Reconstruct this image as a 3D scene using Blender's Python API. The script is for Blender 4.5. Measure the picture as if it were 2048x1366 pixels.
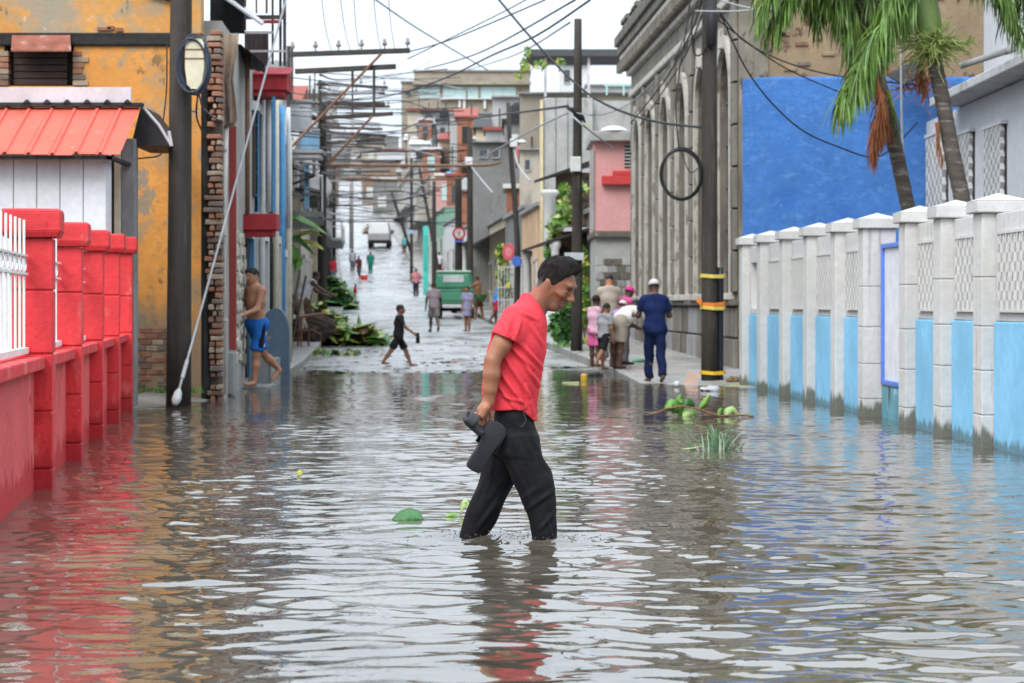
import bpy, math, random
import numpy as np
from math import sin, cos, pi, radians
random.seed(7); RNG = np.random.default_rng(7)
S = bpy.context.scene
for o in list(bpy.data.objects): bpy.data.objects.remove(o)
COL = S.collection
# ------------------------------------------------------------------ camera
F, CX, HY, CH = 4700.0, 1024.0, 608.0, 1.23      # focal (px of a 2048 wide frame), centre column, horizon row, eye height
cam_d = bpy.data.cameras.new('camera'); cam = bpy.data.objects.new('camera', cam_d); COL.objects.link(cam)
cam.location = (0, 0, CH); cam.rotation_euler = (pi/2, 0, 0)
cam_d.sensor_width = 36; cam_d.lens = F/2048*36; cam_d.shift_y = -(683-HY)/2048
cam_d.clip_start = .1; cam_d.clip_end = 6000
cam_d.dof.use_dof = True; cam_d.dof.focus_distance = 12.4; cam_d.dof.aperture_fstop = 6.3
S.camera = cam
# ------------------------------------------------------------------ sky, sun, exposure
SUN_EL, SUN_AZ = radians(44), radians(208)       # azimuth clockwise from +Y
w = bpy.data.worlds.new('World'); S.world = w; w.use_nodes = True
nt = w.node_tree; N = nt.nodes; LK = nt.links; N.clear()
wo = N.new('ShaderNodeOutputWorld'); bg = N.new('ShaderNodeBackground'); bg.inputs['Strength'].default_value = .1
sky = N.new('ShaderNodeTexSky'); sky.sky_type = 'NISHITA'; sky.sun_disc = False
sky.sun_elevation = SUN_EL; sky.sun_rotation = SUN_AZ; sky.dust_density = 3; sky.air_density = 1
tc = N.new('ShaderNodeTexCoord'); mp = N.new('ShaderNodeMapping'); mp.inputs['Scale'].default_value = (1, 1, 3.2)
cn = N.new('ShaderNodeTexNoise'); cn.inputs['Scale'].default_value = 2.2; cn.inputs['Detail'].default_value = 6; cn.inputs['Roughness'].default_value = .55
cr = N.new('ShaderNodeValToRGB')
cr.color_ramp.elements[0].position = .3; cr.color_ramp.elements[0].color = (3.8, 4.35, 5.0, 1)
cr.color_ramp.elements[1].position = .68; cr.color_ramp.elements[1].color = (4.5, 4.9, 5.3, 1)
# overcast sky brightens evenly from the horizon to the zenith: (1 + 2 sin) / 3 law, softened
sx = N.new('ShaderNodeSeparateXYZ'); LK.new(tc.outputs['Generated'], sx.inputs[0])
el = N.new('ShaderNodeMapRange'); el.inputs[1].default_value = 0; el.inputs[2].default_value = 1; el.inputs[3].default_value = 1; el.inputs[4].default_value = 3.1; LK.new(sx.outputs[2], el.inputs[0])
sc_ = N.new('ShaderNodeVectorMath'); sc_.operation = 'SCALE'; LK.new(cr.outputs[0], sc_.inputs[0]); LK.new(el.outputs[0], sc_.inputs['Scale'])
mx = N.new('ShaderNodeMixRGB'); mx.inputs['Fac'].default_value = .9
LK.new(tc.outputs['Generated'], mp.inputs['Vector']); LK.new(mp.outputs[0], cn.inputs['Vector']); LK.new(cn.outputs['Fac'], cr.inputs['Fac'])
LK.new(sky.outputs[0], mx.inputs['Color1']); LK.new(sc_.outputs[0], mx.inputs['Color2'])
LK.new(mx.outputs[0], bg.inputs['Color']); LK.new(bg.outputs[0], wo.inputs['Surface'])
sd = bpy.data.lights.new('sun', 'SUN'); sd.energy = 1.15; sd.angle = radians(32); sd.color = (1, .975, .94)
sun = bpy.data.objects.new('sun', sd); COL.objects.link(sun)
sun.rotation_euler = (pi/2-SUN_EL, 0, -SUN_AZ+pi); sun.location = (0, 0, 30)
S.view_settings.view_transform = 'Standard'; S.view_settings.look = 'None'; S.view_settings.exposure = 1.12; S.view_settings.gamma = 1
S.view_settings.use_curve_mapping = False
S.render.engine = 'CYCLES'; S.cycles.use_denoising = True; S.cycles.max_bounces = 8; S.cycles.diffuse_bounces = 3
S.cycles.glossy_bounces = 4; S.cycles.caustics_reflective = False; S.cycles.caustics_refractive = False
S.cycles.use_adaptive_sampling = True; S.cycles.adaptive_threshold = .01

# ------------------------------------------------------------------ helpers
def P(x, y, Y): return ((x-CX)*Y/F, Y, CH-(y-HY)*Y/F)          # photograph pixel + distance -> place
def XP(x, Y): return (x-CX)*Y/F
def ZP(y, Y): return CH-(y-HY)*Y/F
def sm(tab):
    xs = np.array([t[0] for t in tab], float); ys = np.array([t[1] for t in tab], float)
    def f(Y):
        o = np.linspace(-1, 1, 9); wd = np.clip(.09*np.asarray(Y, float), 1, 25)
        return np.mean([np.interp(Y+k*wd, xs, ys) for k in o], axis=0)
    return f
ground_h = sm([(0, -.42), (12, -.36), (25, -.3), (34, -.16), (42, -.035), (48, .03), (60, .15), (80, .36), (95, .6), (136, 1.5), (177, 3.5), (208, 6.1), (300, 13.4), (376, 19.8), (450, 25.5), (600, 32), (1500, 32)])
kerb_r = sm([(0, 3.3), (20, 2.9), (30, 2.3), (41, 1.8), (57, .95), (95, -1.2), (140, -4.2), (208, -9.7), (300, -17.2), (400, -25.4), (1500, -115)])
def kerb_l(Y): return kerb_r(Y)-np.interp(Y, [0, 20, 30, 45, 90, 1500], [6.2, 6.2, 5.95, 5.6, 5.7, 5.9])
def G(Y): return float(ground_h(Y))
def KR(Y): return float(kerb_r(Y))
def KL(Y): return float(kerb_l(Y))
def SW(Y): return G(Y)+float(np.interp(Y, [0, 28, 34, 38, 42, 50, 1500], [.1, .12, .11, .13, .15, .15, .16]))   # pavement level

def fast_mesh(name, v, f4=None, f3=None, smooth=False):
    me = bpy.data.meshes.new(name); v = np.asarray(v, np.float32)
    me.vertices.add(len(v)); me.vertices.foreach_set('co', v.ravel())
    f = f4 if f4 is not None else f3; k = f.shape[1]
    me.loops.add(f.size); me.loops.foreach_set('vertex_index', f.astype(np.int32).ravel())
    me.polygons.add(len(f)); me.polygons.foreach_set('loop_start', np.arange(0, f.size, k, dtype=np.int32))
    me.polygons.foreach_set('loop_total', np.full(len(f), k, np.int32))
    if smooth: me.polygons.foreach_set('use_smooth', np.ones(len(f), bool))
    me.update(calc_edges=True); me.validate(); return me

def tag(o, label=None, cat=None, group=None, kind=None):
    if label: o['label'] = label
    if cat: o['category'] = cat
    if group: o['group'] = group
    if kind: o['kind'] = kind
    return o
def thing(name, label, cat, loc=(0, 0, 0), group=None):
    o = bpy.data.objects.new(name, None); COL.objects.link(o); o.location = loc; o.empty_display_size = .2
    return tag(o, label, cat, group)
def wloc(o):
    v = np.array(o.location[:]) if o else np.zeros(3)
    while o and o.parent: o = o.parent; v = v+np.array(o.location[:])
    return v
def link(name, me, m, parent=None, loc=None):
    o = bpy.data.objects.new(name, me); COL.objects.link(o)
    if m and not me.materials: me.materials.append(m)
    if parent: o.parent = parent
    if loc is not None: o.location = loc
    return o
def norm(v): v = np.asarray(v, float); return v/max(np.linalg.norm(v), 1e-9)

class MB:
    """collects shapes in place coordinates; build() makes ONE mesh object"""
    def __init__(s): s.v = []; s.f = []
    def add(s, v, f):
        n = len(s.v); s.v += [tuple(map(float, p)) for p in v]; s.f += [tuple(n+i for i in q) for q in f]; return s
    def box(s, lo, hi, fr=None, taper=0):
        (a, b, c), (d, e, g) = lo, hi; t = taper
        v = [(a, b, c), (d, b, c), (d, e, c), (a, e, c), (a+t, b+t, g), (d-t, b+t, g), (d-t, e-t, g), (a+t, e-t, g)]
        if fr: v = [fr(*p) for p in v]
        return s.add(v, [(0, 3, 2, 1), (4, 5, 6, 7), (0, 1, 5, 4), (1, 2, 6, 5), (2, 3, 7, 6), (3, 0, 4, 7)])
    def hexa(s, v): return s.add(v, [(0, 3, 2, 1), (4, 5, 6, 7), (0, 1, 5, 4), (1, 2, 6, 5), (2, 3, 7, 6), (3, 0, 4, 7)])
    def tube(s, pts, r, n=8, cap=True, flat=None):
        pts = [np.array(p, float) for p in pts]; m = len(pts); rs = r if hasattr(r, '__len__') else [r]*m
        up = np.array((0, 0, 1.)); prev = None; v = []
        for i, p in enumerate(pts):
            t = norm(pts[min(i+1, m-1)]-pts[max(i-1, 0)])
            if prev is None:
                a = np.cross(t, up if abs(t[2]) < .95 else (1., 0, 0)); a = norm(a)
            else: a = norm(prev-t*np.dot(prev, t))
            prev = a; b = np.cross(t, a)
            for k in range(n):
                an = 2*pi*k/n; v.append(p+rs[i]*(cos(an)*a+sin(an)*b*(flat or 1)))
        f = [(i*n+k, i*n+(k+1) % n, (i+1)*n+(k+1) % n, (i+1)*n+k) for i in range(m-1) for k in range(n)]
        if cap: f += [tuple(range(n))[::-1], tuple((m-1)*n+k for k in range(n))]
        return s.add(v, f)
    def lathe(s, c, prof, n=16, ax=None):
        c = np.array(c, float); v = []; m = len(prof)
        ax = norm(ax) if ax is not None else np.array((0, 0, 1.)); a = norm(np.cross(ax, (0, 1., 0) if abs(ax[1]) < .9 else (1., 0, 0))); b = np.cross(ax, a)
        for r, z in prof:
            for k in range(n): v.append(c+ax*z+r*(cos(2*pi*k/n)*a+sin(2*pi*k/n)*b))
        f = [(i*n+k, i*n+(k+1) % n, (i+1)*n+(k+1) % n, (i+1)*n+k) for i in range(m-1) for k in range(n)]
        f += [tuple(range(n))[::-1], tuple((m-1)*n+k for k in range(n))]
        return s.add(v, f)
    def prism(s, poly, a, b, fr):
        """poly: (u, z) outline, extruded along the frame's outward axis from a to b"""
        n = len(poly); v = [fr(u, a, z) for u, z in poly]+[fr(u, b, z) for u, z in poly]
        return s.add(v, [tuple(range(n)), tuple(range(2*n-1, n-1, -1))]+[(k, k+n, (k+1) % n+n, (k+1) % n) for k in range(n)])
    def build(s, name, m, parent=None, smooth=False, bevel=0, seg=2, solid=0):
        o0 = wloc(parent) if parent else np.zeros(3)
        c = np.array(s.v).mean(0) if not parent else o0
        me = bpy.data.meshes.new(name); me.from_pydata([tuple(np.array(p)-c) for p in s.v], [], s.f); me.update()
        if smooth: me.polygons.foreach_set('use_smooth', np.ones(len(me.polygons), bool))
        o = link(name, me, m, parent)
        if not parent: o.location = tuple(c)
        if solid: md = o.modifiers.new('t', 'SOLIDIFY'); md.thickness = solid; md.offset = 0
        if bevel: md = o.modifiers.new('b', 'BEVEL'); md.width = bevel; md.segments = seg; md.limit_method = 'ANGLE'; md.angle_limit = radians(40)
        return o
def frame(org, ud):
    """frame(u, n, z): u along the wall, n outward (to the left of u), z up"""
    ox, oy, oz = org; ux, uy = ud; l = math.hypot(ux, uy); ux /= l; uy /= l
    return lambda u, n, z: (ox+u*ux-n*uy, oy+u*uy+n*ux, oz+z)
def copy_tree(o, parent=None):
    c = o.copy(); COL.objects.link(c)
    if parent: c.parent = parent
    for ch in list(o.children): copy_tree(ch, c)
    return c

# ------------------------------------------------------------------ materials
MATS = {}
def pmat(name, col, rough=.85, var=.16, scale=3., spots=(), bump=.25, bscale=30., metal=0., spec=.35, stretch=None, base=None, coat=0):
    """procedural paint/stone: colour noise + patches of other colours [(colour, scale, threshold, softness, (sx, sy, sz), strength)]"""
    if name in MATS: return MATS[name]
    m = bpy.data.materials.new(name); m.use_nodes = True; nt = m.node_tree; N = nt.nodes; L = nt.links
    b = N['Principled BSDF']; b.inputs['Roughness'].default_value = rough; b.inputs['Metallic'].default_value = metal
    b.inputs['Specular IOR Level'].default_value = spec
    if coat: b.inputs['Coat Weight'].default_value = coat; b.inputs['Coat Roughness'].default_value = .12
    g = N.new('ShaderNodeNewGeometry')
    def noise(sc, st=None, det=5, ro=.6, off=0):
        mp = N.new('ShaderNodeMapping'); mp.inputs['Scale'].default_value = st or (1, 1, 1); mp.inputs['Location'].default_value = (off, off*1.7, off*.6)
        L.new(g.outputs['Position'], mp.inputs['Vector'])
        n = N.new('ShaderNodeTexNoise'); n.inputs['Scale'].default_value = sc; n.inputs['Detail'].default_value = det; n.inputs['Roughness'].default_value = ro
        L.new(mp.outputs[0], n.inputs['Vector']); return n.outputs['Fac']
    def mix(f, a, c):
        x = N.new('ShaderNodeMix'); x.data_type = 'RGBA'
        if isinstance(f, float): x.inputs['Factor'].default_value = f
        else: L.new(f, x.inputs['Factor'])
        for k, s in ((6, a), (7, c)):
            if isinstance(s, tuple): x.inputs[k].default_value = (*s, 1)
            else: L.new(s, x.inputs[k])
        return x.outputs[2]
    def rng(f, a, c, lo=0., hi=1.):
        r = N.new('ShaderNodeMapRange'); r.inputs[1].default_value = a; r.inputs[2].default_value = c; r.inputs[3].default_value = lo; r.inputs[4].default_value = hi
        r.interpolation_type = 'SMOOTHSTEP'; L.new(f, r.inputs[0]); return r.outputs[0]
    lo = tuple(max(0, c*(1-var)) for c in col); hi = tuple(min(1, c*(1+var)) for c in col)
    c = mix(rng(noise(scale, stretch), .3, .7), lo, hi)
    c = mix(rng(noise(scale*9, stretch, off=4), .35, .65, 0, .35), c, tuple(x*.75 for x in col))
    for i, sp in enumerate(spots):
        scol, ssc, th, so = sp[:4]; st = sp[4] if len(sp) > 4 else None; stg = sp[5] if len(sp) > 5 else 1.
        c = mix(rng(noise(ssc, st, 7, .65, off=11+7*i), th, th+so, 0, stg), c, scol)
    if base:      # tide mark: (colour, level z, height, noise)
        bc, bz, bh, bn = base[:4]; sx = N.new('ShaderNodeSeparateXYZ'); L.new(g.outputs['Position'], sx.inputs[0])
        ad = N.new('ShaderNodeMath'); ad.operation = 'MULTIPLY_ADD'; L.new(noise(2.5, (3, 3, .6), 6), ad.inputs[0]); ad.inputs[1].default_value = -bn; L.new(sx.outputs[2], ad.inputs[2])
        c = mix(rng(ad.outputs[0], bz-bn*.5, bz-bn*.5+bh, base[4] if len(base) > 4 else .9, 0.), c, bc)
    L.new(c, b.inputs['Base Color'])
    rr = rng(noise(scale*3, off=2), .3, .7, max(0, rough-.12), min(1, rough+.12)); L.new(rr, b.inputs['Roughness'])
    if bump:
        bp = N.new('ShaderNodeBump'); bp.inputs['Strength'].default_value = bump; bp.inputs['Distance'].default_value = .02
        L.new(noise(bscale, stretch, 6, .65), bp.inputs['Height']); L.new(bp.outputs[0], b.inputs['Normal'])
    MATS[name] = m; return m
def plain(name, col, rough=.6, **k): return pmat(name, col, rough, k.pop('var', .1), k.pop('scale', 6.), bump=k.pop('bump', .08), bscale=k.pop('bscale', 60.), **k)
# ------------------------------------------------------------------ implicit bodies: smooth unions of limbs turned into one skin
class SDF:
    def __init__(s, lo, hi, h):
        s.lo = np.array(lo, float); s.h = h; s.n = np.ceil((np.array(hi)-s.lo)/h).astype(int)+1
        s.d = np.full(s.n, 9., np.float32)
        s.ax = [(s.lo[i]+h*np.arange(s.n[i])).astype(np.float32) for i in range(3)]
    def reg(s, lo, hi):
        a = np.clip(np.floor((np.array(lo)-s.lo)/s.h).astype(int), 0, s.n); b = np.clip(np.ceil((np.array(hi)-s.lo)/s.h).astype(int)+1, 0, s.n)
        return tuple(slice(int(a[i]), int(b[i])) for i in range(3))
    def xyz(s, r): return s.ax[0][r[0]][:, None, None], s.ax[1][r[1]][None, :, None], s.ax[2][r[2]][None, None, :]
    def put(s, r, e, k, op):
        a = s.d[r]
        if op == 'sub': e = -e; hh = np.maximum(k-np.abs(a-e), 0)/k; s.d[r] = np.maximum(a, e)+hh*hh*k*.25
        else: hh = np.maximum(k-np.abs(a-e), 0)/k; s.d[r] = np.minimum(a, e)-hh*hh*k*.25
    def cone(s, a, b, ra, rb=None, k=.03, op='add', sq=None, flat=False):
        a = np.array(a, float); b = np.array(b, float); rb = ra if rb is None else rb
        m = max(ra, rb)*(1/min(sq[1], 1) if sq else 1)+k+2*s.h; r = s.reg(np.minimum(a, b)-m, np.maximum(a, b)+m); x, y, z = s.xyz(r)
        ba = b-a; l2 = max(float(ba@ba), 1e-9)
        tu = ((x-a[0])*ba[0]+(y-a[1])*ba[1]+(z-a[2])*ba[2])/l2; t = np.clip(tu, 0, 1)
        dx, dy, dz = x-a[0]-t*ba[0], y-a[1]-t*ba[1], z-a[2]-t*ba[2]
        if sq is not None:
            ax, f = np.array(sq[0], float), sq[1]; q = dx*ax[0]+dy*ax[1]+dz*ax[2]; dx = dx+q*(f-1)*ax[0]; dy = dy+q*(f-1)*ax[1]; dz = dz+q*(f-1)*ax[2]
        e = np.sqrt(dx*dx+dy*dy+dz*dz)-(ra+(rb-ra)*t)
        if flat: e = np.maximum(e, ((tu-1)*math.sqrt(l2)).astype(np.float32))
        s.put(r, e, k, op); return s
    def ell(s, c, rad, R=None, k=.03, op='add'):
        c = np.array(c, float); rad = np.array(rad, float); m = rad.max()+k+2*s.h; r = s.reg(c-m, c+m); x, y, z = s.xyz(r)
        x, y, z = x-c[0], y-c[1], z-c[2]
        if R is not None: x, y, z = (R[0][i]*x+R[1][i]*y+R[2][i]*z for i in range(3))
        k0 = np.sqrt((x/rad[0])**2+(y/rad[1])**2+(z/rad[2])**2); k1 = np.sqrt((x/rad[0]**2)**2+(y/rad[1]**2)**2+(z/rad[2]**2)**2)+1e-6
        s.put(r, k0*(k0-1)/k1, k, op); return s
    def loft(s, rows, k=.03, op='add', pw=2.):
        """rows: (z, x0, x1, y0, y1), upright stack of rounded sections"""
        rows = sorted(rows); zs = np.array([q[0] for q in rows]); A = np.array(rows, float)
        r = s.reg((A[:, 1].min()-.06, A[:, 3].min()-.06, zs[0]-.06), (A[:, 2].max()+.06, A[:, 4].max()+.06, zs[-1]+.06)); x, y, z = s.xyz(r)
        zc = s.ax[2][r[2]]; zi = np.linspace(zs[0], zs[-1], 200)
        def it(j):
            v = np.interp(zi, zs, A[:, j]); wdt = 9; v = np.convolve(np.pad(v, wdt, 'reflect', reflect_type='odd'), np.ones(2*wdt+1)/(2*wdt+1), 'valid')
            return np.interp(zc, zi, v)[None, None, :].astype(np.float32)
        x0, x1, y0, y1 = it(1), it(2), it(3), it(4); a = (x1-x0)/2; b = (y1-y0)/2
        q = (np.abs((x-(x0+x1)/2)/a)**pw+np.abs((y-(y0+y1)/2)/b)**pw)**(1/pw)
        d = (q-1)*np.minimum(a, b)*.9; d = np.maximum(d, np.maximum(zs[0]-z, z-zs[-1])); s.put(r, d.astype(np.float32), k, op); return s
    def cut(s, c, n, k=.004):
        """keep the side the normal points away from"""
        r = (slice(None),)*3; x, y, z = s.xyz(r); n = norm(n); e = (x-c[0])*n[0]+(y-c[1])*n[1]+(z-c[2])*n[2]
        s.d = np.maximum(s.d, e.astype(np.float32)); return s
    def mesh(s):
        f = s.d; sg = f < 0; n = np.array(f.shape)
        c = np.zeros(n-1, np.int8); C = [(i, j, k) for i in (0, 1) for j in (0, 1) for k in (0, 1)]
        for i, j, k in C: c += sg[i:n[0]-1+i, j:n[1]-1+j, k:n[2]-1+k]
        ids = np.argwhere((c > 0) & (c < 8)); idx = np.full(n-1, -1, np.int32); idx[tuple(ids.T)] = np.arange(len(ids))
        acc = np.zeros((len(ids), 3)); cnt = np.zeros(len(ids))
        for a in C:
            for ax in range(3):
                if a[ax]: continue
                b = list(a); b[ax] = 1
                fa = f[ids[:, 0]+a[0], ids[:, 1]+a[1], ids[:, 2]+a[2]]; fb = f[ids[:, 0]+b[0], ids[:, 1]+b[1], ids[:, 2]+b[2]]
                m = (fa < 0) != (fb < 0); t = np.where(m, fa/np.where(m, fa-fb, 1), 0)
                p = np.array(a, float)[None].repeat(len(ids), 0); p[:, ax] += t; acc += p*m[:, None]; cnt += m
        v = s.lo+s.h*(ids+acc/cnt[:, None]); Q = []
        for ax in range(3):
            o = [i for i in range(3) if i != ax]
            A = [slice(1, -1)]*3; A[ax] = slice(0, -1); B = list(A); B[ax] = slice(1, None)
            a0, b0 = sg[tuple(A)], sg[tuple(B)]
            for flip, msk in ((0, a0 & ~b0), (1, ~a0 & b0)):
                e = np.argwhere(msk)
                if not len(e): continue
                e = e+np.array([0 if i == ax else 1 for i in range(3)])
                def cell(du, dv):
                    q = e.copy(); q[:, o[0]] += du; q[:, o[1]] += dv; return idx[tuple(q.T)]
                q = np.stack([cell(-1, -1), cell(0, -1), cell(0, 0), cell(-1, 0)], 1)
                if flip ^ (ax == 1): q = q[:, ::-1]
                Q.append(q)
        q = np.concatenate(Q); q = q[(q >= 0).all(1)]
        return v, q
def relax(v, q, it=1, lam=.5):
    for _ in range(it):
        a = np.zeros_like(v); c = np.zeros(len(v))
        for i in range(4):
            for j in ((i+1) % 4, (i-1) % 4): np.add.at(a, q[:, i], v[q[:, j]]); np.add.at(c, q[:, i], 1)
        v = v*(1-lam)+lam*a/np.maximum(c, 1)[:, None]
    return v
def vnormals(v, q):
    n = np.cross(v[q[:, 2]]-v[q[:, 0]], v[q[:, 3]]-v[q[:, 1]]); o = np.zeros_like(v)
    for i in range(4): np.add.at(o, q[:, i], n)
    return o/np.maximum(np.linalg.norm(o, axis=1), 1e-9)[:, None]
def skin_obj(name, s, m, parent=None, it=1, fn=None, loc=None):
    v, q = s.mesh(); v = relax(v, q, it, .5)
    if fn is not None: v = v+vnormals(v, q)*fn(v)[:, None]
    return link(name, fast_mesh(name, v, q, smooth=True), m, parent, loc)
def rotz(a): return np.array([[cos(a), -sin(a), 0], [sin(a), cos(a), 0], [0, 0, 1.]])
def roty(a): return np.array([[cos(a), 0, sin(a)], [0, 1, 0], [-sin(a), 0, cos(a)]])     # +a: from z towards x (nod forward)
def rotx(a): return np.array([[1, 0, 0], [0, cos(a), -sin(a)], [0, sin(a), cos(a)]])
# ------------------------------------------------------------------ people
SKIN = {}
def skin_mat(k):
    c = {'tan': (.42, .2, .115), 'brown': (.24, .11, .06), 'dark': (.1, .05, .032), 'light': (.52, .29, .19)}[k]
    return plain('skin_'+k, c, .5, var=.14, scale=9., bump=.05, bscale=90.)
HAIR = lambda: plain('hair_black', (.016, .013, .012), .6, bump=.6, bscale=120.)
def cloth(name, c, r=.9): return pmat('cloth_'+name, c, r, .1, 7., bump=.35, bscale=38., spec=.15)

def figure(label, at, H, yaw, wear, skin='brown', vox=.014, lean=0., legs=((.0, 0.), (.0, 0.)), arms=((.05, .1, .15), (.05, .1, .15)), head=(0., 0.), hair='short', group=None, fat=1., cap=None, hipdrop=None, extra=None, child=False):
    """wear: list of (garment, cloth material). legs: (swing, knee bend) for left, right; arms: (swing, spread, elbow bend). yaw: heading, 0 = to the right of the picture."""
    root = thing('person', label, 'person', at, group)
    Rz = rotz(yaw); hs = 1.16 if child else 1.
    hipz = .515*H
    def leg(side, sw, kb):
        h = np.array((0, side*.052*H, 0.)); th = .25*H; sh = .235*H
        k = h+th*np.array((sin(sw), 0, -cos(sw))); a = k+sh*np.array((sin(sw-kb), 0, -cos(sw-kb))); pt = .06 if kb < .5 else .5
        t = a+.115*H*np.array((cos(sw-kb+.0)*cos(pt*kb), 0, sin(sw-kb)*.8-.1)) if kb > .25 else a+.105*H*np.array((1, side*.12, -.16))
        return [h, k, a, t]
    Ls = [leg(1, *legs[0]), leg(-1, *legs[1])]
    low = min(min(l[2][2]-.038*H, l[3][2]-.018*H) for l in Ls); pel = np.array((0, 0, -low if hipdrop is None else hipdrop))
    up = np.array((sin(lean), 0, cos(lean))); fw = np.array((cos(lean), 0, -sin(lean)))
    sp = lambda t: pel+up*t*H
    sh_c = sp(.30); neck = sp(.345)+fw*.004*H; hu = roty(lean*.55+head[1])@np.array((0, 0, 1.)); hf0 = roty(lean*.55+head[1])@np.array((1., 0, 0))
    hy = rotz(head[0]); hf = hy@hf0; hu = norm(hu); hf = norm(hf-hu*(hf@hu)); hl = np.cross(hu, hf); HR = np.stack([hf, hl, hu], 1); hc = neck+hu*.075*H*hs+hf*.012*H
    A = []
    for side, (sw, ab, el) in ((1, arms[0]), (-1, arms[1])):
        s0 = sh_c+np.array((0, side*.108*H, 0))-up*.005*H; ua, fa = .17*H, .15*H; b = lean*.35
        d = np.array((sin(sw+b)*cos(ab), side*sin(ab), -cos(sw+b)*cos(ab))); e = s0+ua*d
        d2 = np.array((sin(sw+b+el)*cos(ab*.5), side*sin(ab)*.35, -cos(sw+b+el)*cos(ab*.5))); wr = e+fa*norm(d2); A.append([s0, e, wr, norm(d2)])
    pts = [pel+q for l in Ls for q in l]+[q for a in A for q in a[:3]]+[hc+hu*.08*H*hs, pel]
    T = lambda p: Rz@np.asarray(p, float)
    W = np.array([T(p) for p in pts]); lo = W.min(0)-.13*H; hi = W.max(0)+.13*H
    new = lambda: SDF(lo, hi, vox)
    s = new(); k = .025*H
    def torso(s, g=0., a=0., b=1.):
        for t0, t1, r0, r1, q in ((.0, .09, .078, .07, 1.25), (.09, .2, .07, .085, 1.3), (.2, .3, .085, .075, 1.35)):
            s.cone(T(sp(t0)), T(sp(t1)), r0*H*fat/q*1.12+g, r1*H*fat/q*1.12+g, k, sq=(T((0, 1., 0)), 1/q))
        s.cone(T(A[0][0]-np.array((0, .02*H, 0))), T(A[1][0]+np.array((0, .02*H, 0))), .04*H*fat+g, None, k)
        s.cone(T(sp(0)+np.array((0, .045*H, -.01*H))), T(sp(0)+np.array((0, -.045*H, -.01*H))), .066*H*fat+g, None, k)
    torso(s)
    s.cone(T(sp(.29)), T(neck+hu*.03*H), .036*H, .032*H, k)
    for l in Ls:
        l = [pel+q for q in l]
        s.cone(T(l[0]), T(l[1]), .05*H*fat, .034*H, k).cone(T(l[1]), T(l[1]*.6+l[2]*.4), .034*H, .034*H, k).cone(T(l[1]*.6+l[2]*.4), T(l[2]), .034*H, .021*H, k)
        s.cone(T(l[2]-(0, 0, .012*H)), T(l[3]), .024*H, .016*H, k*.6)
    for a in A:
        s.cone(T(a[0]), T(a[1]), .033*H*fat, .025*H, k).cone(T(a[1]), T(a[2]), .025*H, .017*H, k)
        hd = a[3]; si = np.cross(hd, (0, 1., 0)); si = norm(si)
        s.cone(T(a[2]), T(a[2]+hd*.042*H), .018*H, .02*H, .012*H)
        for j, fl in enumerate((.04, .047, .045, .036)):
            b0 = a[2]+hd*.045*H+si*(j-1.5)*.0105*H; s.cone(T(b0), T(b0+hd*fl*H+np.array((.012*H, 0, 0))), .0062*H+vox*.18, None, .004*H)
        s.cone(T(a[2]+hd*.015*H+si*.012*H), T(a[2]+hd*.05*H+si*.034*H), .0075*H+vox*.15, None, .006*H)
    hr = H*hs
    s.ell(T(hc+hu*.012*hr-hf*.006*hr), np.array((.058, .046, .058))*hr, Rz@HR, k).ell(T(hc-hu*.022*hr+hf*.012*hr), np.array((.044, .037, .046))*hr, Rz@HR, k)
    s.cone(T(hc+hf*.052*hr+hu*.004*hr), T(hc+hf*.064*hr-hu*.014*hr), .006*hr, .009*hr, .01*hr)
    for sd in (1, -1):
        s.ell(T(hc+hl*sd*.046*hr-hf*.004*hr), np.array((.011, .006, .017))*hr, Rz@HR, .004*hr)
        s.ell(T(hc+hf*.055*hr+hl*sd*.019*hr+hu*.008*hr), np.array((.008, .011, .006))*hr, Rz@HR, .008*hr, 'sub')
    s.cone(T(hc+hf*.053*hr-hu*.032*hr+hl*.012*hr), T(hc+hf*.053*hr-hu*.032*hr-hl*.012*hr), .005*hr, None, .006*hr)
    body = skin_obj('body', s, skin_mat(skin), root)
    feat = MB()
    for sd in (1, -1): feat.lathe(np.array(at)+T(hc+hf*.0505*hr+hl*sd*.019*hr+hu*.009*hr), [(.001, -.004*hr), (.0055*hr, 0), (.001, .004*hr)], 8, T(hf))
    feat.build('eyes', plain('eye_dark', (.02, .015, .012), .3), root)
    if hair:
        s = new(); lo_r = {'short': .0, 'bun': .004, 'afro': .016, 'shaved': -.002}[hair]
        s.ell(T(hc+hu*.018*hr-hf*.008*hr), (np.array((.06, .049, .058))+lo_r)*hr, Rz@HR, .01)
        if hair == 'bun': s.ell(T(hc-hf*.07*hr+hu*.02*hr), np.array((.025, .025, .03))*hr, Rz@HR, .02)
        s.cut(T(hc+hf*.045*hr+hu*.03*hr), T(norm(hf-hu*.75)))
        s.cut(T(hc-hu*.012*hr), T(-hu)); skin_obj('hair', s, HAIR(), root)
    if cap:
        s = new(); s.ell(T(hc+hu*.03*hr-hf*.004*hr), np.array((.066, .055, .055))*hr, Rz@HR, .01); s.cut(T(hc+hu*.016*hr), T(-hu))
        c0 = hc+hu*.022*hr+hf*.05*hr; s.cone(T(c0), T(c0+hf*.045*hr), .035*hr, .03*hr, .012*hr, sq=(T(hu), 4.)); skin_obj('cap', s, cap, root)
    fold = lambda amp: (lambda v: amp*(np.sin(v[:, 2]*31/H+4*np.sin(v[:, 0]*9/H)+v[:, 1]*14/H)+.6*np.sin(v[:, 0]*38/H+v[:, 2]*22/H+2*np.sin(v[:, 2]*11/H))))
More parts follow.
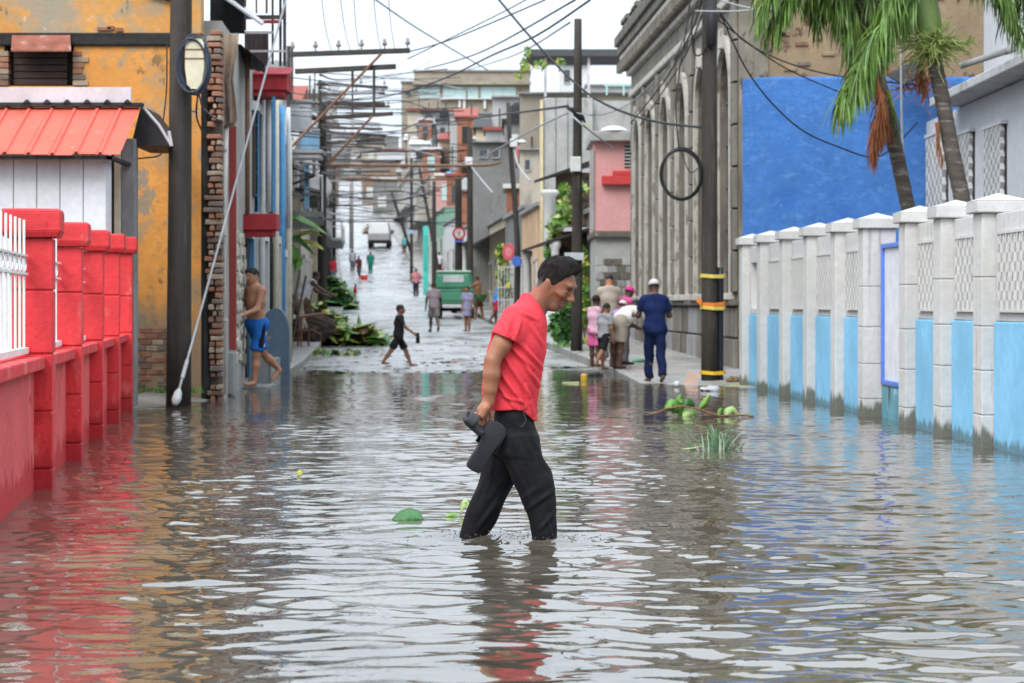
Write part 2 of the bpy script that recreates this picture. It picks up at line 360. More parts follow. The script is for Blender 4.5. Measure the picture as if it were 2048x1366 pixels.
    for gname, gm in wear:
        s = new(); e = .012*H
        if gname in ('tshirt', 'tank', 'dress', 'shirt'):
            g = .010*H; torso(s, g)
            if gname != 'tank':
                for a in A: q = a[0]*.3+a[1]*.7; s.cone(T(a[0]), T(q), .04*H*fat, .041*H, k*.6, flat=True)
            s.cone(T(sp(-.02)), T(sp(.12)), .078*H*fat, .074*H*fat, k*.8, sq=(T((0, 1., 0)), .76))
            if gname == 'dress':
                s.cone(T(sp(.06)), T(pel+np.array((0, 0, -.2*H))), .085*H*fat, .11*H*fat, k)
                s.cut(T(pel+np.array((0, 0, -.17*H))), (0, 0, -1))
            else: s.cut(T(sp(-.035)), T(-up))
            s.cut(T(sp(.345)+fw*.0), T(up)); s.ell(T(sp(.36)+fw*.012*H), np.array((.043, .043, .04))*H, None, .01, 'sub')
            if gname == 'tank':
                for sd in (1, -1): s.ell(T(sh_c+np.array((0, sd*.128*H, -.0*H))), np.array((.05, .04, .075))*H, None, .01, 'sub')
            skin_obj(gname, s, gm, root, 1, fold(.004*H))
        elif gname in ('shorts', 'pants'):
            s.cone(T(sp(0)+np.array((0, .04*H, 0))), T(sp(0)+np.array((0, -.04*H, 0))), .077*H*fat, None, k); s.cone(T(sp(-.01)), T(sp(.055)), .079*H*fat, .074*H*fat, k, sq=(T((0, 1., 0)), .76))
            for l in Ls:
                l = [pel+q for q in l]
                if gname == 'shorts': q = l[0]*.12+l[1]*.88; s.cone(T(l[0]), T(q), .061*H*fat, .062*H*fat, k*.8, flat=True)
                else: s.cone(T(l[0]), T(l[1]), .061*H*fat, .047*H, k*.8).cone(T(l[1]), T(l[2]*.97+l[1]*.03), .046*H, .042*H, k*.5, flat=True)
            s.cut(T(sp(.06)), T(up))
            skin_obj(gname, s, gm, root, 1, fold(.0045*H))
        elif gname == 'shoes':
            for l in Ls: l = [pel+q for q in l]; s.cone(T(l[2]-(0, 0, .016*H)), T(l[3]+(0, 0, .0)), .029*H, .022*H, k*.6)
            skin_obj('shoes', s, gm, root)
    info = dict(root=root, hand=[np.array(at)+T(a[2]+a[3]*.06*H) for a in A], T=T, at=np.array(at), head=np.array(at)+T(hc), back=np.array(at)+T(sp(.2)-fw*.09*H))
    return info

# ---- the man in the red T-shirt, drawn from his outline -------------------------------------------------
def main_man():
    Y0 = 12.3; sc = F/Y0; ox, oy = 1020., 1078.
    def M(px, py, dy=0.): return np.array(((px-ox)/sc, dy, (oy-py)/sc))
    root = thing('person', 'man in bright red T-shirt and black trousers wading head bowed through the flood', 'person', ((ox-CX)*Y0/F, Y0, 0))
    skin = pmat('man_skin', (.32, .135, .072), .45, .16, 9., bump=.15, bscale=130., spec=.4)
    # ---------------- body: head, neck, torso core, arms, legs
    s = SDF((-.36, -.36, -.42), (.46, .36, 1.58), .0056)
    HS = 1.06; HD = rotz(radians(-24))@roty(radians(30)); hc = M(1112, 570, 0.); hx, hyv, hz = HD[:, 0], HD[:, 1], HD[:, 2]
    def hp(x, y, z): return hc+HS*(hx*x+hyv*y+hz*z)        # head frame: x forward, z up (m)
    E = lambda *r: tuple(HS*q for q in r)
    s.ell(hp(-.012, 0, .028), E(.096, .074, .09), HD, .03).ell(hp(.03, 0, -.03), E(.06, .056, .085), HD, .04)
    s.cone(hp(.056, .022, -.094), hp(.056, -.022, -.094), .022, .022, .025)                        # chin
    for sd in (1, -1): s.cone(hp(-.018, sd*.05, -.062), hp(.045, sd*.03, -.096), .019, .018, .025)  # jaw
    s.cone(hp(.076, .034, .034), hp(.076, -.034, .034), .016, .016, .014)                          # brow
    s.cone(hp(.086, 0, .014), hp(.114, 0, -.022), .008, .0125, .012)                               # nose
    for sd in (1, -1):
        s.ell(hp(.1, sd*.014, -.027), E(.012, .009, .009), HD, .007)
        s.ell(hp(.09, sd*.034, .01), E(.02, .02, .011), HD, .01, 'sub')                            # eye socket
        s.ell(hp(.072, sd*.034, .006), E(.015, .015, .012), HD, .004)                              # lid
        s.ell(hp(.06, sd*.046, -.018), E(.024, .018, .018), HD, .022)                              # cheekbone
        s.ell(hp(-.014, sd*.073, -.006), E(.021, .009, .031), HD@rotz(-sd*.25), .006)               # ear
        s.ell(hp(-.006, sd*.088, .002), E(.012, .007, .02), HD@rotz(-sd*.4), .005, 'sub')
        s.ell(hp(.05, sd*.064, -.055), E(.03, .01, .022), HD, .02, 'sub')                         # cheek hollow
    s.cone(hp(.084, .021, -.051), hp(.084, -.021, -.051), .0085, None, .007); s.cone(hp(.085, .018, -.068), hp(.085, -.018, -.068), .0095, None, .007)
    s.cone(hp(.1, .014, -.0595), hp(.1, -.014, -.0595), .0042, None, .003, 'sub'); s.cone(hp(.083, .02, -.082), hp(.083, -.02, -.082), .006, None, .008, 'sub')
    s.cone(M(1060, 626, 0), M(1088, 588, 0), .068, .061, .03)                                      # neck
    for sd in (1, -1): s.cone(M(1082, 636, sd*.035), hp(-.025, sd*.055, -.03), .017, .018, .02)
    s.loft([(M(0, 830)[2], -.04, .07, -.1, .1), (M(0, 760)[2], -.08, .1, -.11, .11), (M(0, 700)[2], -.06, .13, -.12, .12), (M(0, 655)[2], -.02, .14, -.11, .11), (M(0, 628)[2], .06, .13, -.07, .07)], .03)
    # near (right) arm
    sh, el, wr = M(1014, 655, -.185), M(986, 718, -.215), M(978, 800, -.2)
    s.cone(sh, M(1003, 688, -.2), .047, .05, .012).cone(M(1003, 688, -.2), el, .05, .042, .012).cone(el, M(984, 746, -.213), .042, .0445, .012).cone(M(984, 746, -.213), M(981, 775, -.208), .0445, .036, .012).cone(M(981, 775, -.208), wr, .036, .028, .012)
    s.cone(M(1030, 655, .185), M(1045, 720, .22), .042, .042, .03).cone(M(1045, 720, .22), M(1062, 800, .2), .042, .027, .03).cone(M(1062, 800, .2), M(1066, 826, .2), .026, .03, .02)
    # near hand: palm, four bent fingers, thumb
    s.cone(wr, M(967, 817, -.205), .028, .032, .015, sq=((0, 1., 0), 1.25)); s.cone(M(972, 812, -.225), M(964, 828, -.225), .022, .02, .012)
    for j, (a, b, c, r) in enumerate((((972, 826, -.185), (972, 841, -.172), (963, 853, -.175), .0098), ((966, 829, -.205), (966, 846, -.2), (958, 857, -.2), .0102), ((959, 828, -.224), (957, 845, -.223), (952, 855, -.222), .0098), ((953, 823, -.24), (949, 838, -.24), (947, 848, -.238), .0088))):
        s.cone(M(*a), M(*b), r+.001, r, .005).cone(M(*b), M(*c), r, r-.001, .004)
    s.cone(M(977, 812, -.185), M(984, 828, -.178), .013, .0115, .01).cone(M(984, 828, -.178), M(980, 842, -.176), .0115, .0095, .005)
    # legs and feet (below the surface)
    s.cone(M(1034, 870, -.09), M(1074, 980, -.1), .055, .05, .03).cone(M(1078, 980, -.1), M(1092, 1180, -.1), .04, .03, .02).cone(M(1094, 1200, -.1), M(1150, 1212, -.1), .04, .028, .03)
    s.cone(M(1012, 870, .09), M(990, 970, .1), .055, .05, .03).cone(M(990, 970, .1), M(920, 1130, .1), .05, .036, .03).cone(M(910, 1140, .1), M(940, 1190, .1), .038, .026, .03)
    body = skin_obj('body', s, skin, root, 1)
    # hair fade, stubble, lips, brows, with face shade and eye shadow painted as tint
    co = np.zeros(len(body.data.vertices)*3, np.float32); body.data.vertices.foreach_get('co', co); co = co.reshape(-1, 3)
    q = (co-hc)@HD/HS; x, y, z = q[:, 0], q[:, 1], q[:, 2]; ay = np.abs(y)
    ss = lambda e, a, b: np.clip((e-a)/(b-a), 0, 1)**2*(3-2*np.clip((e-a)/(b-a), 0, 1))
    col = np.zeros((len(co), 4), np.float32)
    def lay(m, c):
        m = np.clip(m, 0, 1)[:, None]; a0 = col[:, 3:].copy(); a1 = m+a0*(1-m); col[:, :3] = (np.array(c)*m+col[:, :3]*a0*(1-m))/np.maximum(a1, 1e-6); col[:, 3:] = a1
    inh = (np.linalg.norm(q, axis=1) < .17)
    lay(inh*.6, (.19, .07, .036)); lay(inh*.5*ss(-z, .0, .06)*ss(-x, -.05, .06), (.34, .07, .038)); nk = (co[:, 2] > .95)*(co[:, 2] < 1.3)*(np.abs(co[:, 1]) < .1); lay(nk*~inh*.6, (.34, .07, .038))  # stubble and facial shade painted as an overall darker tint; reddened neck
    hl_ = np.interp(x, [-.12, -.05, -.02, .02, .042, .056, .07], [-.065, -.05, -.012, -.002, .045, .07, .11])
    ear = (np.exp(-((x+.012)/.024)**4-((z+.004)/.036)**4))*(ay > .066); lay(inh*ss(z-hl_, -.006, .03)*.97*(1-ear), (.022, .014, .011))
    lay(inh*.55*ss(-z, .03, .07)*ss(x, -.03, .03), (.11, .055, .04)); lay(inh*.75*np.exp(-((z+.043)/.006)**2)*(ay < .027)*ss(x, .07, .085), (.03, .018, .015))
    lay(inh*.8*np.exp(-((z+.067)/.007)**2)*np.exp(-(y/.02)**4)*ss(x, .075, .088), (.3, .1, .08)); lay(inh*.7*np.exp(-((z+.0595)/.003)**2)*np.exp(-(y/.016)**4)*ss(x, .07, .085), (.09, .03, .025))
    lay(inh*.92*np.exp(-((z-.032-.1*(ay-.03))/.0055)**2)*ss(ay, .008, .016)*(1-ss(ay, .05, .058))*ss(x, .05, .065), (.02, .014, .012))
    lay(inh*.85*np.exp(-((z-.004+.05*(ay-.034))/.0038)**2)*ss(ay, .016, .024)*(1-ss(ay, .044, .052))*ss(x, .05, .065), (.025, .015, .012)); lay(inh*.4*np.exp(-((z-.012)/.012)**2)*ss(ay, .012, .02)*(1-ss(ay, .044, .055))*ss(x, .05, .065), (.16, .07, .045))  # shadow line of the lowered eyes and socket shade, painted in
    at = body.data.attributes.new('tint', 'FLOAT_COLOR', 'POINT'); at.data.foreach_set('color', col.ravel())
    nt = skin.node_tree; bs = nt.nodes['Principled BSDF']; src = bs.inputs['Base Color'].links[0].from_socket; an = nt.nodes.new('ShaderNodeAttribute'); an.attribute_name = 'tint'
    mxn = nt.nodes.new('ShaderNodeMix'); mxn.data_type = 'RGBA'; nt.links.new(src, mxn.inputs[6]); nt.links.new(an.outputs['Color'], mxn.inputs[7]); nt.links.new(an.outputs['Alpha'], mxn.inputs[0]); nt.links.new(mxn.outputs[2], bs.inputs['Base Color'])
    # ---------------- hair: longer on top
    s = SDF(hc-.19, hc+.19, .005)
    s.ell(hp(-.012, 0, .042), E(.103, .078, .103), HD, .02).ell(hp(.022, 0, .094), E(.066, .06, .06), HD, .03)
    s.cut(hp(.056, 0, .088), norm(hx-hz*.5)); s.cut(hp(-.02, 0, -.004), norm(-hz+hx*.15))
    rr = np.random.default_rng(3); fr = rr.normal(size=(40, 3))*np.array((70, 150, 70)); ph = rr.uniform(0, 6.3, 40)
    hn = lambda v: .0011*sum(np.sin((v@HD)@fr[i]+ph[i]) for i in range(40))*.4
    skin_obj('hair', s, pmat('man_hair', (.02, .0155, .0135), .6, .3, 30., bump=1., bscale=200., spec=.2), root, 1, hn)
    w0 = np.array(root.location[:]); hb = MB(); rr = np.random.default_rng(9)      # short strands break the outline
    for k in range(2600):
        u = rr.normal(size=3); u[2] = abs(u[2]); u = norm(u); p = np.array((-.012, 0, .042))+u*np.array((.102, .077, .102)) if k % 2 else np.array((.022, 0, .094))+u*np.array((.065, .059, .059))
        if p[2] < .05 or (p[0]-.056)-.5*(p[2]-.088) > 0: continue
        d = norm(u*.8+np.array((.45, 0, .5))+rr.normal(size=3)*.25); l = rr.uniform(.006, .017); sd = norm(np.cross(d, rr.normal(size=3)))*.0009
        A_, B_ = w0+hp(*p), w0+hp(*(p+d*l)); g = HS*(HD@sd); hb.add([A_-g, A_+g, B_], [(0, 1, 2)])
    o = hb.build('hair_strands', MATS['man_hair'], root); o['kind'] = 'stuff'
    # ---------------- T-shirt
    s = SDF((-.26, -.34, .5), (.34, .34, 1.42), .0066)
    Z = lambda y: M(0, y)[2]; X = lambda x: M(x, 0)[0]
    s.loft([(Z(845), X(975), X(1075), -.165, .165), (Z(818), X(966), X(1075), -.175, .175), (Z(780), X(963), X(1079), -.178, .178), (Z(735), X(966), X(1087), -.182, .182), (Z(690), X(976), X(1094), -.185, .185), (Z(660), X(990), X(1095), -.18, .18), (Z(635), X(1008), X(1093), -.165, .165), (Z(612), X(1024), X(1087), -.115, .115), (Z(596), X(1038), X(1078), -.08, .08), (Z(586), X(1044), X(1066), -.06, .06)], .02, pw=2.3)
    s.cone(M(1030, 637, -.13), M(1008, 676, -.198), .072, .072, .05).cone(M(1034, 637, .13), M(1040, 690, .21), .07, .07, .05)
    s.cone(M(1058, 614, 0), M(1094, 578, 0), .0705, .066, .004, 'sub')
    # sleeve mouths and hem
    rr = s.reg((-.4, -.5, .9), (.5, -.12, 1.6)); x, y, z = s.xyz(rr)
    c0 = M(1011, 677, -.2); n0 = norm((-.42, -.1, -.9)); e = (x-c0[0])*n0[0]+(y-c0[1])*n0[1]+(z-c0[2])*n0[2]
    s.d[rr] = np.where((y < -.186), np.maximum(s.d[rr], e), s.d[rr])
    s.cone(M(1012, 670, -.2), M(984, 722, -.217), .052, .052, .004, 'sub')
    r = (slice(None),)*3; x, y, z = s.xyz(r); hem = Z(819)-np.clip((x-X(1045))/.06, 0, 1)*.06+.0*y
    s.d = np.maximum(s.d, (hem-z).astype(np.float32))
    def crease(v, a, b, r, amp, y0=None):
        """one long soft crease from a to b"""
        p = v if y0 is None else v*np.array((1, 0, 1.)); a = np.asarray(a)*(1 if y0 is None else np.array((1, 0, 1.))); b = np.asarray(b)*(1 if y0 is None else np.array((1, 0, 1.)))
        ba = b-a; t = np.clip(((p-a)@ba)/(ba@ba), 0, 1); d = np.linalg.norm(p-a-t[:, None]*ba, axis=1); q = d/r
        return amp*(np.exp(-q*q)-.55*np.exp(-(q-1.7)**2*1.2))*np.sin(pi*np.clip(t, .04, .96))**.5
    def shirt_fold(v):
        x, y, z = v[:, 0], v[:, 1], v[:, 2]; o = .0016*np.sin(z*38+3*np.sin(x*11+y*6))+.0014*np.sin((x+.5*z)*47+2*np.sin(z*13)); nr = y < .02
        for (a, b, r, am) in (((1020, 690), (1066, 735), .012, .008), ((1012, 715), (1058, 790), .011, .008), ((1000, 740), (1050, 812), .012, .009), ((994, 765), (1030, 812), .011, .0065), ((1030, 700), (1078, 770), .011, .008), ((1046, 690), (1084, 735), .010, .005), ((1052, 770), (1066, 825), .011, .006), ((1060, 650), (1086, 690), .010, .004), ((1040, 640), (1030, 680), .011, .005), ((1025, 628), (1012, 668), .009, .004), ((1044, 625), (1074, 640), .009, .0045), ((1005, 790), (1045, 802), .009, .005), ((1002, 640), (1020, 672), .008, .004), ((1010, 632), (1030, 668), .008, .004)):
            o = o+np.where(nr, crease(v, M(*a, -.17), M(*b, -.17), r, am*1.8, 0), 0)
        return o
    skin_obj('t_shirt', s, pmat('red_jersey', (.7, .05, .066), .85, .07, 5., bump=.15, bscale=55., spec=.2), root, 2, shirt_fold)
    # ---------------- trousers
    s = SDF((-.4, -.3, -.34), (.36, .3, .84), .0068)
    s.loft([(Z(808), X(992), X(1058), -.155, .155), (Z(835), X(988), X(1064), -.165, .165), (Z(875), X(985), X(1076), -.17, .17), (Z(905), X(990), X(1080), -.165, .165)], .03, pw=2.4)
    s.loft([(Z(870), X(985), X(1075), -.17, 0.01), (Z(900), X(999), X(1084), -.175, .0), (Z(930), X(1011), X(1098), -.18, .0), (Z(968), X(1027), X(1109), -.18, .0), (Z(1000), X(1042), X(1112), -.18, -.01), (Z(1030), X(1056), X(1113), -.175, -.015), (Z(1066), X(1063), X(1113), -.165, -.02), (Z(1086), X(1067), X(1111), -.16, -.03), (Z(1180), X(1070), X(1111), -.15, -.04)], .035, pw=2.2)
    s.loft([(Z(870), X(985), X(1070), -.01, .17), (Z(905), X(972), X(1062), .0, .175), (Z(934), X(964), X(1045), .0, .18), (Z(969), X(955), X(1028), .01, .18), (Z(1024), X(932), X(1004), .02, .175), (Z(1056), X(922), X(988), .03, .17), (Z(1078), X(916), X(972), .04, .165), (Z(1140), X(900), X(945), .05, .16)], .035, pw=2.2)
    def pant_fold(v):
        x, y, z = v[:, 0], v[:, 1], v[:, 2]; o = .003*np.sin(z*21+2*np.sin(x*13+y*9))+.002*np.sin((x-.4*z)*36+2*np.sin(z*11)); fr_ = y < .0
        for (a, b, r, am) in (((1042, 850), (1078, 935), .013, .007), ((1030, 830), (1050, 920), .012, .006), ((1056, 850), (1090, 930), .012, .006), ((1015, 900), (1060, 1000), .013, .005), ((1052, 1015), (1108, 975), .012, .007), ((1080, 1052), (1110, 1018), .012, .007), ((1046, 990), (1080, 968), .012, .004), ((1092, 1025), (1106, 1078), .01, .006), ((1076, 905), (1104, 945), .012, .006)):
            o = o+np.where(fr_, crease(v, M(*a, -.1), M(*b, -.1), r, am, 0), 0)
        for (a, b, r, am) in (((990, 900), (972, 985), .014, .005), ((1015, 975), (960, 1050), .014, .006), ((1000, 1000), (950, 1066), .012, .006), ((975, 945), (945, 1010), .012, .005)):
            o = o+np.where(fr_, 0, crease(v, M(*a, .1), M(*b, .1), r, am, 0))
        return o
    skin_obj('trousers', s, pmat('black_trousers', (.007, .007, .008), .8, .2, 6., bump=.2, bscale=45., spec=.2), root, 1, pant_fold)
    w0 = np.array(root.location[:]); b = MB()          # pocket seam and belt loop seams
    b.tube([w0+M(1046, 818, -.167), w0+M(1052, 838, -.168), w0+M(1046, 848, -.174), w0+M(1040, 850, -.176)], .0032, 6); b.build('pocket_seam', plain('seam', (.035, .035, .038), .7), root)
    # ---------------- slippers in the hand
    def slipper(lbl, a, b, nrm, wd, base):
        """sole from heel a to toe b, nrm: upper side"""
        a, b = w0+M(*a), w0+M(*b); L = np.linalg.norm(b-a); t = norm(b-a); n = norm(np.asarray(nrm, float)-t*np.dot(nrm, t)); sd = np.cross(n, t)
        r = thing('slipper', lbl, 'slipper', tuple((a+b)/2), 'pair of black slippers')
        out = [(0, .0), (.012, .5), (.06, .72), (.2, .74), (.4, .68), (.55, .74), (.75, .96), (.88, .95), (.96, .7), (1, .25)]
        ring = [(u*L, q*wd/2) for u, q in out]+[(u*L, -q*wd/2) for u, q in out[::-1][:-1]]
        m = MB(); k = len(ring); th = .03
        lay = [(0, .93), (.004, 1), (th-.004, 1), (th, .96)]; v = []
        for z, q in lay: v += [a+t*(L/2+(u-L/2)*q)+sd*x*q+n*(z+.012*(u/L-.4)**2*4*.5) for u, x in ring]
        f = [(i*k+j, i*k+(j+1) % k, (i+1)*k+(j+1) % k, (i+1)*k+j) for i in range(3) for j in range(k)]+[tuple(range(k))[::-1], tuple(3*k+j for j in range(k))]
        m.add(v, f); m.build('sole', base, r, True, .002)
        m = MB(); n2 = 9; st = []                       # band over the instep
        for u in (.5, .58, .68, .78, .86):
            for j in range(n2):
                an = pi*j/(n2-1); hgt = .055*(1-(u-.5)*1.2); st.append(a+t*u*L+sd*cos(an)*wd*.49+n*(th*.6+sin(an)*hgt))
        m.add(st, [(i*n2+j, i*n2+j+1, (i+1)*n2+j+1, (i+1)*n2+j) for i in range(4) for j in range(n2-1)]); m.build('strap', base, r, True, solid=.007)
        return r
    rub = plain('slipper_rubber', (.014, .015, .018), .55, bump=.15)
    slipper('black slipper pointing backwards, gripped by its heel end in the wading man\'s fingers', (962, 866, -.235), (924, 829, -.26), (.62, -.35, .75), .1, plain('slipper_sole', (.03, .032, .036), .6))
    slipper('black slipper hanging sole outward below the wading man\'s hand against his trousers', (948, 936, -.24), (1001, 842, -.215), (-.3, .95, -.1), .125, rub)
# ------------------------------------------------------------------ ground, road, pavements, water
def noise2(x, y, sc, seed, oct=4):
    r = np.random.default_rng(seed); o = 0; a = 1.
    for i in range(oct):
        for _ in range(5):
            th = r.uniform(0, 2*pi); k = 2*pi/sc*2**i*r.uniform(.7, 1.3); o = o+a*np.sin(k*(x*cos(th)+y*sin(th))+r.uniform(0, 6.3))/5
        a *= .55
    return o
def sheet(name, xs, ys, zf, m, kind='structure', smooth=True, xf=None):
    A, B = np.meshgrid(xs, ys, indexing='ij'); X = A if xf is None else xf(A, B); Z = zf(X, B)
    v = np.stack([X, B, Z], -1).reshape(-1, 3); n, k = len(xs), len(ys); i, j = np.meshgrid(np.arange(n-1), np.arange(k-1), indexing='ij'); a = (i*k+j).ravel()
    o = link(name, fast_mesh(name, v, np.stack([a, a+k, a+k+1, a+1], 1), smooth=smooth), m); return tag(o, kind=kind)
YS = np.unique(np.concatenate([np.arange(-20, 60, .5), np.arange(60, 200, 2), np.arange(200, 700, 8), np.array([900, 1500, 3000, 5000])])).astype(float)
sheet('ground', np.concatenate([[-3000, -800, -200, -80], np.arange(-40, 41, 4), [80, 200, 800, 3000]]).astype(float), YS, lambda X, Y: ground_h(Y)-.12, pmat('earth', (.16, .135, .1), .95, .3, .5, bump=.3, bscale=6.))

def wet_mat(name, col, r0, r1, scale, bump):
    m = pmat(name, col, .3, .25, scale, bump=bump, bscale=22., spec=.6, spots=[(tuple(c*.55 for c in col), .7, .5, .12, (1, .35, 1), .8), (tuple(min(1, c*1.5) for c in col), 1.7, .6, .1, None, .5)])
    nt = m.node_tree; b = nt.nodes['Principled BSDF']; g = nt.nodes.new('ShaderNodeNewGeometry'); mp = nt.nodes.new('ShaderNodeMapping'); mp.inputs['Scale'].default_value = (1, .3, 1)
    n = nt.nodes.new('ShaderNodeTexNoise'); n.inputs['Scale'].default_value = .8; n.inputs['Detail'].default_value = 5; rg = nt.nodes.new('ShaderNodeMapRange')
    nt.links.new(g.outputs['Position'], mp.inputs[0]); nt.links.new(mp.outputs[0], n.inputs['Vector']); nt.links.new(n.outputs['Fac'], rg.inputs[0])
    rg.inputs[1].default_value = .38; rg.inputs[2].default_value = .62; rg.inputs[3].default_value = r0; rg.inputs[4].default_value = r1
    nt.links.new(rg.outputs[0], b.inputs['Roughness']); return m
M_ROAD = wet_mat('wet_road', (.33, .33, .325), .14, .45, .8, .1)
M_PAVE = wet_mat('wet_pavement', (.3, .285, .26), .25, .6, 1.2, .3)
M_KERB = pmat('kerb_stone', (.3, .29, .27), .6, .25, 2., bump=.3, bscale=25., spots=[((.1, .1, .09), 3., .55, .1)])
def road_z(X, Y):
    fade = np.interp(Y, [0, 60, 120], [1, 1, .4]); c = (kerb_r(Y)+kerb_l(Y))/2
    return ground_h(Y)+.035*(1-((X-c)/2.6)**2)+(.03*noise2(X, Y, 5., 3)+.008*noise2(X, Y, .9, 5))*fade
ys = np.unique(np.concatenate([np.arange(3, 75, .22), np.arange(75, 200, 1.), np.arange(200, 620, 5)])).astype(float)
sheet('road', np.linspace(0, 1, 40), ys, road_z, M_ROAD, xf=lambda A, B: kerb_l(B)-.05+A*(kerb_r(B)-kerb_l(B)+.1))
SWV = np.vectorize(SW)
def pave_strip(name, side, y0, y1, wd):
    yy = ys[(ys >= y0) & (ys <= y1)]
    k = (lambda Y: kerb_r(Y)+.16) if side > 0 else (lambda Y: kerb_l(Y)-.16)
    sheet(name, np.linspace(0, 1, 6)[::side], yy, lambda X, Y: SWV(Y)+.008*noise2(X, Y, 1.6, 9)+(.03*np.clip(np.abs(X-k(Y)), 0, 3)), M_PAVE, xf=lambda A, B: k(B)+side*A*wd)
    prof = [(.0, -.3), (.0, -.012), (.015, .0), (.16, .004), (.16, -.1)]; v = []; f = []
    for Y in yy:
        kk = KR(Y) if side > 0 else KL(Y)
        for a, z in prof: v.append((kk+side*a, Y, SW(Y)+z+.006*sin(Y*3.1)))
    n = len(prof)
    for i in range(len(yy)-1):
        for j in range(n-1): q = (i*n+j, i*n+j+1, (i+1)*n+j+1, (i+1)*n+j); f.append(q if side < 0 else q[::-1])
    b = MB(); b.add(v, f); tag(b.build('kerb', M_KERB, None, False), kind='structure')
pave_strip('pavement', 1, 26, 600, 3.2)
pave_strip('pavement', -1, 31, 600, 2.2)

# flood water: real waves on a fine sheet
def build_water():
    xs = np.arange(-7.5, 6.51, .038); ys_ = np.concatenate([np.arange(5.2, 24, .024), np.arange(24, 52, .07)])
    A, B = np.meshgrid(xs, ys_, indexing='ij'); r = np.random.default_rng(11); Z = np.zeros_like(A)
    calm = np.clip(.62+.42*noise2(A, B, 5., 21, 3), .22, 1.15)*np.interp(B, [5, 9, 13, 18, 26, 36, 46], [1.1, 1., .85, .68, .5, .34, .15])
    wx = A+.12*noise2(A, B, 2.4, 31, 2); wy = B+.16*noise2(A, B, 1.9, 33, 2)
    for i in range(90):
        lam = .095*(.56/.095)**(r.random()**1.05); th = pi/2+r.normal()*.75; k = 2*pi/lam; slope = .0165*(lam/.3)**-.02
        amp = slope/k; ph = r.uniform(0, 6.3); q = k*(wx*cos(th)+wy*sin(th))+ph
        near = .7 if lam < .16 else 1.; fade = np.interp(B, [0, 8, 14, 24, 30, 52], [near, near, 1.15, 1.15, 1 if lam > .3 else .25, 1 if lam > .3 else .15])
        Z += amp*fade*(np.sin(q)+.18*np.cos(2*q))
    Z *= calm*1.18
    man_x = (1020-CX)*12.3/F
    for lx, ly, s in ((man_x+.185, 12.2, 1.), (man_x-.19, 12.4, .9)):          # rings and churn round the legs
        d = np.hypot(A-lx, (B-ly)); Z += s*.016*np.exp(-((d-.17)/.14)**2)*np.sin(d*62+1.5*noise2(A, B, .35, 41, 2))+s*.0042*np.exp(-d/.7)*np.sin(d*27)
        Z += s*.026*np.exp(-(d/.21)**2)*np.maximum(0, noise2(A, B, .14, 43, 3))
    v = np.stack([A, B, Z], -1).reshape(-1, 3); n, k = A.shape; i, j = np.meshgrid(np.arange(n-1), np.arange(k-1), indexing='ij'); a = (i*k+j).ravel()
    m = bpy.data.materials.new('flood_water'); m.use_nodes = True; nt = m.node_tree; N = nt.nodes; L = nt.links; b = N['Principled BSDF']
    g = N.new('ShaderNodeNewGeometry'); no = N.new('ShaderNodeTexNoise'); no.inputs['Scale'].default_value = .7; no.inputs['Detail'].default_value = 4
    rp = N.new('ShaderNodeValToRGB'); rp.color_ramp.elements[0].color = (.06, .051, .037, 1); rp.color_ramp.elements[1].color = (.1, .086, .066, 1); rp.color_ramp.elements[0].position = .35; rp.color_ramp.elements[1].position = .65
    L.new(g.outputs['Position'], no.inputs['Vector']); L.new(no.outputs['Fac'], rp.inputs[0]); L.new(rp.outputs[0], b.inputs['Base Color'])
    b.inputs['Roughness'].default_value = .035; b.inputs['IOR'].default_value = 1.75; b.inputs['Specular IOR Level'].default_value = .7
    n2 = N.new('ShaderNodeTexNoise'); n2.inputs['Scale'].default_value = 9; n2.inputs['Detail'].default_value = 3; bp = N.new('ShaderNodeBump'); bp.inputs['Strength'].default_value = .05; bp.inputs['Distance'].default_value = .02
    L.new(g.outputs['Position'], n2.inputs['Vector']); L.new(n2.outputs['Fac'], bp.inputs['Height']); L.new(bp.outputs[0], b.inputs['Normal'])
    o = link('water', fast_mesh('water', v, np.stack([a, a+k, a+k+1, a+1], 1), smooth=True), m); tag(o, kind='structure')
build_water()
b = MB(); b.box((-60, -30, -.03), (-7.45, 40, -.012)); b.box((6.45, -30, -.03), (60, 26, -.012)); b.box((-7.45, -30, -.03), (6.45, 5.25, -.012)); tag(b.build('water', bpy.data.materials['flood_water']), kind='structure')
# concrete apron between the red wall and the yellow house, sloping into the water
v = []; f = []
ap = [(-4.55, 22.2), (-4.35, 24.5), (-4.2, 27.0), (-4.0, 29.6)]
b = MB(); b.hexa([(-5.4, 24.6, -.5), (-4.1, 25.2, -.5), (-3.35, 30.2, -.5), (-5.2, 29.95, -.5), (-5.4, 24.6, -.02), (-4.05, 25.4, -.06), (-3.5, 30.2, -.05), (-4.6, 29.95, .13)]); tag(b.build('pavement', M_PAVE, None, False, .03), kind='structure')
# ------------------------------------------------------------------ red garden wall (left)
M_RED = pmat('red_paint', (.62, .035, .04), .6, .16, 2.2, spots=[((.68, .15, .13), 3., .54, .12, (1, 1, .4), .7), ((.4, .016, .02), 5., .58, .08, (1, 1, .6), .75), ((.5, .3, .26), 16., .69, .03, None, .8), ((.2, .02, .02), 2.2, .6, .1, (3, 3, .3), .55), ((.42, .34, .3), 5., .7, .012, None, .9)], bump=.3, bscale=26., base=((.36, .012, .016), .14, .12, .35, .85))
M_REDP = pmat('red_faded', (.62, .085, .085), .7, .12, 1.8, spots=[((.68, .2, .18), 1.6, .52, .16, (1.5, 1.5, .3), .7), ((.48, .02, .024), 2.2, .6, .03, None, .9)], bump=.3, bscale=24., base=((.42, .014, .018), .16, .05, .5, .9))
M_WMET = plain('white_metal', (.72, .72, .71), .45)
RW = [(105, 980), (172, 925), (217, 882), (243, 848), (265, 821)]
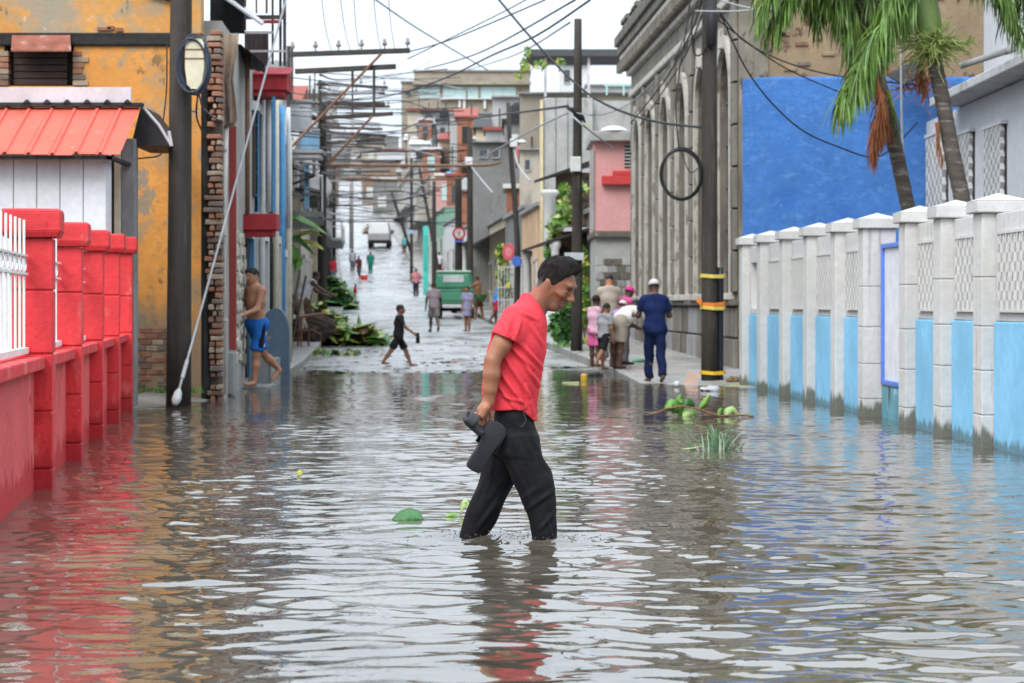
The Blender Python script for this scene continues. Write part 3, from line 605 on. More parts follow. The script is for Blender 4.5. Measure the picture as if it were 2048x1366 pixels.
RWP = [(XP(x, 5781/(y-608)), 5781/(y-608)) for x, y in RW]
d0 = norm((RWP[4][0]-RWP[0][0], RWP[4][1]-RWP[0][1], 0)); st = 2.72
RWP = [(RWP[0][0]-d0[0]*st, RWP[0][1]-d0[1]*st)]+[(RWP[0][0]+d0[0]*st*i*1.06, RWP[0][1]+d0[1]*st*i*1.06) for i in range(5)]
ud = (-d0[0], -d0[1])            # u runs back towards the camera so that n points to the street
red_tops = [1.86, 1.86, 1.87, 1.9, 1.95, 2.0]
ordn = ['', 'nearest', 'second', 'third', 'fourth', 'last']
for i in range(6):
    px, py = RWP[i]; fr = frame((px, py, 0), (d0[0], d0[1])); fr2 = lambda u, n, z, fr=fr: fr(u, -n, z)   # n>0: towards the street
    if i:
        pl = thing('wall_pillar', f'{ordn[i]} pillar from the camera of the red wall, square with stepped cap', 'pillar', (px, py, 0), 'pillars of the red garden wall')
        top = red_tops[i]; zs = [-.35, .02, .40, .80, 1.2, 1.54, top-.19]
        zs = [-.35, .14, .52, .9, 1.32, top-.19]; 
        for a, c in zip(zs[:-1], zs[1:]):
            b = MB(); b.box((0, -.28, a+.007), (.26, 0, c-.007), fr2); b.build('block', M_RED, pl, bevel=.006)
        b = MB(); b.box((.013, -.267, -.34), (.247, -.013, top-.2), fr2); b.build('core', M_RED, pl)
        b = MB(); b.box((-.035, -.315, top-.19), (.295, .035, top-.15), fr2, -.02); b.box((-.055, -.335, top-.15), (.315, .055, top-.02), fr2); b.box((-.055, -.335, top-.02), (.315, .055, top), fr2, .012); b.build('cap', M_RED, pl, bevel=.006)
for i in range(5):
    a = np.array(RWP[i]); c = np.array(RWP[i+1]); fr = frame((*a, 0), (d0[0], d0[1])); L = float(np.linalg.norm(c-a)); fr2 = lambda u, n, z, fr=fr: fr(u, -n, z)
    wl = thing('garden_wall', f'faded red low wall panel with coping, {["nearest, at the left edge of the picture", "between the nearest and second red pillars", "between the second and third red pillars", "between the third and fourth red pillars", "between the fourth and last red pillars"][i]}', 'wall', (*a, 0), 'low panels of the red garden wall')
    u0 = .262 if i else -1.5
    b = MB(); b.box((u0, -.22, -.35), (L-.002, -.12, .8), fr2); b.build('panel', M_REDP, wl, bevel=.006)
    b = MB(); b.box((u0, -.3, .8), (L-.002, -.045, .885), fr2); b.build('coping', M_RED, wl, bevel=.012)
    if i < 3:
        gr = thing('metal_railing', f'white metal bar railing on the red wall, {["cut by the left edge of the picture", "behind the nearest red pillar", "behind the second red pillar"][i]}', 'railing', (*a, .9), 'white railings on the red wall')
        b = MB(); b.box((u0, -.19, .905), (L-.03, -.15, .945), fr2); b.box((u0, -.185, 1.42), (L-.03, -.155, 1.435), fr2); b.box((u0, -.185, 1.54), (L-.03, -.155, 1.555), fr2); b.build('rail', M_WMET, gr)
        n = int((L-u0)/.3)
        for k in range(n):
            u = u0+.15+k*.3; b = MB(); b.tube([fr2(u, -.17, .93), fr2(u, -.17, 1.78)], .009, 6); b.build('bar', M_WMET, gr)
            if True:
                b = MB(); b.tube([fr2(u+.14*cos(t), -.17, 1.49+.05*sin(t)) for t in np.linspace(0, 2*pi, 11)], .006, 5); b.build('ring', M_WMET, gr)

# ------------------------------------------------------------------ white clad house with red metal awning (left, behind the red wall)
YH = 28.0; xr = XP(237, YH)
M_CLAD = pmat('white_cladding', (.66, .67, .69), .55, .06, 1.5, bump=.1, bscale=40., spots=[((.5, .5, .5), 2., .62, .1, (4, 4, .4), .5)])
M_AWN = pmat('red_sheet_metal', (.68, .12, .085), .42, .08, 2., bump=.08, bscale=30., spots=[((.74, .25, .2), 5., .6, .1, (1, 1, 3), .6), ((.5, .07, .05), 7., .66, .06)])
M_GALV = pmat('galvanised', (.55, .52, .53), .5, .12, 2., spots=[((.34, .16, .12), 2.4, .62, .1, (3, 3, .5), .55)], bump=.15)
M_BLK = pmat('black_sheet', (.022, .022, .022), .7, .3, 3., spots=[((.1, .1, .1), 5., .62, .1)], bump=.2)
M_CONC = pmat('grey_concrete', (.27, .27, .265), .9, .2, 1.4, spots=[((.14, .14, .135), 2., .55, .12, (2, 2, .5), .8)], bump=.35)
hs = thing('clad_house', 'small white metal-clad house with red awning behind the red wall', 'house', (xr, YH, 0))
fr = frame((0, YH, 0), (1, 0)); 
YC = YH-1.12; xk = XP(214, YC); b = MB(); b.box((-9, YC+.06, 0), (xk, YC+.3, 3.0)); b.build('wall', M_CLAD, hs)
k = xk-.01
n = 0
while k > -8.6:
    b = MB(); b.box((k-.262, YC+.02, .05), (k-.004, YC+.06, 3.0)); b.build('panel', M_CLAD, hs, bevel=.008); k -= .266; n += 1
b = MB(); b.box((xr-.2, YH-.03, 0), (xr-.05, YH+.3, 3.25)); b.build('door_gap', M_BLK, hs)
b = MB(); b.box((xr-.045, YH-.05, 0), (xr+.035, YH+.3, 3.2)); b.build('trim', plain('cream_trim', (.62, .57, .45), .7), hs, bevel=.006)
b = MB(); b.box((xr+.04, YH-.04, -.1), (xr+.2, YH+.22, 3.2)); b.build('column', M_CONC, hs, bevel=.01)
# awning of ribbed sheets
aw_r = XP(280, YH)+.0; zt, zb, dp = ZP(215, YH), ZP(309, YH-1.45), 1.45
x = aw_r; i = 0
while x > -8.8:
    wd = .27; v = []; pr = [(0, 0), (.02, 0), (.035, .028), (.06, .028), (.075, 0), (wd, 0)]
    b = MB(); sag = .008*sin(i*2.1)
    for t, (yy, zz) in enumerate(((YH, zt), (YH-dp*.5, (zt+zb)/2+sag), (YH-dp, zb+sag))): v += [(x-wd+u, yy, zz+h) for u, h in pr]
    m = len(pr); b.add(v, [(r*m+j, r*m+j+1, (r+1)*m+j+1, (r+1)*m+j)[::-1] for r in range(2) for j in range(m-1)]); o = b.build('awning_sheet', M_AWN, hs, solid=.004); x -= wd; i += 1
b = MB(); b.box((-8.8, YH-dp+.05, zb-.05), (aw_r-.1, YH-dp+.09, zb-.012)); b.box((aw_r-.16, YH-dp+.05, zb-.05), (aw_r-.1, YH, zb-.01)); b.build('awning_rail', M_BLK, hs)
b = MB(); b.box((-9, YH-.1, ZP(210, YH)+.02), (XP(265, YH), YH-.05, ZP(176, YH))); b.build('parapet_sheet', M_GALV, hs, bevel=.004)
b = MB(); b.box((-9, YH-.12, ZP(214, YH)), (XP(288, YH), YH+.02, ZP(207, YH))); b.build('gutter', M_BLK, hs)
for i in range(6):
    b = MB(); xx = XP(60+40*i, YH); b.hexa([(xx-.06, YH-.14, ZP(208, YH)), (xx+.04, YH-.14, ZP(208, YH)), (xx+.04, YH-.1, ZP(208, YH)), (xx-.06, YH-.1, ZP(208, YH)), (xx-.02, YH-.14, ZP(201, YH)), (xx, YH-.14, ZP(201, YH)), (xx, YH-.1, ZP(201, YH)), (xx-.02, YH-.1, ZP(201, YH))]); b.build('ridge_tooth', M_BLK, hs)
q = [P(282, 210, YH+.1), P(338, 286, YH+.1), P(340, 292, YH+.1), P(262, 290, YH+.1)]
b = MB(); b.add([np.array(p)+(0, d, 0) for d in (0, 1.5) for p in q], [(3, 2, 1, 0), (4, 5, 6, 7), (0, 1, 5, 4), (1, 2, 6, 5), (2, 3, 7, 6), (3, 0, 4, 7)]); b.build('gable_end', M_BLK, hs)
b = MB(); b.tube([P(280, 207, YH), P(318, 250, YH), P(342, 290, YH)], .018, 6); b.tube([P(338, 262, YH), P(343, 292, YH)], .02, 6); b.build('roof_edge', M_GALV, hs)

# ------------------------------------------------------------------ yellow plastered house with brick corner
YY = 30.0; xc = XP(443, YY)
M_YEL = pmat('ochre_plaster', (.66, .285, .065), .88, .16, .8, bump=.45, bscale=18., spots=[((.36, .26, .15), 2.6, .5, .12, (1, 1, .8), .75), ((.26, .225, .17), 1.7, .57, .04, (1, 1, .8), .9), ((.1, .085, .06), 3.2, .61, .05, (1, 1, .55), .8), ((.3, .2, .1), 6., .56, .1, None, .6), ((.7, .62, .5), 9., .7, .03, None, .6), ((.42, .2, .05), 2.5, .55, .15)], base=((.26, .2, .13), .75, .7, 1.3, .85))
M_YEL2 = pmat('ochre_plaster_worn', (.58, .28, .08), .9, .18, .9, bump=.45, bscale=18., spots=[((.33, .27, .18), 3., .46, .14, (1, 1, .8), .8), ((.3, .265, .2), 1.1, .5, .1, (1, 1, .8), .85), ((.12, .1, .075), 3.4, .63, .04, (1, 1, .6), .8), ((.55, .47, .36), 7., .66, .04, None, .6)])
BRICKS = [pmat('brick_%d' % i, c, .9, .25, 9., bump=.5, bscale=40.) for i, c in enumerate([(.26, .12, .075), (.31, .15, .095), (.2, .115, .085), (.34, .26, .19), (.17, .13, .11)])]
M_MORT = pmat('mortar', (.23, .19, .15), .95, .25, 8., bump=.5)
M_BEAM = pmat('charred_beam', (.02, .019, .018), .8, .4, 4., bump=.4, stretch=(.3, 3, 3))
yh = thing('plaster_house', 'ochre yellow plastered house with exposed brick corner and dark beam', 'house', (xc, YY, 0))
zbm0, zbm1 = ZP(92, YY), ZP(66, YY); xw = XP(402, YY)
wx0, wx1, wz0, wz1 = XP(24, YY), XP(132, YY), ZP(172, YY), ZP(103, YY)
b = MB()     # lower plaster with the window hole
b.box((-12, YY, -.3), (xw, YY+.3, wz0)); b.box((-12, YY, wz0), (wx0-.1, YY+.3, zbm0)); b.box((wx1+.1, YY, wz0), (xw, YY+.3, zbm0)); b.build('wall', M_YEL, yh)
b = MB(); b.box((-12, YY, zbm1), (xw, YY+.3, 8.2)); b.build('upper_wall', M_YEL2, yh)
b = MB(); b.box((-12, YY-.05, zbm0), (XP(345, YY), YY+.28, zbm1)); b.build('beam', M_BEAM, yh, bevel=.02)
b = MB(); b.box((xw-.2, YY+.3, -.3), (xc-.02, YY+.42, 4.6)); b.box((-12, YY+.35, -.3), (xw-.2, YY+.6, 8.2)); b.build('inner_wall', M_MORT, yh)
b = MB(); b.box((wx0-.1, YY+.2, wz0), (wx1+.1, YY+.24, wz1+.2)); b.build('window_dark', M_BLK, yh)
for k in range(5):
    b = MB(); z = wz0+.02+k*.088; b.box((wx0, YY+.08, z), (wx1, YY+.12, z+.078)); b.build('shutter_board', pmat('dark_wood', (.05, .032, .026), .8, .3, 5., bump=.4, stretch=(.3, 2, 4)), yh, bevel=.006)
b = MB(); b.hexa([P(22, 103, YY-.3), P(142, 103, YY-.3), P(140, 70, YY-.04), P(24, 70, YY-.04), P(22, 100, YY-.3), P(142, 100, YY-.3), P(140, 68, YY-.03), P(24, 68, YY-.03)]); b.build('window_canopy', pmat('rusty_sheet', (.26, .09, .06), .75, .3, 4., spots=[((.36, .24, .2), 5., .55, .1)], bump=.3), yh)
rng = random.Random(5)
for side, xa in ((0, wx0-.1), (1, wx1+.1)):         # broken brick jambs of the window
    for r in range(6):
        z = wz0+r*.075; L = rng.uniform(.08, .2); b = MB()
        b.box((xa-(L if side == 0 else .01), YY-.025, z+.004), (xa+(.06 if side == 0 else L), YY+.2, z+.068)); b.build('brick', BRICKS[rng.randrange(5)], yh, bevel=.006)
# brick corner: every brick of the quoin
zrow = -.1; r = 0
M_PATCH = pmat('plaster_rest', (.36, .29, .2), .95, .25, 5., bump=.6, bscale=20., spots=[((.2, .15, .11), 4., .55, .1)])
while zrow < ZP(60, YY):
    edge = .045*sin(zrow*2.3)+.03*sin(zrow*7.1); hb_ = .07+rng.uniform(-.008, .006); x1 = xc+rng.uniform(-.008, .012); x0 = XP(414, YY)+edge*.5+(.03 if r % 2 else 0)+rng.uniform(-.02, .02)
    segs = [(x0, x1)] if rng.random() < .5 else [(x0, (x0+x1)/2-.008), ((x0+x1)/2+.008, x1)]
    for a, c in segs:
        if rng.random() < .06: continue
        dy = rng.uniform(-.035, .02); t_ = rng.uniform(-.006, .006); b = MB(); b.hexa([(a, YY-.02+dy, zrow+.005), (c, YY-.02+dy+t_, zrow+.005+t_), (c, YY+.25, zrow+.005), (a, YY+.25, zrow+.005), (a+.004, YY-.015+dy, zrow+hb_), (c-.006, YY-.02+dy+t_, zrow+hb_+t_), (c, YY+.25, zrow+hb_), (a, YY+.25, zrow+hb_)]); b.build('brick', BRICKS[rng.randrange(5)], yh, bevel=.012)
    zrow += .078; r += 1
b = MB(); b.tube([(XP(405+2*sin(z*3), YY), YY+.1, z) for z in np.arange(-.2, 4.6, .2)], [.075+.012*sin(z*5) for z in np.arange(-.2, 4.6, .2)], 6); b.build('tarred_strip', M_BLK, yh)
for r in range(12):                                  # bricks bared at the foot of the wall
    for k in range(4):
        if rng.random() < .78:
            z = .02+r*.076; x = XP(268, YY)+(k+.5*(r % 2))*.155
            if x < XP(335, YY)+.04: b = MB(); b.box((x, YY-.014, z+.005), (x+.145, YY+.04, z+.069)); b.build('brick', BRICKS[rng.randrange(5)], yh, bevel=.006)
for x0, z0, w0 in [(195, 62, 2), (215, 60, 1), (232, 64, 1)]:
    b = MB(); b.box((XP(x0, YY), YY-.03, ZP(z0, YY)), (XP(x0, YY)+.09*w0, YY+.05, ZP(z0, YY)+.05)); b.build('brick', BRICKS[0], yh, bevel=.006)
b = MB(); b.tube([P(345, 0, YY-.05), P(300, -12, YY-.05), P(250, -40, YY-.05)], .03, 6); b.build('eave_pole', M_BEAM, yh)
b = MB(); b.box((-12.3, YY-.25, 8.2), (XP(345, YY), YY+6, 8.4)); b.build('roof', M_CONC, yh)
# rain-stained cloth strip and rusty downpipe sheet at the corner
M_TARP = pmat('brown_tarpaulin', (.33, .24, .17), .8, .25, 2., spots=[((.14, .1, .09), 2., .55, .1, (2, 2, .6))], bump=.3)
tp = thing('hanging_tarpaulin', 'torn brown tarpaulin strip hanging beside the brick corner', 'tarpaulin', P(455, 240, 30.6))
v = []; rows = [(438, 478, 68), (440, 474, 110), (440, 466, 160), (442, 472, 205), (446, 474, 240), (450, 470, 250)]
for x0, x1, y in rows:
    for t in range(7): v.append(P(x0+(x1-x0)*t/6, y+(6 if t % 2 else 0)*(y > 230), 30.5+.06*sin(t*2.2+y*.02)+.02*t))
b = MB(); b.add(v, [(i*7+j, i*7+j+1, (i+1)*7+j+1, (i+1)*7+j) for i in range(5) for j in range(6)]); b.build('sheet', M_TARP, tp, True, solid=.006)
pp = thing('downpipe', 'pale downpipe running down beside the brick corner', 'pipe', P(447, 790, 30.6)); b = MB(); b.tube([P(452, 250, 30.6), P(448, 400, 30.6), P(447, 788, 30.6)], .035, 10); b.build('pipe', plain('pale_pipe', (.58, .54, .5), .6), pp, True); b = MB()
for y in (300, 470, 640): b.box(tuple(np.array(P(447, y, 30.6))-(.05, .05, .012)), tuple(np.array(P(447, y, 30.6))+(.05, .06, .012)))
b.build('clamp', M_GALV, pp)

# ------------------------------------------------------------------ white and blue garden wall (right)
M_WHT = pmat('white_plaster', (.56, .55, .53), .78, .05, 1.2, bump=.35, bscale=20., spots=[((.5, .48, .44), 1.6, .58, .12, (2.5, 2.5, .35), .6), ((.2, .19, .15), 7., .69, .03, None, .7), ((.28, .27, .22), 3., .6, .06, (4, 4, .22), .6), ((.33, .3, .26), 5., .7, .015, None, .85)], base=((.07, .075, .045), .1, .1, .5, .85))
M_CAPW = pmat('white_cap', (.53, .52, .5), .8, .06, 2., bump=.3, spots=[((.3, .29, .27), 3.5, .58, .1, None, .6)])
M_LBL = pmat('sky_blue_paint', (.22, .51, .73), .65, .14, 1.2, bump=.15, spots=[((.42, .64, .78), 1.6, .58, .14, (3, 3, .35), .7), ((.12, .3, .42), 2.2, .66, .06, (2, 2, .5), .5), ((.03, .03, .03), 4., .76, .015, None, .9)], base=((.09, .16, .17), .04, .07, .3, .8))
wy = [18.27, 20.07, 21.67, 23.27, 25.5, 27.25, 29.25, 31.25, 33.35, 35.25]
wxf = lambda Y: 4.0-.037*(Y-20.4)
wd_ = norm((-.037, 1, 0))
oname = ['', 'nearest', 'second', 'third', 'fourth', 'fifth', 'sixth', 'seventh', 'eighth', 'farthest']
for i, Yp in enumerate(wy):
    if i == 0: continue
    fr = frame((wxf(Yp), Yp, 0), (wd_[0], wd_[1]))    # n>0: towards the street
    top = 2.03+.011*(i-1)*1.2; wid = .33
    pl = thing('wall_pillar', f'{oname[i]} pillar from the camera of the white and blue wall, pyramid cap', 'pillar', (wxf(Yp), Yp, 0), 'pillars of the white and blue garden wall')
    if i <= 4:
        zz = [-.35, .28, .66, 1.04, 1.46, top-.02] if i < 3 else [-.35, .2, .58, .98, 1.42, top-.02]
        for a, c in zip(zz[:-1], zz[1:]): b = MB(); b.box((0, -.36, a+.003), (wid, .0, c-.003), fr); b.build('block', M_WHT, pl, bevel=.009)
        b = MB(); b.box((.012, -.35, -.35), (wid-.012, -.012, top-.03), fr); b.build('core', M_WHT, pl)
    else:
        b = MB(); b.box((0, -.36, -.35), (wid, 0, top-.02), fr); b.build('shaft', M_WHT, pl, bevel=.012)
    b = MB(); b.box((-.05, -.41, top-.02), (wid+.05, .05, top+.085), fr); c = fr(wid/2, -.18, top+.155)
    q = [fr(-.05, -.41, top+.085), fr(wid+.05, -.41, top+.085), fr(wid+.05, .05, top+.085), fr(-.05, .05, top+.085), c]; b.add(q, [(0, 1, 4), (1, 2, 4), (2, 3, 4), (3, 0, 4)]); b.build('cap', M_CAPW, pl, bevel=.012)
for i in range(len(wy)-1):
    Ya, Yb = wy[i], wy[i+1]; fr = frame((wxf(Ya), Ya, 0), (wd_[0], wd_[1])); L = (Yb-Ya)/wd_[1]; u0, u1 = .332, L-.002
    nm = f'{["at the right edge of the picture", "between the nearest and second white pillars", "between the second and third white pillars", "", "between the fourth and fifth white pillars", "between the fifth and sixth white pillars", "between the sixth and seventh white pillars", "between the seventh and eighth white pillars", "between the eighth and farthest white pillars"][i]}'
    if i == 3:
        wl = thing('garden_gate', 'white gate panel with blue frame between the third and fourth white pillars', 'gate', (wxf(Ya), Ya, 0))
        b = MB(); b.box((u0, -.28, -.35), (u1, -.2, .34), fr); b.build('threshold_wall', pmat('algae_blue', (.13, .32, .38), .7, .2, 2., spots=[((.05, .07, .03), 2.5, .52, .1, (2, 2, .6)), ((.3, .52, .6), 3., .6, .1)], bump=.3), wl)
        g0, g1 = u0+.02, u1-.02
        b = MB(); b.box((g0+.045, -.26, .4), (g1-.045, -.22, 1.83), fr); b.build('panel', plain('gate_white', (.7, .71, .74), .5), wl)
        b = MB(); b.box((g0, -.265, .36), (g0+.05, -.185, 1.88), fr); b.box((g1-.05, -.265, .36), (g1, -.185, 1.88), fr); b.box((g0+.05, -.265, .36), (g1-.05, -.185, .41), fr); b.box((g0+.05, -.265, 1.83), (g1-.05, -.185, 1.88), fr); b.build('frame', plain('gate_blue', (.1, .2, .62), .5), wl, bevel=.008)
        continue
    wl = thing('garden_wall', f'white wall panel with sky blue lower half and lattice opening, {nm}', 'wall', (wxf(Ya), Ya, 0), 'panels of the white and blue garden wall')
    b = MB(); b.box((u0, -.2, -.35), (u1, -.1, 1.08), fr); b.build('blue_panel', M_LBL, wl, bevel=.012)
    gz0, gz1 = 1.16, 1.84; ga, gb = u0+.14, u1-.14; TT = 2.0+.011*i
    b = MB(); b.box((u0, -.22, 1.085), (u1, -.12, gz0), fr); b.box((u0, -.22, gz1), (u1, -.12, TT), fr); b.box((u0, -.22, gz0), (ga, -.12, gz1), fr); b.box((gb, -.22, gz0), (u1, -.12, gz1), fr); b.build('upper_frame', M_WHT, wl, bevel=.006)
    if i == 8: continue
    b = MB(); b.box((ga, -.185, gz0), (gb, -.085, gz0+.02), fr); b.box((ga, -.185, gz1-.02), (gb, -.085, gz1), fr); b.build('lattice_frame', M_WHT, wl)
    ns = int((gb-ga)/.085)
    for k in range(ns):                              # vertical slats that swell and narrow in four bays
        uc = ga+(k+.5)*(gb-ga)/ns; v = []; f = []; m = 9
        for j in range(m):
            z = gz0+.02+(gz1-gz0-.04)*j/(m-1); hw = .034 if (j % 2 == 0) ^ (k % 2 == 0) else .006
            v += [fr(uc-hw, -.185, z), fr(uc+hw, -.185, z), fr(uc+hw, -.09, z), fr(uc-hw, -.09, z)]
        for j in range(m-1):
            for e in range(4): f.append((j*4+e, j*4+(e+1) % 4, (j+1)*4+(e+1) % 4, (j+1)*4+e))
        f += [(3, 2, 1, 0), tuple((m-1)*4+e for e in range(4))]; b = MB(); b.add(v, f); b.build('slat', M_WHT, wl)

# ------------------------------------------------------------------ blue flank wall and brown wall above it
YB = 40.0
M_BLUE = pmat('blue_render', (.055, .18, .48), .85, .14, 1.8, bump=1., bscale=9., spots=[((.12, .27, .56), 4.5, .5, .2, (1, 1, 1.6), .6), ((.035, .13, .44), 1.1, .54, .16, None, .6), ((.2, .36, .66), 11., .62, .08, None, .5)])
M_BRN = pmat('brown_weathered', (.27, .2, .125), .95, .2, 1.2, bump=.6, bscale=16., spots=[((.3, .22, .13), 2.2, .55, .1), ((.09, .055, .035), 2.8, .58, .08), ((.33, .17, .1), 6., .64, .05)])
bh = thing('flank_wall', 'tall rough blue rendered wall under bare brown masonry behind the palms', 'wall', (XP(1478, YB), YB, 0))
b = MB(); b.box((XP(1478, YB)+.02, YB, -.2), (9.2, YB+.3, ZP(153, YB))); b.build('blue_render', M_BLUE, bh, bevel=.05)
b = MB(); b.box((XP(1482, YB), YB+.06, ZP(153, YB)), (9.2, YB+.36, 9.2)); b.build('bare_masonry', M_BRN, bh)
rng = random.Random(9)
for k in range(26):
    x = rng.uniform(XP(1500, YB), XP(1840, YB)); z = ZP(153, YB)+.1+.085*rng.randrange(0, 20); b = MB(); b.box((x, YB+.03, z), (x+.22, YB+.1, z+.07)); b.build('brick', [M_BRN, BRICKS[2], BRICKS[4], M_BRN][k % 4], bh, bevel=.01)
# ------------------------------------------------------------------ white house behind the wall (right)
HX = 7.0; M_WH = pmat('house_white', (.55, .555, .57), .8, .05, .8, bump=.15, spots=[((.42, .42, .42), 1.4, .64, .08, (2, 2, .35), .5)])
M_SLAB = pmat('slab_grey', (.45, .45, .44), .85, .12, 1.2, bump=.2, spots=[((.15, .15, .14), 1.5, .55, .12, (1, 1, 2), .7)])
wh = thing('white_house', 'white two-storey house with balcony slab and lattice window screens behind the palms', 'house', (HX, 30, 0))
b = MB(); b.box((HX, 22, 0), (HX+6, 39.7, 4.3)); b.build('wall', M_WH, wh)
zs_ = 4.32; b = MB(); b.box((HX-.45, 22, zs_), (HX+6, 36.9, zs_+.14)); b.build('balcony_slab', M_SLAB, wh, bevel=.02)
b = MB(); b.box((HX+.55, 22, zs_+.14), (HX+6, 37.6, 8.5)); b.build('upper_wall', M_WH, wh)
M_LAT = pmat('lattice_grey', (.5, .5, .49), .7, .15, 5., bump=.2)
def win(Ya, Yb, z0, z1, x):
    w = MB(); w.box((x-.012, Ya, z0), (x+.05, Yb, z1)); wn = w.build('window', plain('window_dark', (.05, .055, .06), .3), wh)
    n = int((z1-z0)/.07); m = max(3, int((Yb-Ya)/.16))
    for k in range(m):
        c = Ya+(k+.5)*(Yb-Ya)/m; v = []; f = []; J = 15
        for j in range(J):
            z = z0+(z1-z0)*j/(J-1); hw = .075 if (j+k) % 2 else .012
            v += [(x-.09, c-hw, z), (x-.09, c+hw, z), (x-.03, c+hw, z), (x-.03, c-hw, z)]
        for j in range(J-1):
            for e in range(4): f.append((j*4+e, j*4+(e+1) % 4, (j+1)*4+(e+1) % 4, (j+1)*4+e))
        b = MB(); b.add(v, f); b.build('lattice_slat', M_LAT, wn)
    b = MB(); b.box((x-.1, Ya-.06, z1), (x+.02, Yb+.06, z1+.05)); b.build('window_head', M_WH, wn); b = MB(); b.box((x-.1, Ya-.06, z0-.06), (x+.02, Yb+.06, z0)); b.build('window_sill', M_WH, wn)
YX = lambda px, X: X*F/(px-1024)
win(YX(2014, HX), YX(1977, HX), 2.5, 3.78, HX); win(YX(1950, HX), YX(1917, HX), 2.5, 3.84, HX)
win(37.7, 39.3, 2.3, 4.0, HX)
ac = thing('air_conditioner', 'white air conditioner box standing on the balcony slab of the white house', 'air conditioner', (HX+.1, 33, zs_+.14))
b = MB(); b.box((HX-.1, 31.6, zs_+.16), (HX+.3, 32.6, zs_+.85)); b.build('casing', plain('ac_white', (.6, .6, .58), .5), ac, bevel=.02)
b = MB(); b.lathe((HX-.1, 32.0, zs_+.5), [(.05, -.03), (.22, -.03), (.23, 0), (.05, .01)], 20, (1, 0, 0)); b.build('fan_grille', M_LAT, ac)
dr = thing('drain_pipe', 'grey pipe jutting out above the balcony slab of the white house', 'pipe', P(1930, 130, 30)); b = MB(); b.tube([P(1920, 132, 31), P(2010, 103, 31)], .045, 10); b.tube([P(2010, 103, 31), P(2030, 97, 31)], .05, 10); b.build('pipe', M_CONC, dr, True)
# ------------------------------------------------------------------ grey arcaded building (right)
M_STO = pmat('grey_stone', (.2, .18, .145), .92, .22, 1.1, bump=.6, bscale=12., spots=[((.1, .088, .07), 1.4, .49, .14, (2.5, 2.5, .3), .85), ((.06, .055, .045), 4., .62, .05, (1, 1, .5), .8), ((.38, .355, .31), 2.2, .6, .1, (2, 2, .5), .6)])
M_STD = pmat('dark_stone', (.14, .125, .1), .95, .25, 1.6, bump=.5, bscale=14., spots=[((.07, .065, .055), 1.5, .52, .1, (1.5, 1.5, .5), .85), ((.36, .33, .28), 3., .64, .05)])
M_TRM = pmat('pale_trim', (.5, .475, .42), .88, .15, 2., bump=.35, spots=[((.2, .175, .13), 3., .52, .1, (2, 2, .6), .85)])
M_SHUT = pmat('old_shutter', (.06, .046, .032), .85, .3, 3., bump=.4, stretch=(3, 3, .4))
AY0, AY1 = 40.0, 59.6; ax0 = XP(1478, AY0); fa = frame((ax0, AY0, 0), (-.041, 1)); AL = (AY1-AY0)/cos(math.atan(.041))
ab = thing('arcaded_building', 'old grey stone building with tall arched windows and heavy cornice', 'building', (ax0, AY0, 0))
wins = [1.65, 4.95, 8.25, 11.5, 14.8, 18.0]; hw, zsill, zsp, ztop = .86, 1.42, 4.8, 6.45
b = MB(); edges = [0]+[e for c in wins for e in (c-hw, c+hw)]+[AL]
for i in range(0, len(edges), 2): b.box((edges[i], -.5, -.3), (edges[i+1], 0, ztop), fa)
for c in wins:
    b.box((c-hw, -.5, -.3), (c+hw, 0, zsill), fa); n = 12; pts = [(c+hw*cos(t), zsp+hw*1.15*sin(t)) for t in np.linspace(pi, 0, n)]
    for (u0, z0), (u1, z1) in zip(pts[:-1], pts[1:]): b.hexa([fa(u0, 0, z0), fa(u1, 0, z1), fa(u1, -.5, z1), fa(u0, -.5, z0), fa(u0, 0, ztop), fa(u1, 0, ztop), fa(u1, -.5, ztop), fa(u0, -.5, ztop)])
b.build('wall', M_STO, ab)
b = MB(); b.box((.1, -9, -.3), (AL-.1, -.52, 8.2), fa); b.build('core', M_STD, ab)
for c in wins:
    wn = MB(); wn.box((c-hw, -.2, zsill), (c+hw, -.13, zsp+.97), fa); wo = wn.build('window', M_SHUT, ab)
    b = MB()
    for t in (-.34, 0, .34): b.box((c+t-.02, -.129, zsill), (c+t+.02, -.1, zsp+.5), fa)
    for z in np.arange(zsill+.4, zsp+.5, .75): b.box((c-hw, -.129, z), (c+hw, -.105, z+.05), fa)
    b.build('glazing_bars', M_STD, wo)
    b = MB(); n = 14; out = [(c-hw-.17, zsill)]+[(c+(hw+.17)*cos(t), zsp+(hw+.17)*1.15*sin(t)) for t in np.linspace(pi, 0, n)]+[(c+hw+.17, zsill)]; inn = [(c-hw, zsill)]+[(c+hw*cos(t), zsp+hw*1.15*sin(t)) for t in np.linspace(pi, 0, n)]+[(c+hw, zsill)]
    for k in range(len(out)-1): b.hexa([fa(*((out[k][0], .002, out[k][1]))), fa(out[k+1][0], .002, out[k+1][1]), fa(inn[k+1][0], .002, inn[k+1][1]), fa(inn[k][0], .002, inn[k][1]), fa(out[k][0], .08, out[k][1]), fa(out[k+1][0], .08, out[k+1][1]), fa(inn[k+1][0], .08, inn[k+1][1]), fa(inn[k][0], .08, inn[k][1])])
    b.build('arch_trim', M_TRM, wo)
    b = MB(); b.box((c-hw-.28, -.3, zsill-.12), (c+hw+.28, .17, zsill-.002), fa); b.build('sill', M_TRM, wo, bevel=.015)
    b = MB(); b.box((c-.12, .05, zsp+hw*1.15-.04), (c+.12, .14, zsp+hw*1.15+.32), fa, .015); b.build('keystone', M_TRM, wo)
piers = [.34]+[(a+c)/2 for a, c in zip(wins[:-1], wins[1:])]+[AL-.4]
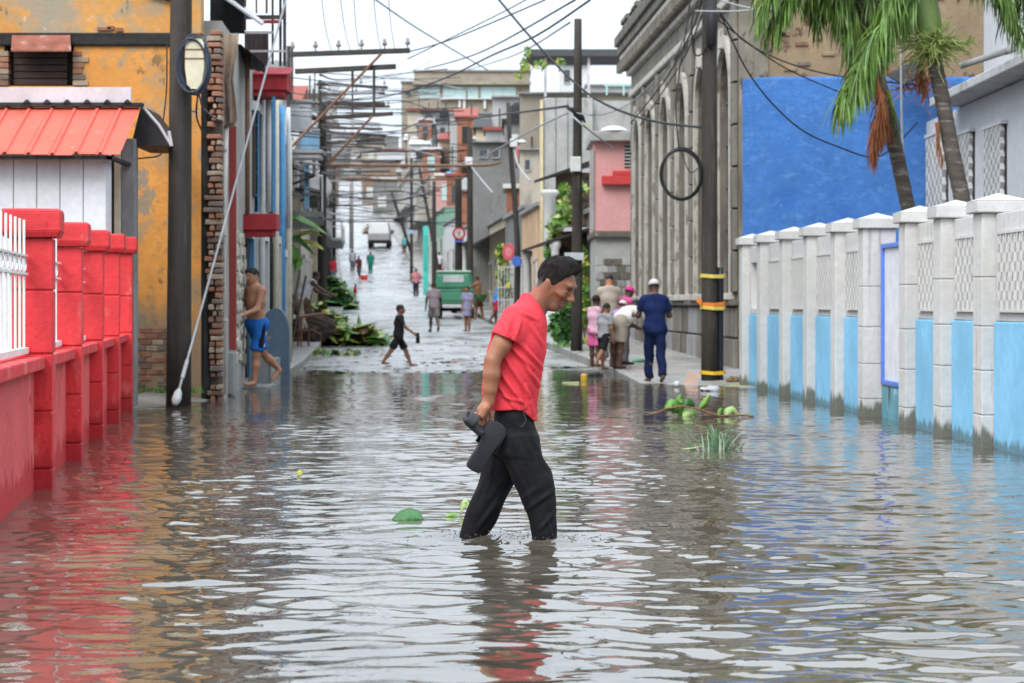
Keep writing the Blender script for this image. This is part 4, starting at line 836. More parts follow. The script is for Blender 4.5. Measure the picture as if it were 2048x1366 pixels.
for u in piers:                                       # pilasters of single blocks with open joints
    z = 1.42
    hh = .72
    while z < ztop-.1:
        b = MB(); b.box((u-.24, .003, z+.018), (u+.24, .075, min(z+hh, ztop)-.018), fa); b.build('pilaster_block', M_STO, ab, bevel=.012); z += hh
b = MB(); b.box((0, .002, 1.2), (AL, .12, 1.29), fa); b.build('plinth_ledge', M_STD, ab, bevel=.02)
u = .05; k = 0
while u < AL-.5:
    wdt = 1.55 if k % 2 == 0 else 1.15; b = MB(); b.box((u, .002, -.2), (min(u+wdt, AL), .07, .62), fa); b.box((u+.02, .002, .66), (min(u+wdt, AL)-.02, .04, 1.17), fa); b.build('plinth_slab', [M_STO, M_CONC, M_STD][k % 3], ab, bevel=.012); u += wdt+.04; k += 1
for z0, z1, o, m in ((ztop, ztop+.16, .1, M_TRM), (ztop+.16, ztop+.55, .04, M_STO), (ztop+.55, ztop+.68, .16, M_TRM), (ztop+.68, ztop+.95, .26, M_STD), (ztop+.95, ztop+1.08, .32, M_TRM), (ztop+1.08, ztop+1.3, .38, M_STD), (ztop+1.3, ztop+1.55, .45, M_STD), (ztop+1.55, ztop+1.85, .26, M_STD)):
    b = MB(); b.box((-o*.6, -.45, z0+.002), (AL+o*.6, o, z1), fa); b.build('cornice', m, ab, bevel=.03)
for k in range(48):
    b = MB(); u = .1+k*.43; b.box((u, .2, ztop+.7), (u+.2, .34, ztop+.93), fa); b.build('bracket', M_STO, ab)
rng = random.Random(3)
for k in range(30):
    u = rng.uniform(0, AL); b = MB(); b.box((u, .0, ztop+1.85), (u+rng.uniform(.2, .8), .3, ztop+1.85+rng.uniform(.03, .14)), fa); b.build('parapet_stone', M_STD, ab, bevel=.03)

# ------------------------------------------------------------------ poles and wires
M_POLE = pmat('tarred_pole', (.042, .036, .03), .8, .35, 2., bump=.5, bscale=20., stretch=(3, 3, .25), spots=[((.1, .09, .075), 3., .58, .1, (4, 4, .3), .6)])
M_WIRE = plain('black_cable', (.015, .015, .017), .6); M_WIREG = plain('grey_cable', (.35, .35, .36), .5); M_BLUECAB = plain('bluish_cable', (.035, .045, .065), .45)
M_WOOD = pmat('arm_wood', (.06, .05, .042), .85, .3, 4., bump=.4); M_RUST = pmat('rust_steel', (.2, .1, .06), .8, .3, 4., bump=.3); M_CER = plain('insulator', (.25, .22, .2), .3); M_PORC = plain('porcelain', (.6, .6, .58), .35)
def pole(label, base, top, r0, r1, name='utility_pole', group='utility poles along the street', mat=None, n=10, bend=0.):
    t = thing(name, label, 'pole', base, group); b = MB(); A = np.array(base, float)-(0, 0, .2); B = np.array(top, float)
    pts = [A+(B-A)*s+np.array((bend*sin(s*pi*1.5), 0, 0)) for s in np.linspace(0, 1, 8)]; b.tube(pts, list(np.linspace(r0, r1, 8)), n); b.build('shaft', mat or M_POLE, t, True); return t
def wire(label, pts, r=.012, m=None, sag=0, name='overhead_cable', n=14, group='overhead cables'):
    P_ = [np.array(p, float) for p in pts]
    if len(P_) == 2: P_ = [P_[0]+(P_[1]-P_[0])*t-np.array((0, 0, sag*4*t*(1-t))) for t in np.linspace(0, 1, n)]
    else:                                             # smooth through the points
        d = [0]
        for a, c in zip(P_[:-1], P_[1:]): d.append(d[-1]+np.linalg.norm(c-a))
        A = np.array(P_); tt = np.linspace(0, d[-1], max(n, 6*len(P_))); o = []
        for t in tt:
            i = max(0, min(len(P_)-2, int(np.searchsorted(d, t))-1)); u = (t-d[i])/(d[i+1]-d[i]); p0, p1, p2, p3 = A[max(i-1, 0)], A[i], A[i+1], A[min(i+2, len(A)-1)]
            o.append(.5*((2*p1)+(-p0+p2)*u+(2*p0-5*p1+4*p2-p3)*u*u+(-p0+3*p1-3*p2+p3)*u**3))
        P_ = o
    b = MB(); b.tube(P_, r, 5); o = b.build(name, m or M_WIRE, None, True); return tag(o, label, 'cable', group)
def ring_coil(name, label, c, rx, rz, turns, r, m, axis_tilt=0., jit=.02):
    b = MB(); rg = random.Random(4); 
    for k in range(turns):
        a, e = rx*(1+rg.uniform(-.09, .03)), rz*(1+rg.uniform(-.08, .03)); o = np.array((rg.uniform(-jit, jit), rg.uniform(-.03, .03), rg.uniform(-jit, jit)))
        b.tube([np.array(c)+o+(a*cos(t), axis_tilt*cos(t)*a+.015*sin(2*t+k), e*sin(t)) for t in np.linspace(0, 2*pi, 37)], r, 5, False)
    return tag(b.build(name, m, None, True), label, 'cable')
YP1 = 28.4
pl = pole('thick dark wooden pole in front of the yellow house', (XP(357, YP1), YP1, .05), P(364, -260, YP1), .155, .125)
b = MB(); b.tube([P(372+26*cos(t)*.97-0, 225+3*sin(t), YP1-.15*sin(t)) for t in np.linspace(pi, 2*pi, 8)], .012, 5); b.build('band', M_PORC, pl)
# cream lamp-shaped cable box with coil
bx = thing('cable_box', 'cream tapered splice box fixed to the wooden pole inside a cable coil', 'cable box', P(391, 130, YP1-.2))
c = P(391, 78, YP1-.22); sc = YP1/F; prof = [(-15, 0), (-19, -10), (-19, -22), (-19, -60), (-15, -92), (-7, -100)]
b = MB(); v = []; ring = []
for hwp, dz in prof: v += [(c[0]+sx*hwp*sc*-1*1.0, c[1]+sy*.09, c[2]+dz*sc) for sx, sy in ((-1, -1), (1, -1), (1, 1), (-1, 1))]
f = [(j*4+e, j*4+(e+1) % 4, (j+1)*4+(e+1) % 4, (j+1)*4+e) for j in range(5) for e in range(4)]+[(0, 1, 2, 3), (23, 22, 21, 20)]; b.add(v, f); b.build('casing', plain('cream_plastic', (.58, .55, .4), .5), bx, bevel=.008)
b = MB()
for dz in (-22, -40): b.box((c[0]-.12, c[1]-.1, c[2]+dz*sc-.006), (c[0]+.12, c[1]+.1, c[2]+dz*sc+.006))
b.build('strap', M_RUST, bx)
ring_coil('cable_coil', 'loop of bluish black cable around the cream splice box', P(386, 128, YP1-.3), .185, .34, 6, .013, M_BLUECAB, 0., .035)
wire('cable drooping from the splice box past the brick corner', [P(398, 188, YP1-.25), P(405, 215, YP1-.2), P(440, 240, 30), P(470, 225, 32)], .012, M_BLUECAB); wire('cable running down between the pole and the brick corner', [P(396, 185, YP1-.25), P(393, 230, YP1-.1), P(404, 262, 29.5), P(412, 270, 29.8)], .012)
wire('thin black cable down the yellow wall left of the pole', [P(334, 90, 29.9), P(333, 180, 29.9), P(326, 250, 29.9), P(325, 300, 29.9), P(316, 312, 29.5), P(290, 316, 29), P(266, 318, 28.5)], .01)
gw = thing('guy_wire', 'pale steel guy wire anchored in the pavement beside the wooden pole', 'guy wire', P(349, 815, 27.6)); A_ = np.array(P(352, 802, 27.6)); B_ = np.array(P(592, -75, 34))
b = MB(); b.tube([A_+(B_-A_)*t for t in np.linspace(0, 1, 12)], [.016]*12, 6); b.build('strand', M_WIREG, gw, True)
b = MB(); d = norm(B_-A_); b.tube([A_-d*.06, A_+d*.02, A_+d*.12, A_+d*.2], [.03, .06, .05, .02], 8); b.build('anchor_grip', plain('grip_grey', (.4, .4, .4), .7), gw, True); b = MB(); q = A_+(B_-A_)*.042; b.tube([q, q+d*.3], .025, 8); b.build('sleeve', M_WIREG, gw)
# right near pole
YP2 = 36.8
pr_ = pole('dark pole wrapped with yellow tape beside the grey arcaded building', (XP(1419, YP2), YP2, .0), P(1419, -240, YP2), .135, .115)
for y, cl, off in ((552, 'tape_pale', .0), (607, 'tape_orange', .02), (616, 'tape_pale', -.01), (745, 'tape_yellow', .0)):
    m = plain({'tape_pale': 'tape_pale', 'tape_orange': 'tape_orange', 'tape_yellow': 'tape_yellow'}[cl], {'tape_pale': (.62, .5, .1), 'tape_orange': (.72, .2, .02), 'tape_yellow': (.7, .42, .02)}[cl], .5)
    z = ZP(y, YP2); xl, xr_ = XP(1402, YP2), XP(1449, YP2); b = MB()
    lp = [(xl-.012, 0), (xl+.02, -.11), ((xl+xr_)/2, -.155), (xr_-.03, -.09), (xr_+.012, .0), (xr_-.04, .12), (xl+.04, .12)]; n = len(lp); v = []
    for q, (x, y2) in enumerate(lp): tw = off*(q/n-.5)*2; v += [(x, YP2+y2, z-.03+tw+.008*sin(q*2)), (x, YP2+y2, z+.028+tw+.01*sin(q*1.7+1))]
    b.add(v, [(2*q, 2*((q+1) % n), 2*((q+1) % n)+1, 2*q+1) for q in range(n)]); b.build('tape', m, pr_, solid=.01)
b = MB(); b.add([P(1392, 602, YP2-.15), P(1402, 612, YP2-.15), P(1404, 600, YP2-.15), P(1397, 595, YP2-.15)], [(0, 1, 2, 3)]); b.build('tape_end', plain('tape_orange', (.72, .2, .02), .5), pr_, solid=.01)
b = MB(); b.tube([P(1421, -10, YP2-.05), P(1424, 40, YP2-.16), P(1422, 88, YP2-.16), P(1420, 96, YP2-.14)], [.07, .1, .085, .03], 10); b.build('cable_joint', M_WIRE, pr_, True)
sp_ = pole('short black pipe strapped to the right of the taped pole', (XP(1441, YP2), YP2+.05, 0), P(1441, 535, YP2), .05, .05, name='conduit_pipe', group=None, mat=plain('black_pipe', (.012, .014, .022), .45))
ring_coil('cable_coil', 'large coil of black cable hanging left of the taped pole', P(1362, 347, YP2-.1), .325, .4, 6, .013, M_WIRE)
wire('black cable hanging from the coil up to the cornice', [P(1358, 298, YP2-.1), P(1352, 200, YP2), P(1372, 60, YP2+.3), P(1384, -30, YP2+.4)], .012)
wire('loose cable loop beside the taped pole top', [P(1400, -10, YP2-.1), P(1384, 40, YP2-.1), P(1388, 105, YP2-.1), P(1404, 108, YP2-.12), P(1412, 92, YP2-.15)], .014)
wire('thin cable inside the hanging coil', [P(1362, 302, YP2), P(1372, 330, YP2), P(1382, 345, YP2), P(1398, 335, YP2)], .008)
YP3 = 51.0
p3 = pole('dark pole with white meter box before the overgrown porch', (XP(1153, YP3), YP3, SW(YP3)), P(1156, 38, YP3), .135, .085)
b = MB(); b.box(tuple(np.array(P(1141, 343, YP3-.2))), tuple(np.array(P(1162, 314, YP3-.05))+(0, .12, 0))); b.build('meter_box', M_PORC, p3, bevel=.02)
b = MB(); b.box(tuple(np.array(P(1129, 520, YP3-.2))), tuple(np.array(P(1168, 505, YP3-.2))+(0, .02, 0))); b.build('name_plate', plain('plate_grey', (.45, .5, .52), .5), p3)
b = MB(); b.tube([P(1134, 215, YP3-.15), P(1146, 220, YP3-.1), P(1165, 235, YP3-.12), P(1170, 245, YP3-.12)], [.03, .06, .05, .02], 6); b.build('cable_joint', M_WIRE, p3, True)
# poles further up the right pavement
rp = [(1030, 205, 75, .11, .07, 'leaning dark pole beside the red round sign board', 'lean'), (940, 256, 104, .16, .12, 'dark pole with white meter behind the green jeep', ''), (917, 352, 112, .2, .16, 'dark pole carrying the round prohibition sign', ''), (868, 362, 128, .14, .1, 'dark pole by the turquoise door', ''), (838, 332, 150, .12, .1, 'thin dark pole, taller of the two beside the red painted plinth', ''), (823, 318, 168, .12, .1, 'thin dark pole behind the pair beside the red painted plinth', ''), (783, 385, 200, .14, .12, 'dark pole to the right of the far white truck', '')]
RPOLE = {}
for x, yt, Y, r0, r1, lab, kd in rp:
    bx_ = KR(Y)+.55; tx = XP(x, Y)
    base = (XP(x, Y) if abs(XP(x, Y)-bx_) < 1.4 else bx_, Y, SW(Y)); t = pole(lab, base, (XP(x-6 if kd else x, Y), Y, ZP(yt, Y)), r0, r1, bend=.12 if kd else 0.); RPOLE[x] = t
for x, y, Y in ((1030, 285, 75), (940, 322, 104)):
    t = RPOLE[x]; b = MB(); b.box(tuple(np.array(P(x-10, y+9, Y-.3))), tuple(np.array(P(x+5, y-8, Y-.3))+(0, .2, 0))); b.build('meter_box', M_PORC, t, bevel=.03)
    b = MB()
    if x == 1030: b.lathe(P(1043, 284, 75), [(.04, -.04), (.16, -.04), (.18, 0), (.1, .05), (.02, .08)], 14); b.build('street_lamp_head', M_PORC, t, True)
# left poles with long alley arms
def alley(label, x, Y, yt, arms, braces, r=.11, bx_=None):
    t = pole(label, (XP(x, Y), Y, SW(Y)), P(x, yt, Y), r, r*.75, group='alley-arm poles on the left pavement')
    for x0, y0, x1, y1, ins in arms:
        a, c = np.array(P(x0, y0, Y)), np.array(P(x1, y1, Y)); d = norm(c-a); L = np.linalg.norm(c-a); b = MB(); hgt = .05
        u = np.array((0, 0, hgt)); w_ = np.array((0, .05, 0)); b.hexa([a-u-w_, c-u-w_, c-u+w_, a-u+w_, a+u-w_, c+u-w_, c+u+w_, a+u+w_]); ao = b.build('crossarm', M_WOOD, t, bevel=.01)
        for k in range(ins):
            q = a+d*L*(.02+.96*k/max(1, ins-1)) if ins > 2 else a+d*L*(.62+.33*k); b = MB(); b.lathe(q+u, [(.012, 0), (.012, .06), (.045, .07), (.055, .11), (.03, .15), (.035, .19), (.01, .21)], 8); b.build('insulator', M_CER, ao, True)
    for x0, y0, x1, y1, m in braces: b = MB(); b.tube([P(x0, y0, Y-.1), P(x1, y1, Y-.1)], .03 if Y < 60 else .035, 6); b.build('brace', m, t)
    return t
alley('dark pole with two long upper alley arms and diagonal brace over the street', 577, 47, 92, [(580, 109, 820, 101, 6), (590, 143, 792, 133, 0)], [(762, 108, 577, 300, M_RUST), (748, 140, 748, 228, M_WOOD), (705, 142, 705, 170, M_WOOD)], .05)
alley('dark pole with heavy lower alley arm behind the first arm pole', 646, 62, 205, [(578, 240, 786, 227, 0), (588, 206, 770, 208, 0)], [(745, 232, 655, 330, M_RUST), (560, 205, 646, 240, M_WOOD)])
alley('dark pole with two small crossarms, third of the arm poles', 640, 84, 160, [(634, 168, 776, 175, 2), (636, 266, 772, 271, 0), (650, 284, 770, 280, 0)], [(705, 168, 705, 232, M_WOOD)], .1)
alley('dark pole with low crossarms far up the left side', 652, 118, 250, [(646, 247, 760, 249, 0), (644, 305, 760, 303, 3), (650, 292, 764, 296, 0)], [], .12)
alley('farthest dark arm pole on the left by the red figures', 668, 150, 330, [(650, 318, 770, 322, 0), (680, 358, 760, 360, 2), (660, 412, 700, 410, 0)], [], .14)
alley('thin dark pole with three stacked crossarms between the left roofs', 628, 98, 178, [(600, 190, 770, 186, 4), (606, 215, 780, 213, 3), (612, 255, 765, 258, 2)], [(690, 190, 640, 260, M_RUST)], .09)
alley('slim dark pole with low stacked crossarms before the far bend', 660, 135, 262, [(640, 275, 775, 277, 4), (646, 288, 768, 288, 0), (650, 345, 780, 342, 3)], [], .11)
cp = thing('concrete_pole', 'pale concrete pole with white braces standing over the street crest', 'pole', (XP(703, 210), 210, G(210)), 'utility poles along the street'); b = MB(); b.tube([(XP(703, 210), 210, G(210)-.3), P(703, 200, 210)], [.2, .15], 8); b.build('shaft', pmat('pale_concrete', (.5, .44, .42), .85, .12, 1.), cp, True)
for s_ in (-1, 1): b = MB(); b.tube([P(703+s_*3, 290, 209.8), P(703+s_*24, 270, 209.8)], .12, 6); b.build('brace', M_PORC, cp); b = MB(); b.tube([P(703+s_*3, 320, 209.8), P(703+s_*18, 304, 209.8)], .09, 6); b.build('brace', M_PORC, cp)
# overhead wires (each its own cable)
W = [([P(990, -10, 44), P(1080, 95, 43), P(1180, 190, 41), P(1290, 238, 39), P(1404, 255, YP2)], .022, None, 'thick black cable swooping from the top of the sky to the taped pole'),
 ([P(1180, 0, 38), P(1075, 70, 43), P(985, 110, 48), P(880, 160, 60), P(760, 195, 70), P(640, 205, 84)], .02, None, 'thick black cable crossing the sky down to the left arm poles'),
 ([P(745, -5, 60), P(840, 60, 70), P(975, 140, 85)], .022, None, 'thin straight cable slanting down in front of the sky left of centre'),
 ([P(820, 103, 47), P(905, 78, 44), P(1090, 0, 38)], .013, None, 'upper of the thin cables leaving the first long arm'),
 ([P(815, 118, 47), P(930, 62, 44), P(1010, 22, 41), P(1060, -5, 38)], .011, None, 'lower of the thin cables leaving the first long arm'),
 ([P(850, 138, 80), P(960, 105, 60), P(1150, 0, 42)], .02, None, 'slender cable rising to the right over the beige hilltop building'),
 ([P(935, 140, 120), P(1030, 110, 80), P(1140, 45, YP3)], .02, None, 'slender cable rising to the pole with the meter box'),
 ([P(1136, 212, YP3), P(1060, 222, 60), P(960, 235, 80), P(860, 250, 110)], .03, None, 'dark cable running up the street from the pole with the meter box'),
 ([P(1136, 225, YP3), P(1060, 262, 60), P(950, 320, 90), P(880, 335, 104)], .022, M_WIREG, 'grey cable from the meter box pole to the jeep pole'),
 ([P(1140, 228, YP3), P(1180, 262, 49), P(1225, 295, 60)], .018, M_WIREG, 'grey cable looping from the meter box pole to the pink house'),
 ([P(1150, 225, YP3), P(1200, 230, 50), P(1262, 205, 58), P(1330, 140, 50)], .014, M_WIREG, 'thin grey cable from the meter box pole to the grey facade'),
 ([P(1262, 245, 58), P(1330, 160, 48), P(1384, 60, 40), P(1404, 0, YP2)], .016, None, 'black cable strung along the grey facade'),
 ([P(1270, 225, 58), P(1345, 120, 46), P(1390, 20, 39)], .014, M_WIREG, 'grey cable strung along the grey facade above the arches'),
 ([P(1280, 250, 57), P(1360, 130, 45), P(1404, 30, YP2)], .014, None, 'second black cable strung along the grey facade'),
 ([P(1436, 15, YP2), P(1500, 150, 37.5), P(1590, 250, 38.5), P(1680, 295, 39.3), P(1760, 312, 39.6), P(1835, 245, 39.6)], .014, None, 'black cable sagging across the blue wall to the white house'),
 ([P(1436, 20, YP2), P(1500, 90, 37.5), P(1640, 145, 39), P(1850, 172, 39.7)], .013, None, 'black cable along the top edge of the blue wall'),
 ([P(1436, 40, YP2), P(1560, 130, 38), P(1680, 185, 39.5)], .012, None, 'thin black cable ending on the blue wall behind the palm'),
 ([P(1390, 22, YP2-.1), P(1480, 22, 34), P(1560, 10, 32), P(1640, -5, 31)], .012, M_WIREG, 'white cable over the top of the taped pole'),
 ([P(1440, 0, YP2), P(1520, 18, 34), P(1680, 14, 32), P(1760, -4, 31)], .012, M_WIREG, 'white cable passing behind the palm fronds'),
 ([P(640, 330, 62), P(800, 331, 66), P(960, 331, 72), P(1000, 325, 75)], .045, M_RUST, 'rusty pipe-like cable stretched straight over the street'),
 ([P(690, 357, 90), P(800, 360, 92), P(925, 357, 104)], .045, M_RUST, 'second rusty line stretched over the street farther away'),
 ([P(560, 296, 47), P(600, 320, 55), P(640, 330, 62)], .03, M_WIREG, 'pale cable slanting down to the rusty line'),
 ([P(1028, 290, 75), P(1036, 330, 74), P(1060, 362, 71)], .03, M_WIREG, 'pale cable drooping from the leaning pole to the porch roof'),
 ([P(940, 330, 104), P(965, 362, 95), P(985, 385, 88)], .03, M_WIREG, 'pale cable drooping from the jeep pole'),
 ([P(1803, 55, 31), P(1802, 150, 31), P(1806, 300, 31), P(1822, 420, 31)], .016, M_WIREG, 'grey stay wire between the two palm trunks')]
for pts, r, m, lab in W: wire(lab, pts, r, m)
for k, (x0, x1) in enumerate(((640, 662), (678, 700), (706, 718), (745, 762), (775, 790))):
    wire(f'thin wire rising from the first long arm to the top edge, {["first", "second", "third", "fourth", "fifth"][k]} from the left', [P(x1, 100, 47), P((x0+x1)/2, 55, 40), P(x0, -30, 30)], .006)
rng = random.Random(12)
for k in range(60):
    ya = 140+k*5; xa = rng.choice((580, 600, 640)); Ya = rng.choice((47, 62, 84)); wire('thin cable in the tangle strung between the left arm poles and the right side', [P(xa, ya, Ya), P(690, ya+rng.uniform(0, 14), 80), P(800, ya+rng.uniform(-6, 18), 110), P(930+rng.uniform(-80, 20), ya+rng.uniform(-20, 30), 104)], .012+.006*(k % 3), M_WIRE if k % 4 else M_WIREG)

# ------------------------------------------------------------------ palms
M_TRK = pmat('palm_trunk', (.1, .085, .07), .9, .3, 3., bump=.7, bscale=12., stretch=(.5, .5, 5), spots=[((.27, .25, .23), 4., .55, .08, (.8, .8, 4), .7)])
M_FRD = pmat('palm_leaf', (.1, .19, .03), .5, .35, 3., bump=.05, spec=.4, spots=[((.2, .28, .04), 4., .58, .12), ((.035, .09, .02), 3., .56, .1)]); M_DEAD = pmat('dead_palm_leaf', (.3, .11, .045), .8, .3, 5., bump=.1); M_INF = plain('palm_flower', (.32, .4, .12), .7); M_SHAFT = pmat('crownshaft', (.22, .33, .11), .5, .15, 2., stretch=(4, 4, .5))
M_LIVE2 = pmat('palm_leaf_yellowish', (.14, .2, .04), .5, .3, 3., bump=.05)
def frond(parent, rach, n, ll, droop, m, seed, side=(0, 1, 0), wid=.02, spread=1.):
    """rachis through points, leaflets left and right that hang"""
    rg = np.random.default_rng(seed); R_ = np.array(rach, float); d = np.concatenate([[0], np.cumsum(np.linalg.norm(np.diff(R_, axis=0), axis=1))]); d /= d[-1]
    at = lambda t: np.array([np.interp(t, d, R_[:, i]) for i in range(3)])
    b = MB(); b.tube([at(t) for t in np.linspace(0, 1, 10)], list(np.linspace(.028, .006, 10)), 6)
    n = int(n*2.0)
    for k in range(n):
        t = .06+.93*(k+rg.uniform(-.3, .3))/n; p = at(t); tg = norm(at(min(t+.03, 1))-at(max(t-.03, 0)))
        for sd in (1, -1):
            s0 = norm(np.cross(tg, np.cross(np.array(side, float), tg)))*sd; L = ll*1.12*(1-.55*abs(t-.4))*rg.uniform(.75, 1.1)
            dr = norm(s0*spread*rg.uniform(.6, 1.1)+tg*rg.uniform(.25, .7)+np.array((0, 0, -droop*rg.uniform(.5, 1.1)))+rg.normal(size=3)*.24); w = norm(np.cross(dr, rg.normal(size=3)))*wid*.48*rg.uniform(.7, 1.2)
            p1 = p+dr*L*.45; d2 = norm(dr+np.array((0, 0, -.55-droop*.4))+rg.normal(size=3)*.1); p2 = p1+d2*L*.35; p3 = p2+norm(d2+np.array((0, 0, -.5)))*L*.25
            b.add([p-w*.6, p+w*.6, p1-w, p1+w, p2-w*.8, p2+w*.8, p3], [(0, 1, 3, 2), (2, 3, 5, 4), (4, 5, 6)])
    return b.build('frond', m, parent)
YT1, YT2 = 28.8, 27.6
p1 = thing('palm_tree', 'left palm with thin curved trunk and brown dead fronds before the blue wall', 'palm tree', (XP(1822, YT1), YT1, 0), 'palms behind the white wall')
tr = [P(1838, 560, YT1), P(1818, 425, YT1), P(1796, 320, YT1), P(1772, 220, YT1), P(1748, 130, YT1), P(1728, 40, YT1), P(1712, -60, YT1)]
def trunk(parent, pts, r0, r1, m):
    b = MB(); A = np.array(pts); n = 46; d = np.linspace(0, len(pts)-1, n); q = [np.array([np.interp(t, np.arange(len(pts)), A[:, i]) for i in range(3)]) for t in d]
    b.tube(q, [r0+(r1-r0)*i/n+(.006 if i % 2 else 0) for i in range(n)], 12); return b.build('trunk', m, parent, True)
trunk(p1, tr, .085, .1, M_TRK); top1 = np.array(tr[-1])
p2 = thing('palm_tree', 'right palm with dark trunk, pale crownshaft and bushy flower cluster', 'palm tree', (XP(1925, YT2), YT2, 0), 'palms behind the white wall')
tr2 = [P(1945, 560, YT2), P(1926, 405, YT2), P(1903, 300, YT2), P(1885, 200, YT2), P(1866, 105, YT2)]
trunk(p2, tr2, .1, .085, M_TRK); b = MB(); b.tube([P(1868, 108, YT2), P(1860, 70, YT2), P(1852, 30, YT2), P(1846, -20, YT2), P(1842, -70, YT2)], [.085, .15, .17, .13, .07], 14); b.build('crownshaft', M_SHAFT, p2, True)
top2 = np.array(P(1843, -60, YT2))
rg = np.random.default_rng(8); b = MB()
for k in range(260):                                  # flower cluster
    dr = norm(rg.normal(size=3)*(1, 1, .55)+np.array((0, 0, -.05))); c0 = np.array(P(1866, 88, YT2-.1)); L = rg.uniform(.2, .48); pts = [c0+dr*.04]
    for q in range(3): pts.append(pts[-1]+norm(dr+rg.normal(size=3)*.45+(0, 0, -.1*q))*L/3)
    b.tube(pts, [.008, .007, .006, .004], 3, False)
b.build('flower_cluster', M_INF, p2)
b = MB()
for k in range(36):
    c0 = np.array(P(1905+k*1.1, 88-k*.1, YT2-.1)); dr = norm(rg.normal(size=3)+(.4, 0, -.2)); b.tube([c0, c0+dr*.1, c0+dr*.1+norm(rg.normal(size=3))*.07], [.006, .005, .003], 3, False)
b.tube([P(1880, 88, YT2-.1), P(1950, 84, YT2-.1)], .012, 5); b.build('flower_spray', M_INF, p2)
def fr_px(parent, pts, Y, n, ll, droop, m, seed, dys=None, **k): return frond(parent, [P(x, y, Y+(dys[i] if dys else 0)) for i, (x, y) in enumerate(pts)], n, ll, droop, m, seed, **k)
for j in range(3):
    fr_px(p2, [(1843, -20), (1790, 20+4*j), (1752, 58+4*j), (1728, 110), (1708-8*j, 165), (1692-10*j, 208)], YT2-.45+.2*j, 62, .6, .95, (M_FRD, M_FRD, M_LIVE2)[j], 20+j, side=(0, 1, .3), wid=.021)
fr_px(p1, [(1716, -60), (1690, -30), (1698, 40), (1706, 110), (1706, 165)], YT1-.3, 58, .55, 1., M_FRD, 31, wid=.02); fr_px(p1, [(1716, -70), (1700, -20), (1722, 60), (1732, 130), (1738, 175)], YT1-.15, 50, .5, 1., M_LIVE2, 32, wid=.02)
fr_px(p1, [(1712, -70), (1640, -70), (1586, -30), (1562, 20), (1552, 60)], YT1-.4, 64, .55, 1., M_FRD, 33, wid=.02); fr_px(p1, [(1712, -70), (1630, -60), (1572, -6), (1540, 40), (1528, 75)], YT1-.2, 50, .44, 1., M_LIVE2, 34, wid=.018)
fr_px(p1, [(1712, -80), (1660, -80), (1630, -40), (1620, -10), (1610, 10)], YT1-.3, 44, .42, 1., M_LIVE2, 35, wid=.019); fr_px(p1, [(1712, -80), (1670, -60), (1655, -20), (1650, 10)], YT1-.35, 40, .46, 1., M_FRD, 61, wid=.019)
fr_px(p1, [(1712, -80), (1760, -60), (1800, 0), (1812, 40)], YT1-.3, 44, .5, 1., M_FRD, 36, wid=.019); fr_px(p2, [(1846, -60), (1790, -40), (1770, -5), (1764, 30)], YT2-.35, 44, .5, 1., M_FRD, 62, wid=.019)
fr_px(p2, [(1846, -70), (1930, -80), (2000, -40), (2026, 20), (2040, 70)], YT2-.5, 60, .5, 1., M_FRD, 38, wid=.02); fr_px(p2, [(1846, -70), (1960, -90), (2030, -50), (2056, 20), (2066, 80)], YT2-.3, 56, .5, 1., M_FRD, 39, wid=.02)
for q, (pts, m_) in enumerate([([(1712, -70), (1620, -90), (1560, -50), (1530, 0), (1515, 40)], M_FRD), ([(1712, -70), (1600, -100), (1545, -70), (1520, -30), (1512, 0)], M_LIVE2), ([(1712, -70), (1680, -50), (1672, 0), (1676, 40)], M_FRD), ([(1712, -80), (1740, -40), (1748, 10), (1740, 60)], M_FRD), ([(1712, -80), (1650, -40), (1630, 0), (1634, 40)], M_FRD)]): fr_px(p1, pts, YT1-.5+.1*q, 56, .52, 1., m_, 70+q, wid=.02)
for q, (pts, m_) in enumerate([([(1846, -60), (1800, -50), (1775, 0), (1770, 50), (1775, 90)], M_FRD), ([(1846, -70), (1980, -100), (2048, -60), (2070, 0)], M_LIVE2), ([(1846, -70), (1940, -90), (1995, -50), (2010, 0), (2015, 40)], M_FRD)]): fr_px(p2, pts, YT2-.45+.1*q, 56, .5, 1., m_, 80+q, wid=.02)
for j, (dx, up_, sd) in enumerate(((-.9, .5, 40), (.9, .6, 41), (-.3, .9, 42), (.4, 1., 43))):
    for pt, tp_ in ((p1, top1), (p2, top2)):
        frond(pt, [tp_, tp_+(dx*.6, .3*(-1)**j, up_*.7), tp_+(dx*1.3, .6*(-1)**j, up_*.6), tp_+(dx*1.8, .8*(-1)**j, up_*.1)], 30, .4, .6, M_FRD, sd, wid=.018)
fr_px(p1, [(1745, 95), (1752, 150), (1768, 200), (1778, 245)], YT1-.14, 44, .42, 1.4, M_DEAD, 50, wid=.013, spread=.4); fr_px(p1, [(1765, 185), (1757, 220), (1748, 260), (1745, 300)], YT1-.22, 56, .42, 1.5, M_DEAD, 51, wid=.014, spread=.45); fr_px(p1, [(1768, 190), (1762, 230), (1756, 262)], YT1-.26, 44, .42, 1.5, M_DEAD, 52, wid=.014, spread=.45)
fr_px(p1, [(1775, 180), (1790, 225), (1800, 250)], YT1-.1, 10, .26, 1.1, M_LIVE2, 53, wid=.01, spread=.5)
fr_px(p2, [(1850, 95), (1838, 130), (1850, 180)], YT2+.3, 16, .3, .8, M_DEAD, 54, wid=.014); fr_px(p2, [(1874, 245), (1878, 290), (1884, 320)], YT2-.12, 10, .22, 1.4, M_DEAD, 55, wid=.01, spread=.2)
rb = thing('rubbish_heap', 'brown dry palm litter and black sheet caught on the blue wall top behind the palms', 'litter', P(1840, 170, 39.4)); b = MB()
for k in range(90):
    c0 = np.array(P(rg.uniform(1800, 1870), rg.uniform(140, 185), 39.5)); b.tube([c0, c0+rg.normal(size=3)*.12, c0+rg.normal(size=3)*.22], .008, 3, False)
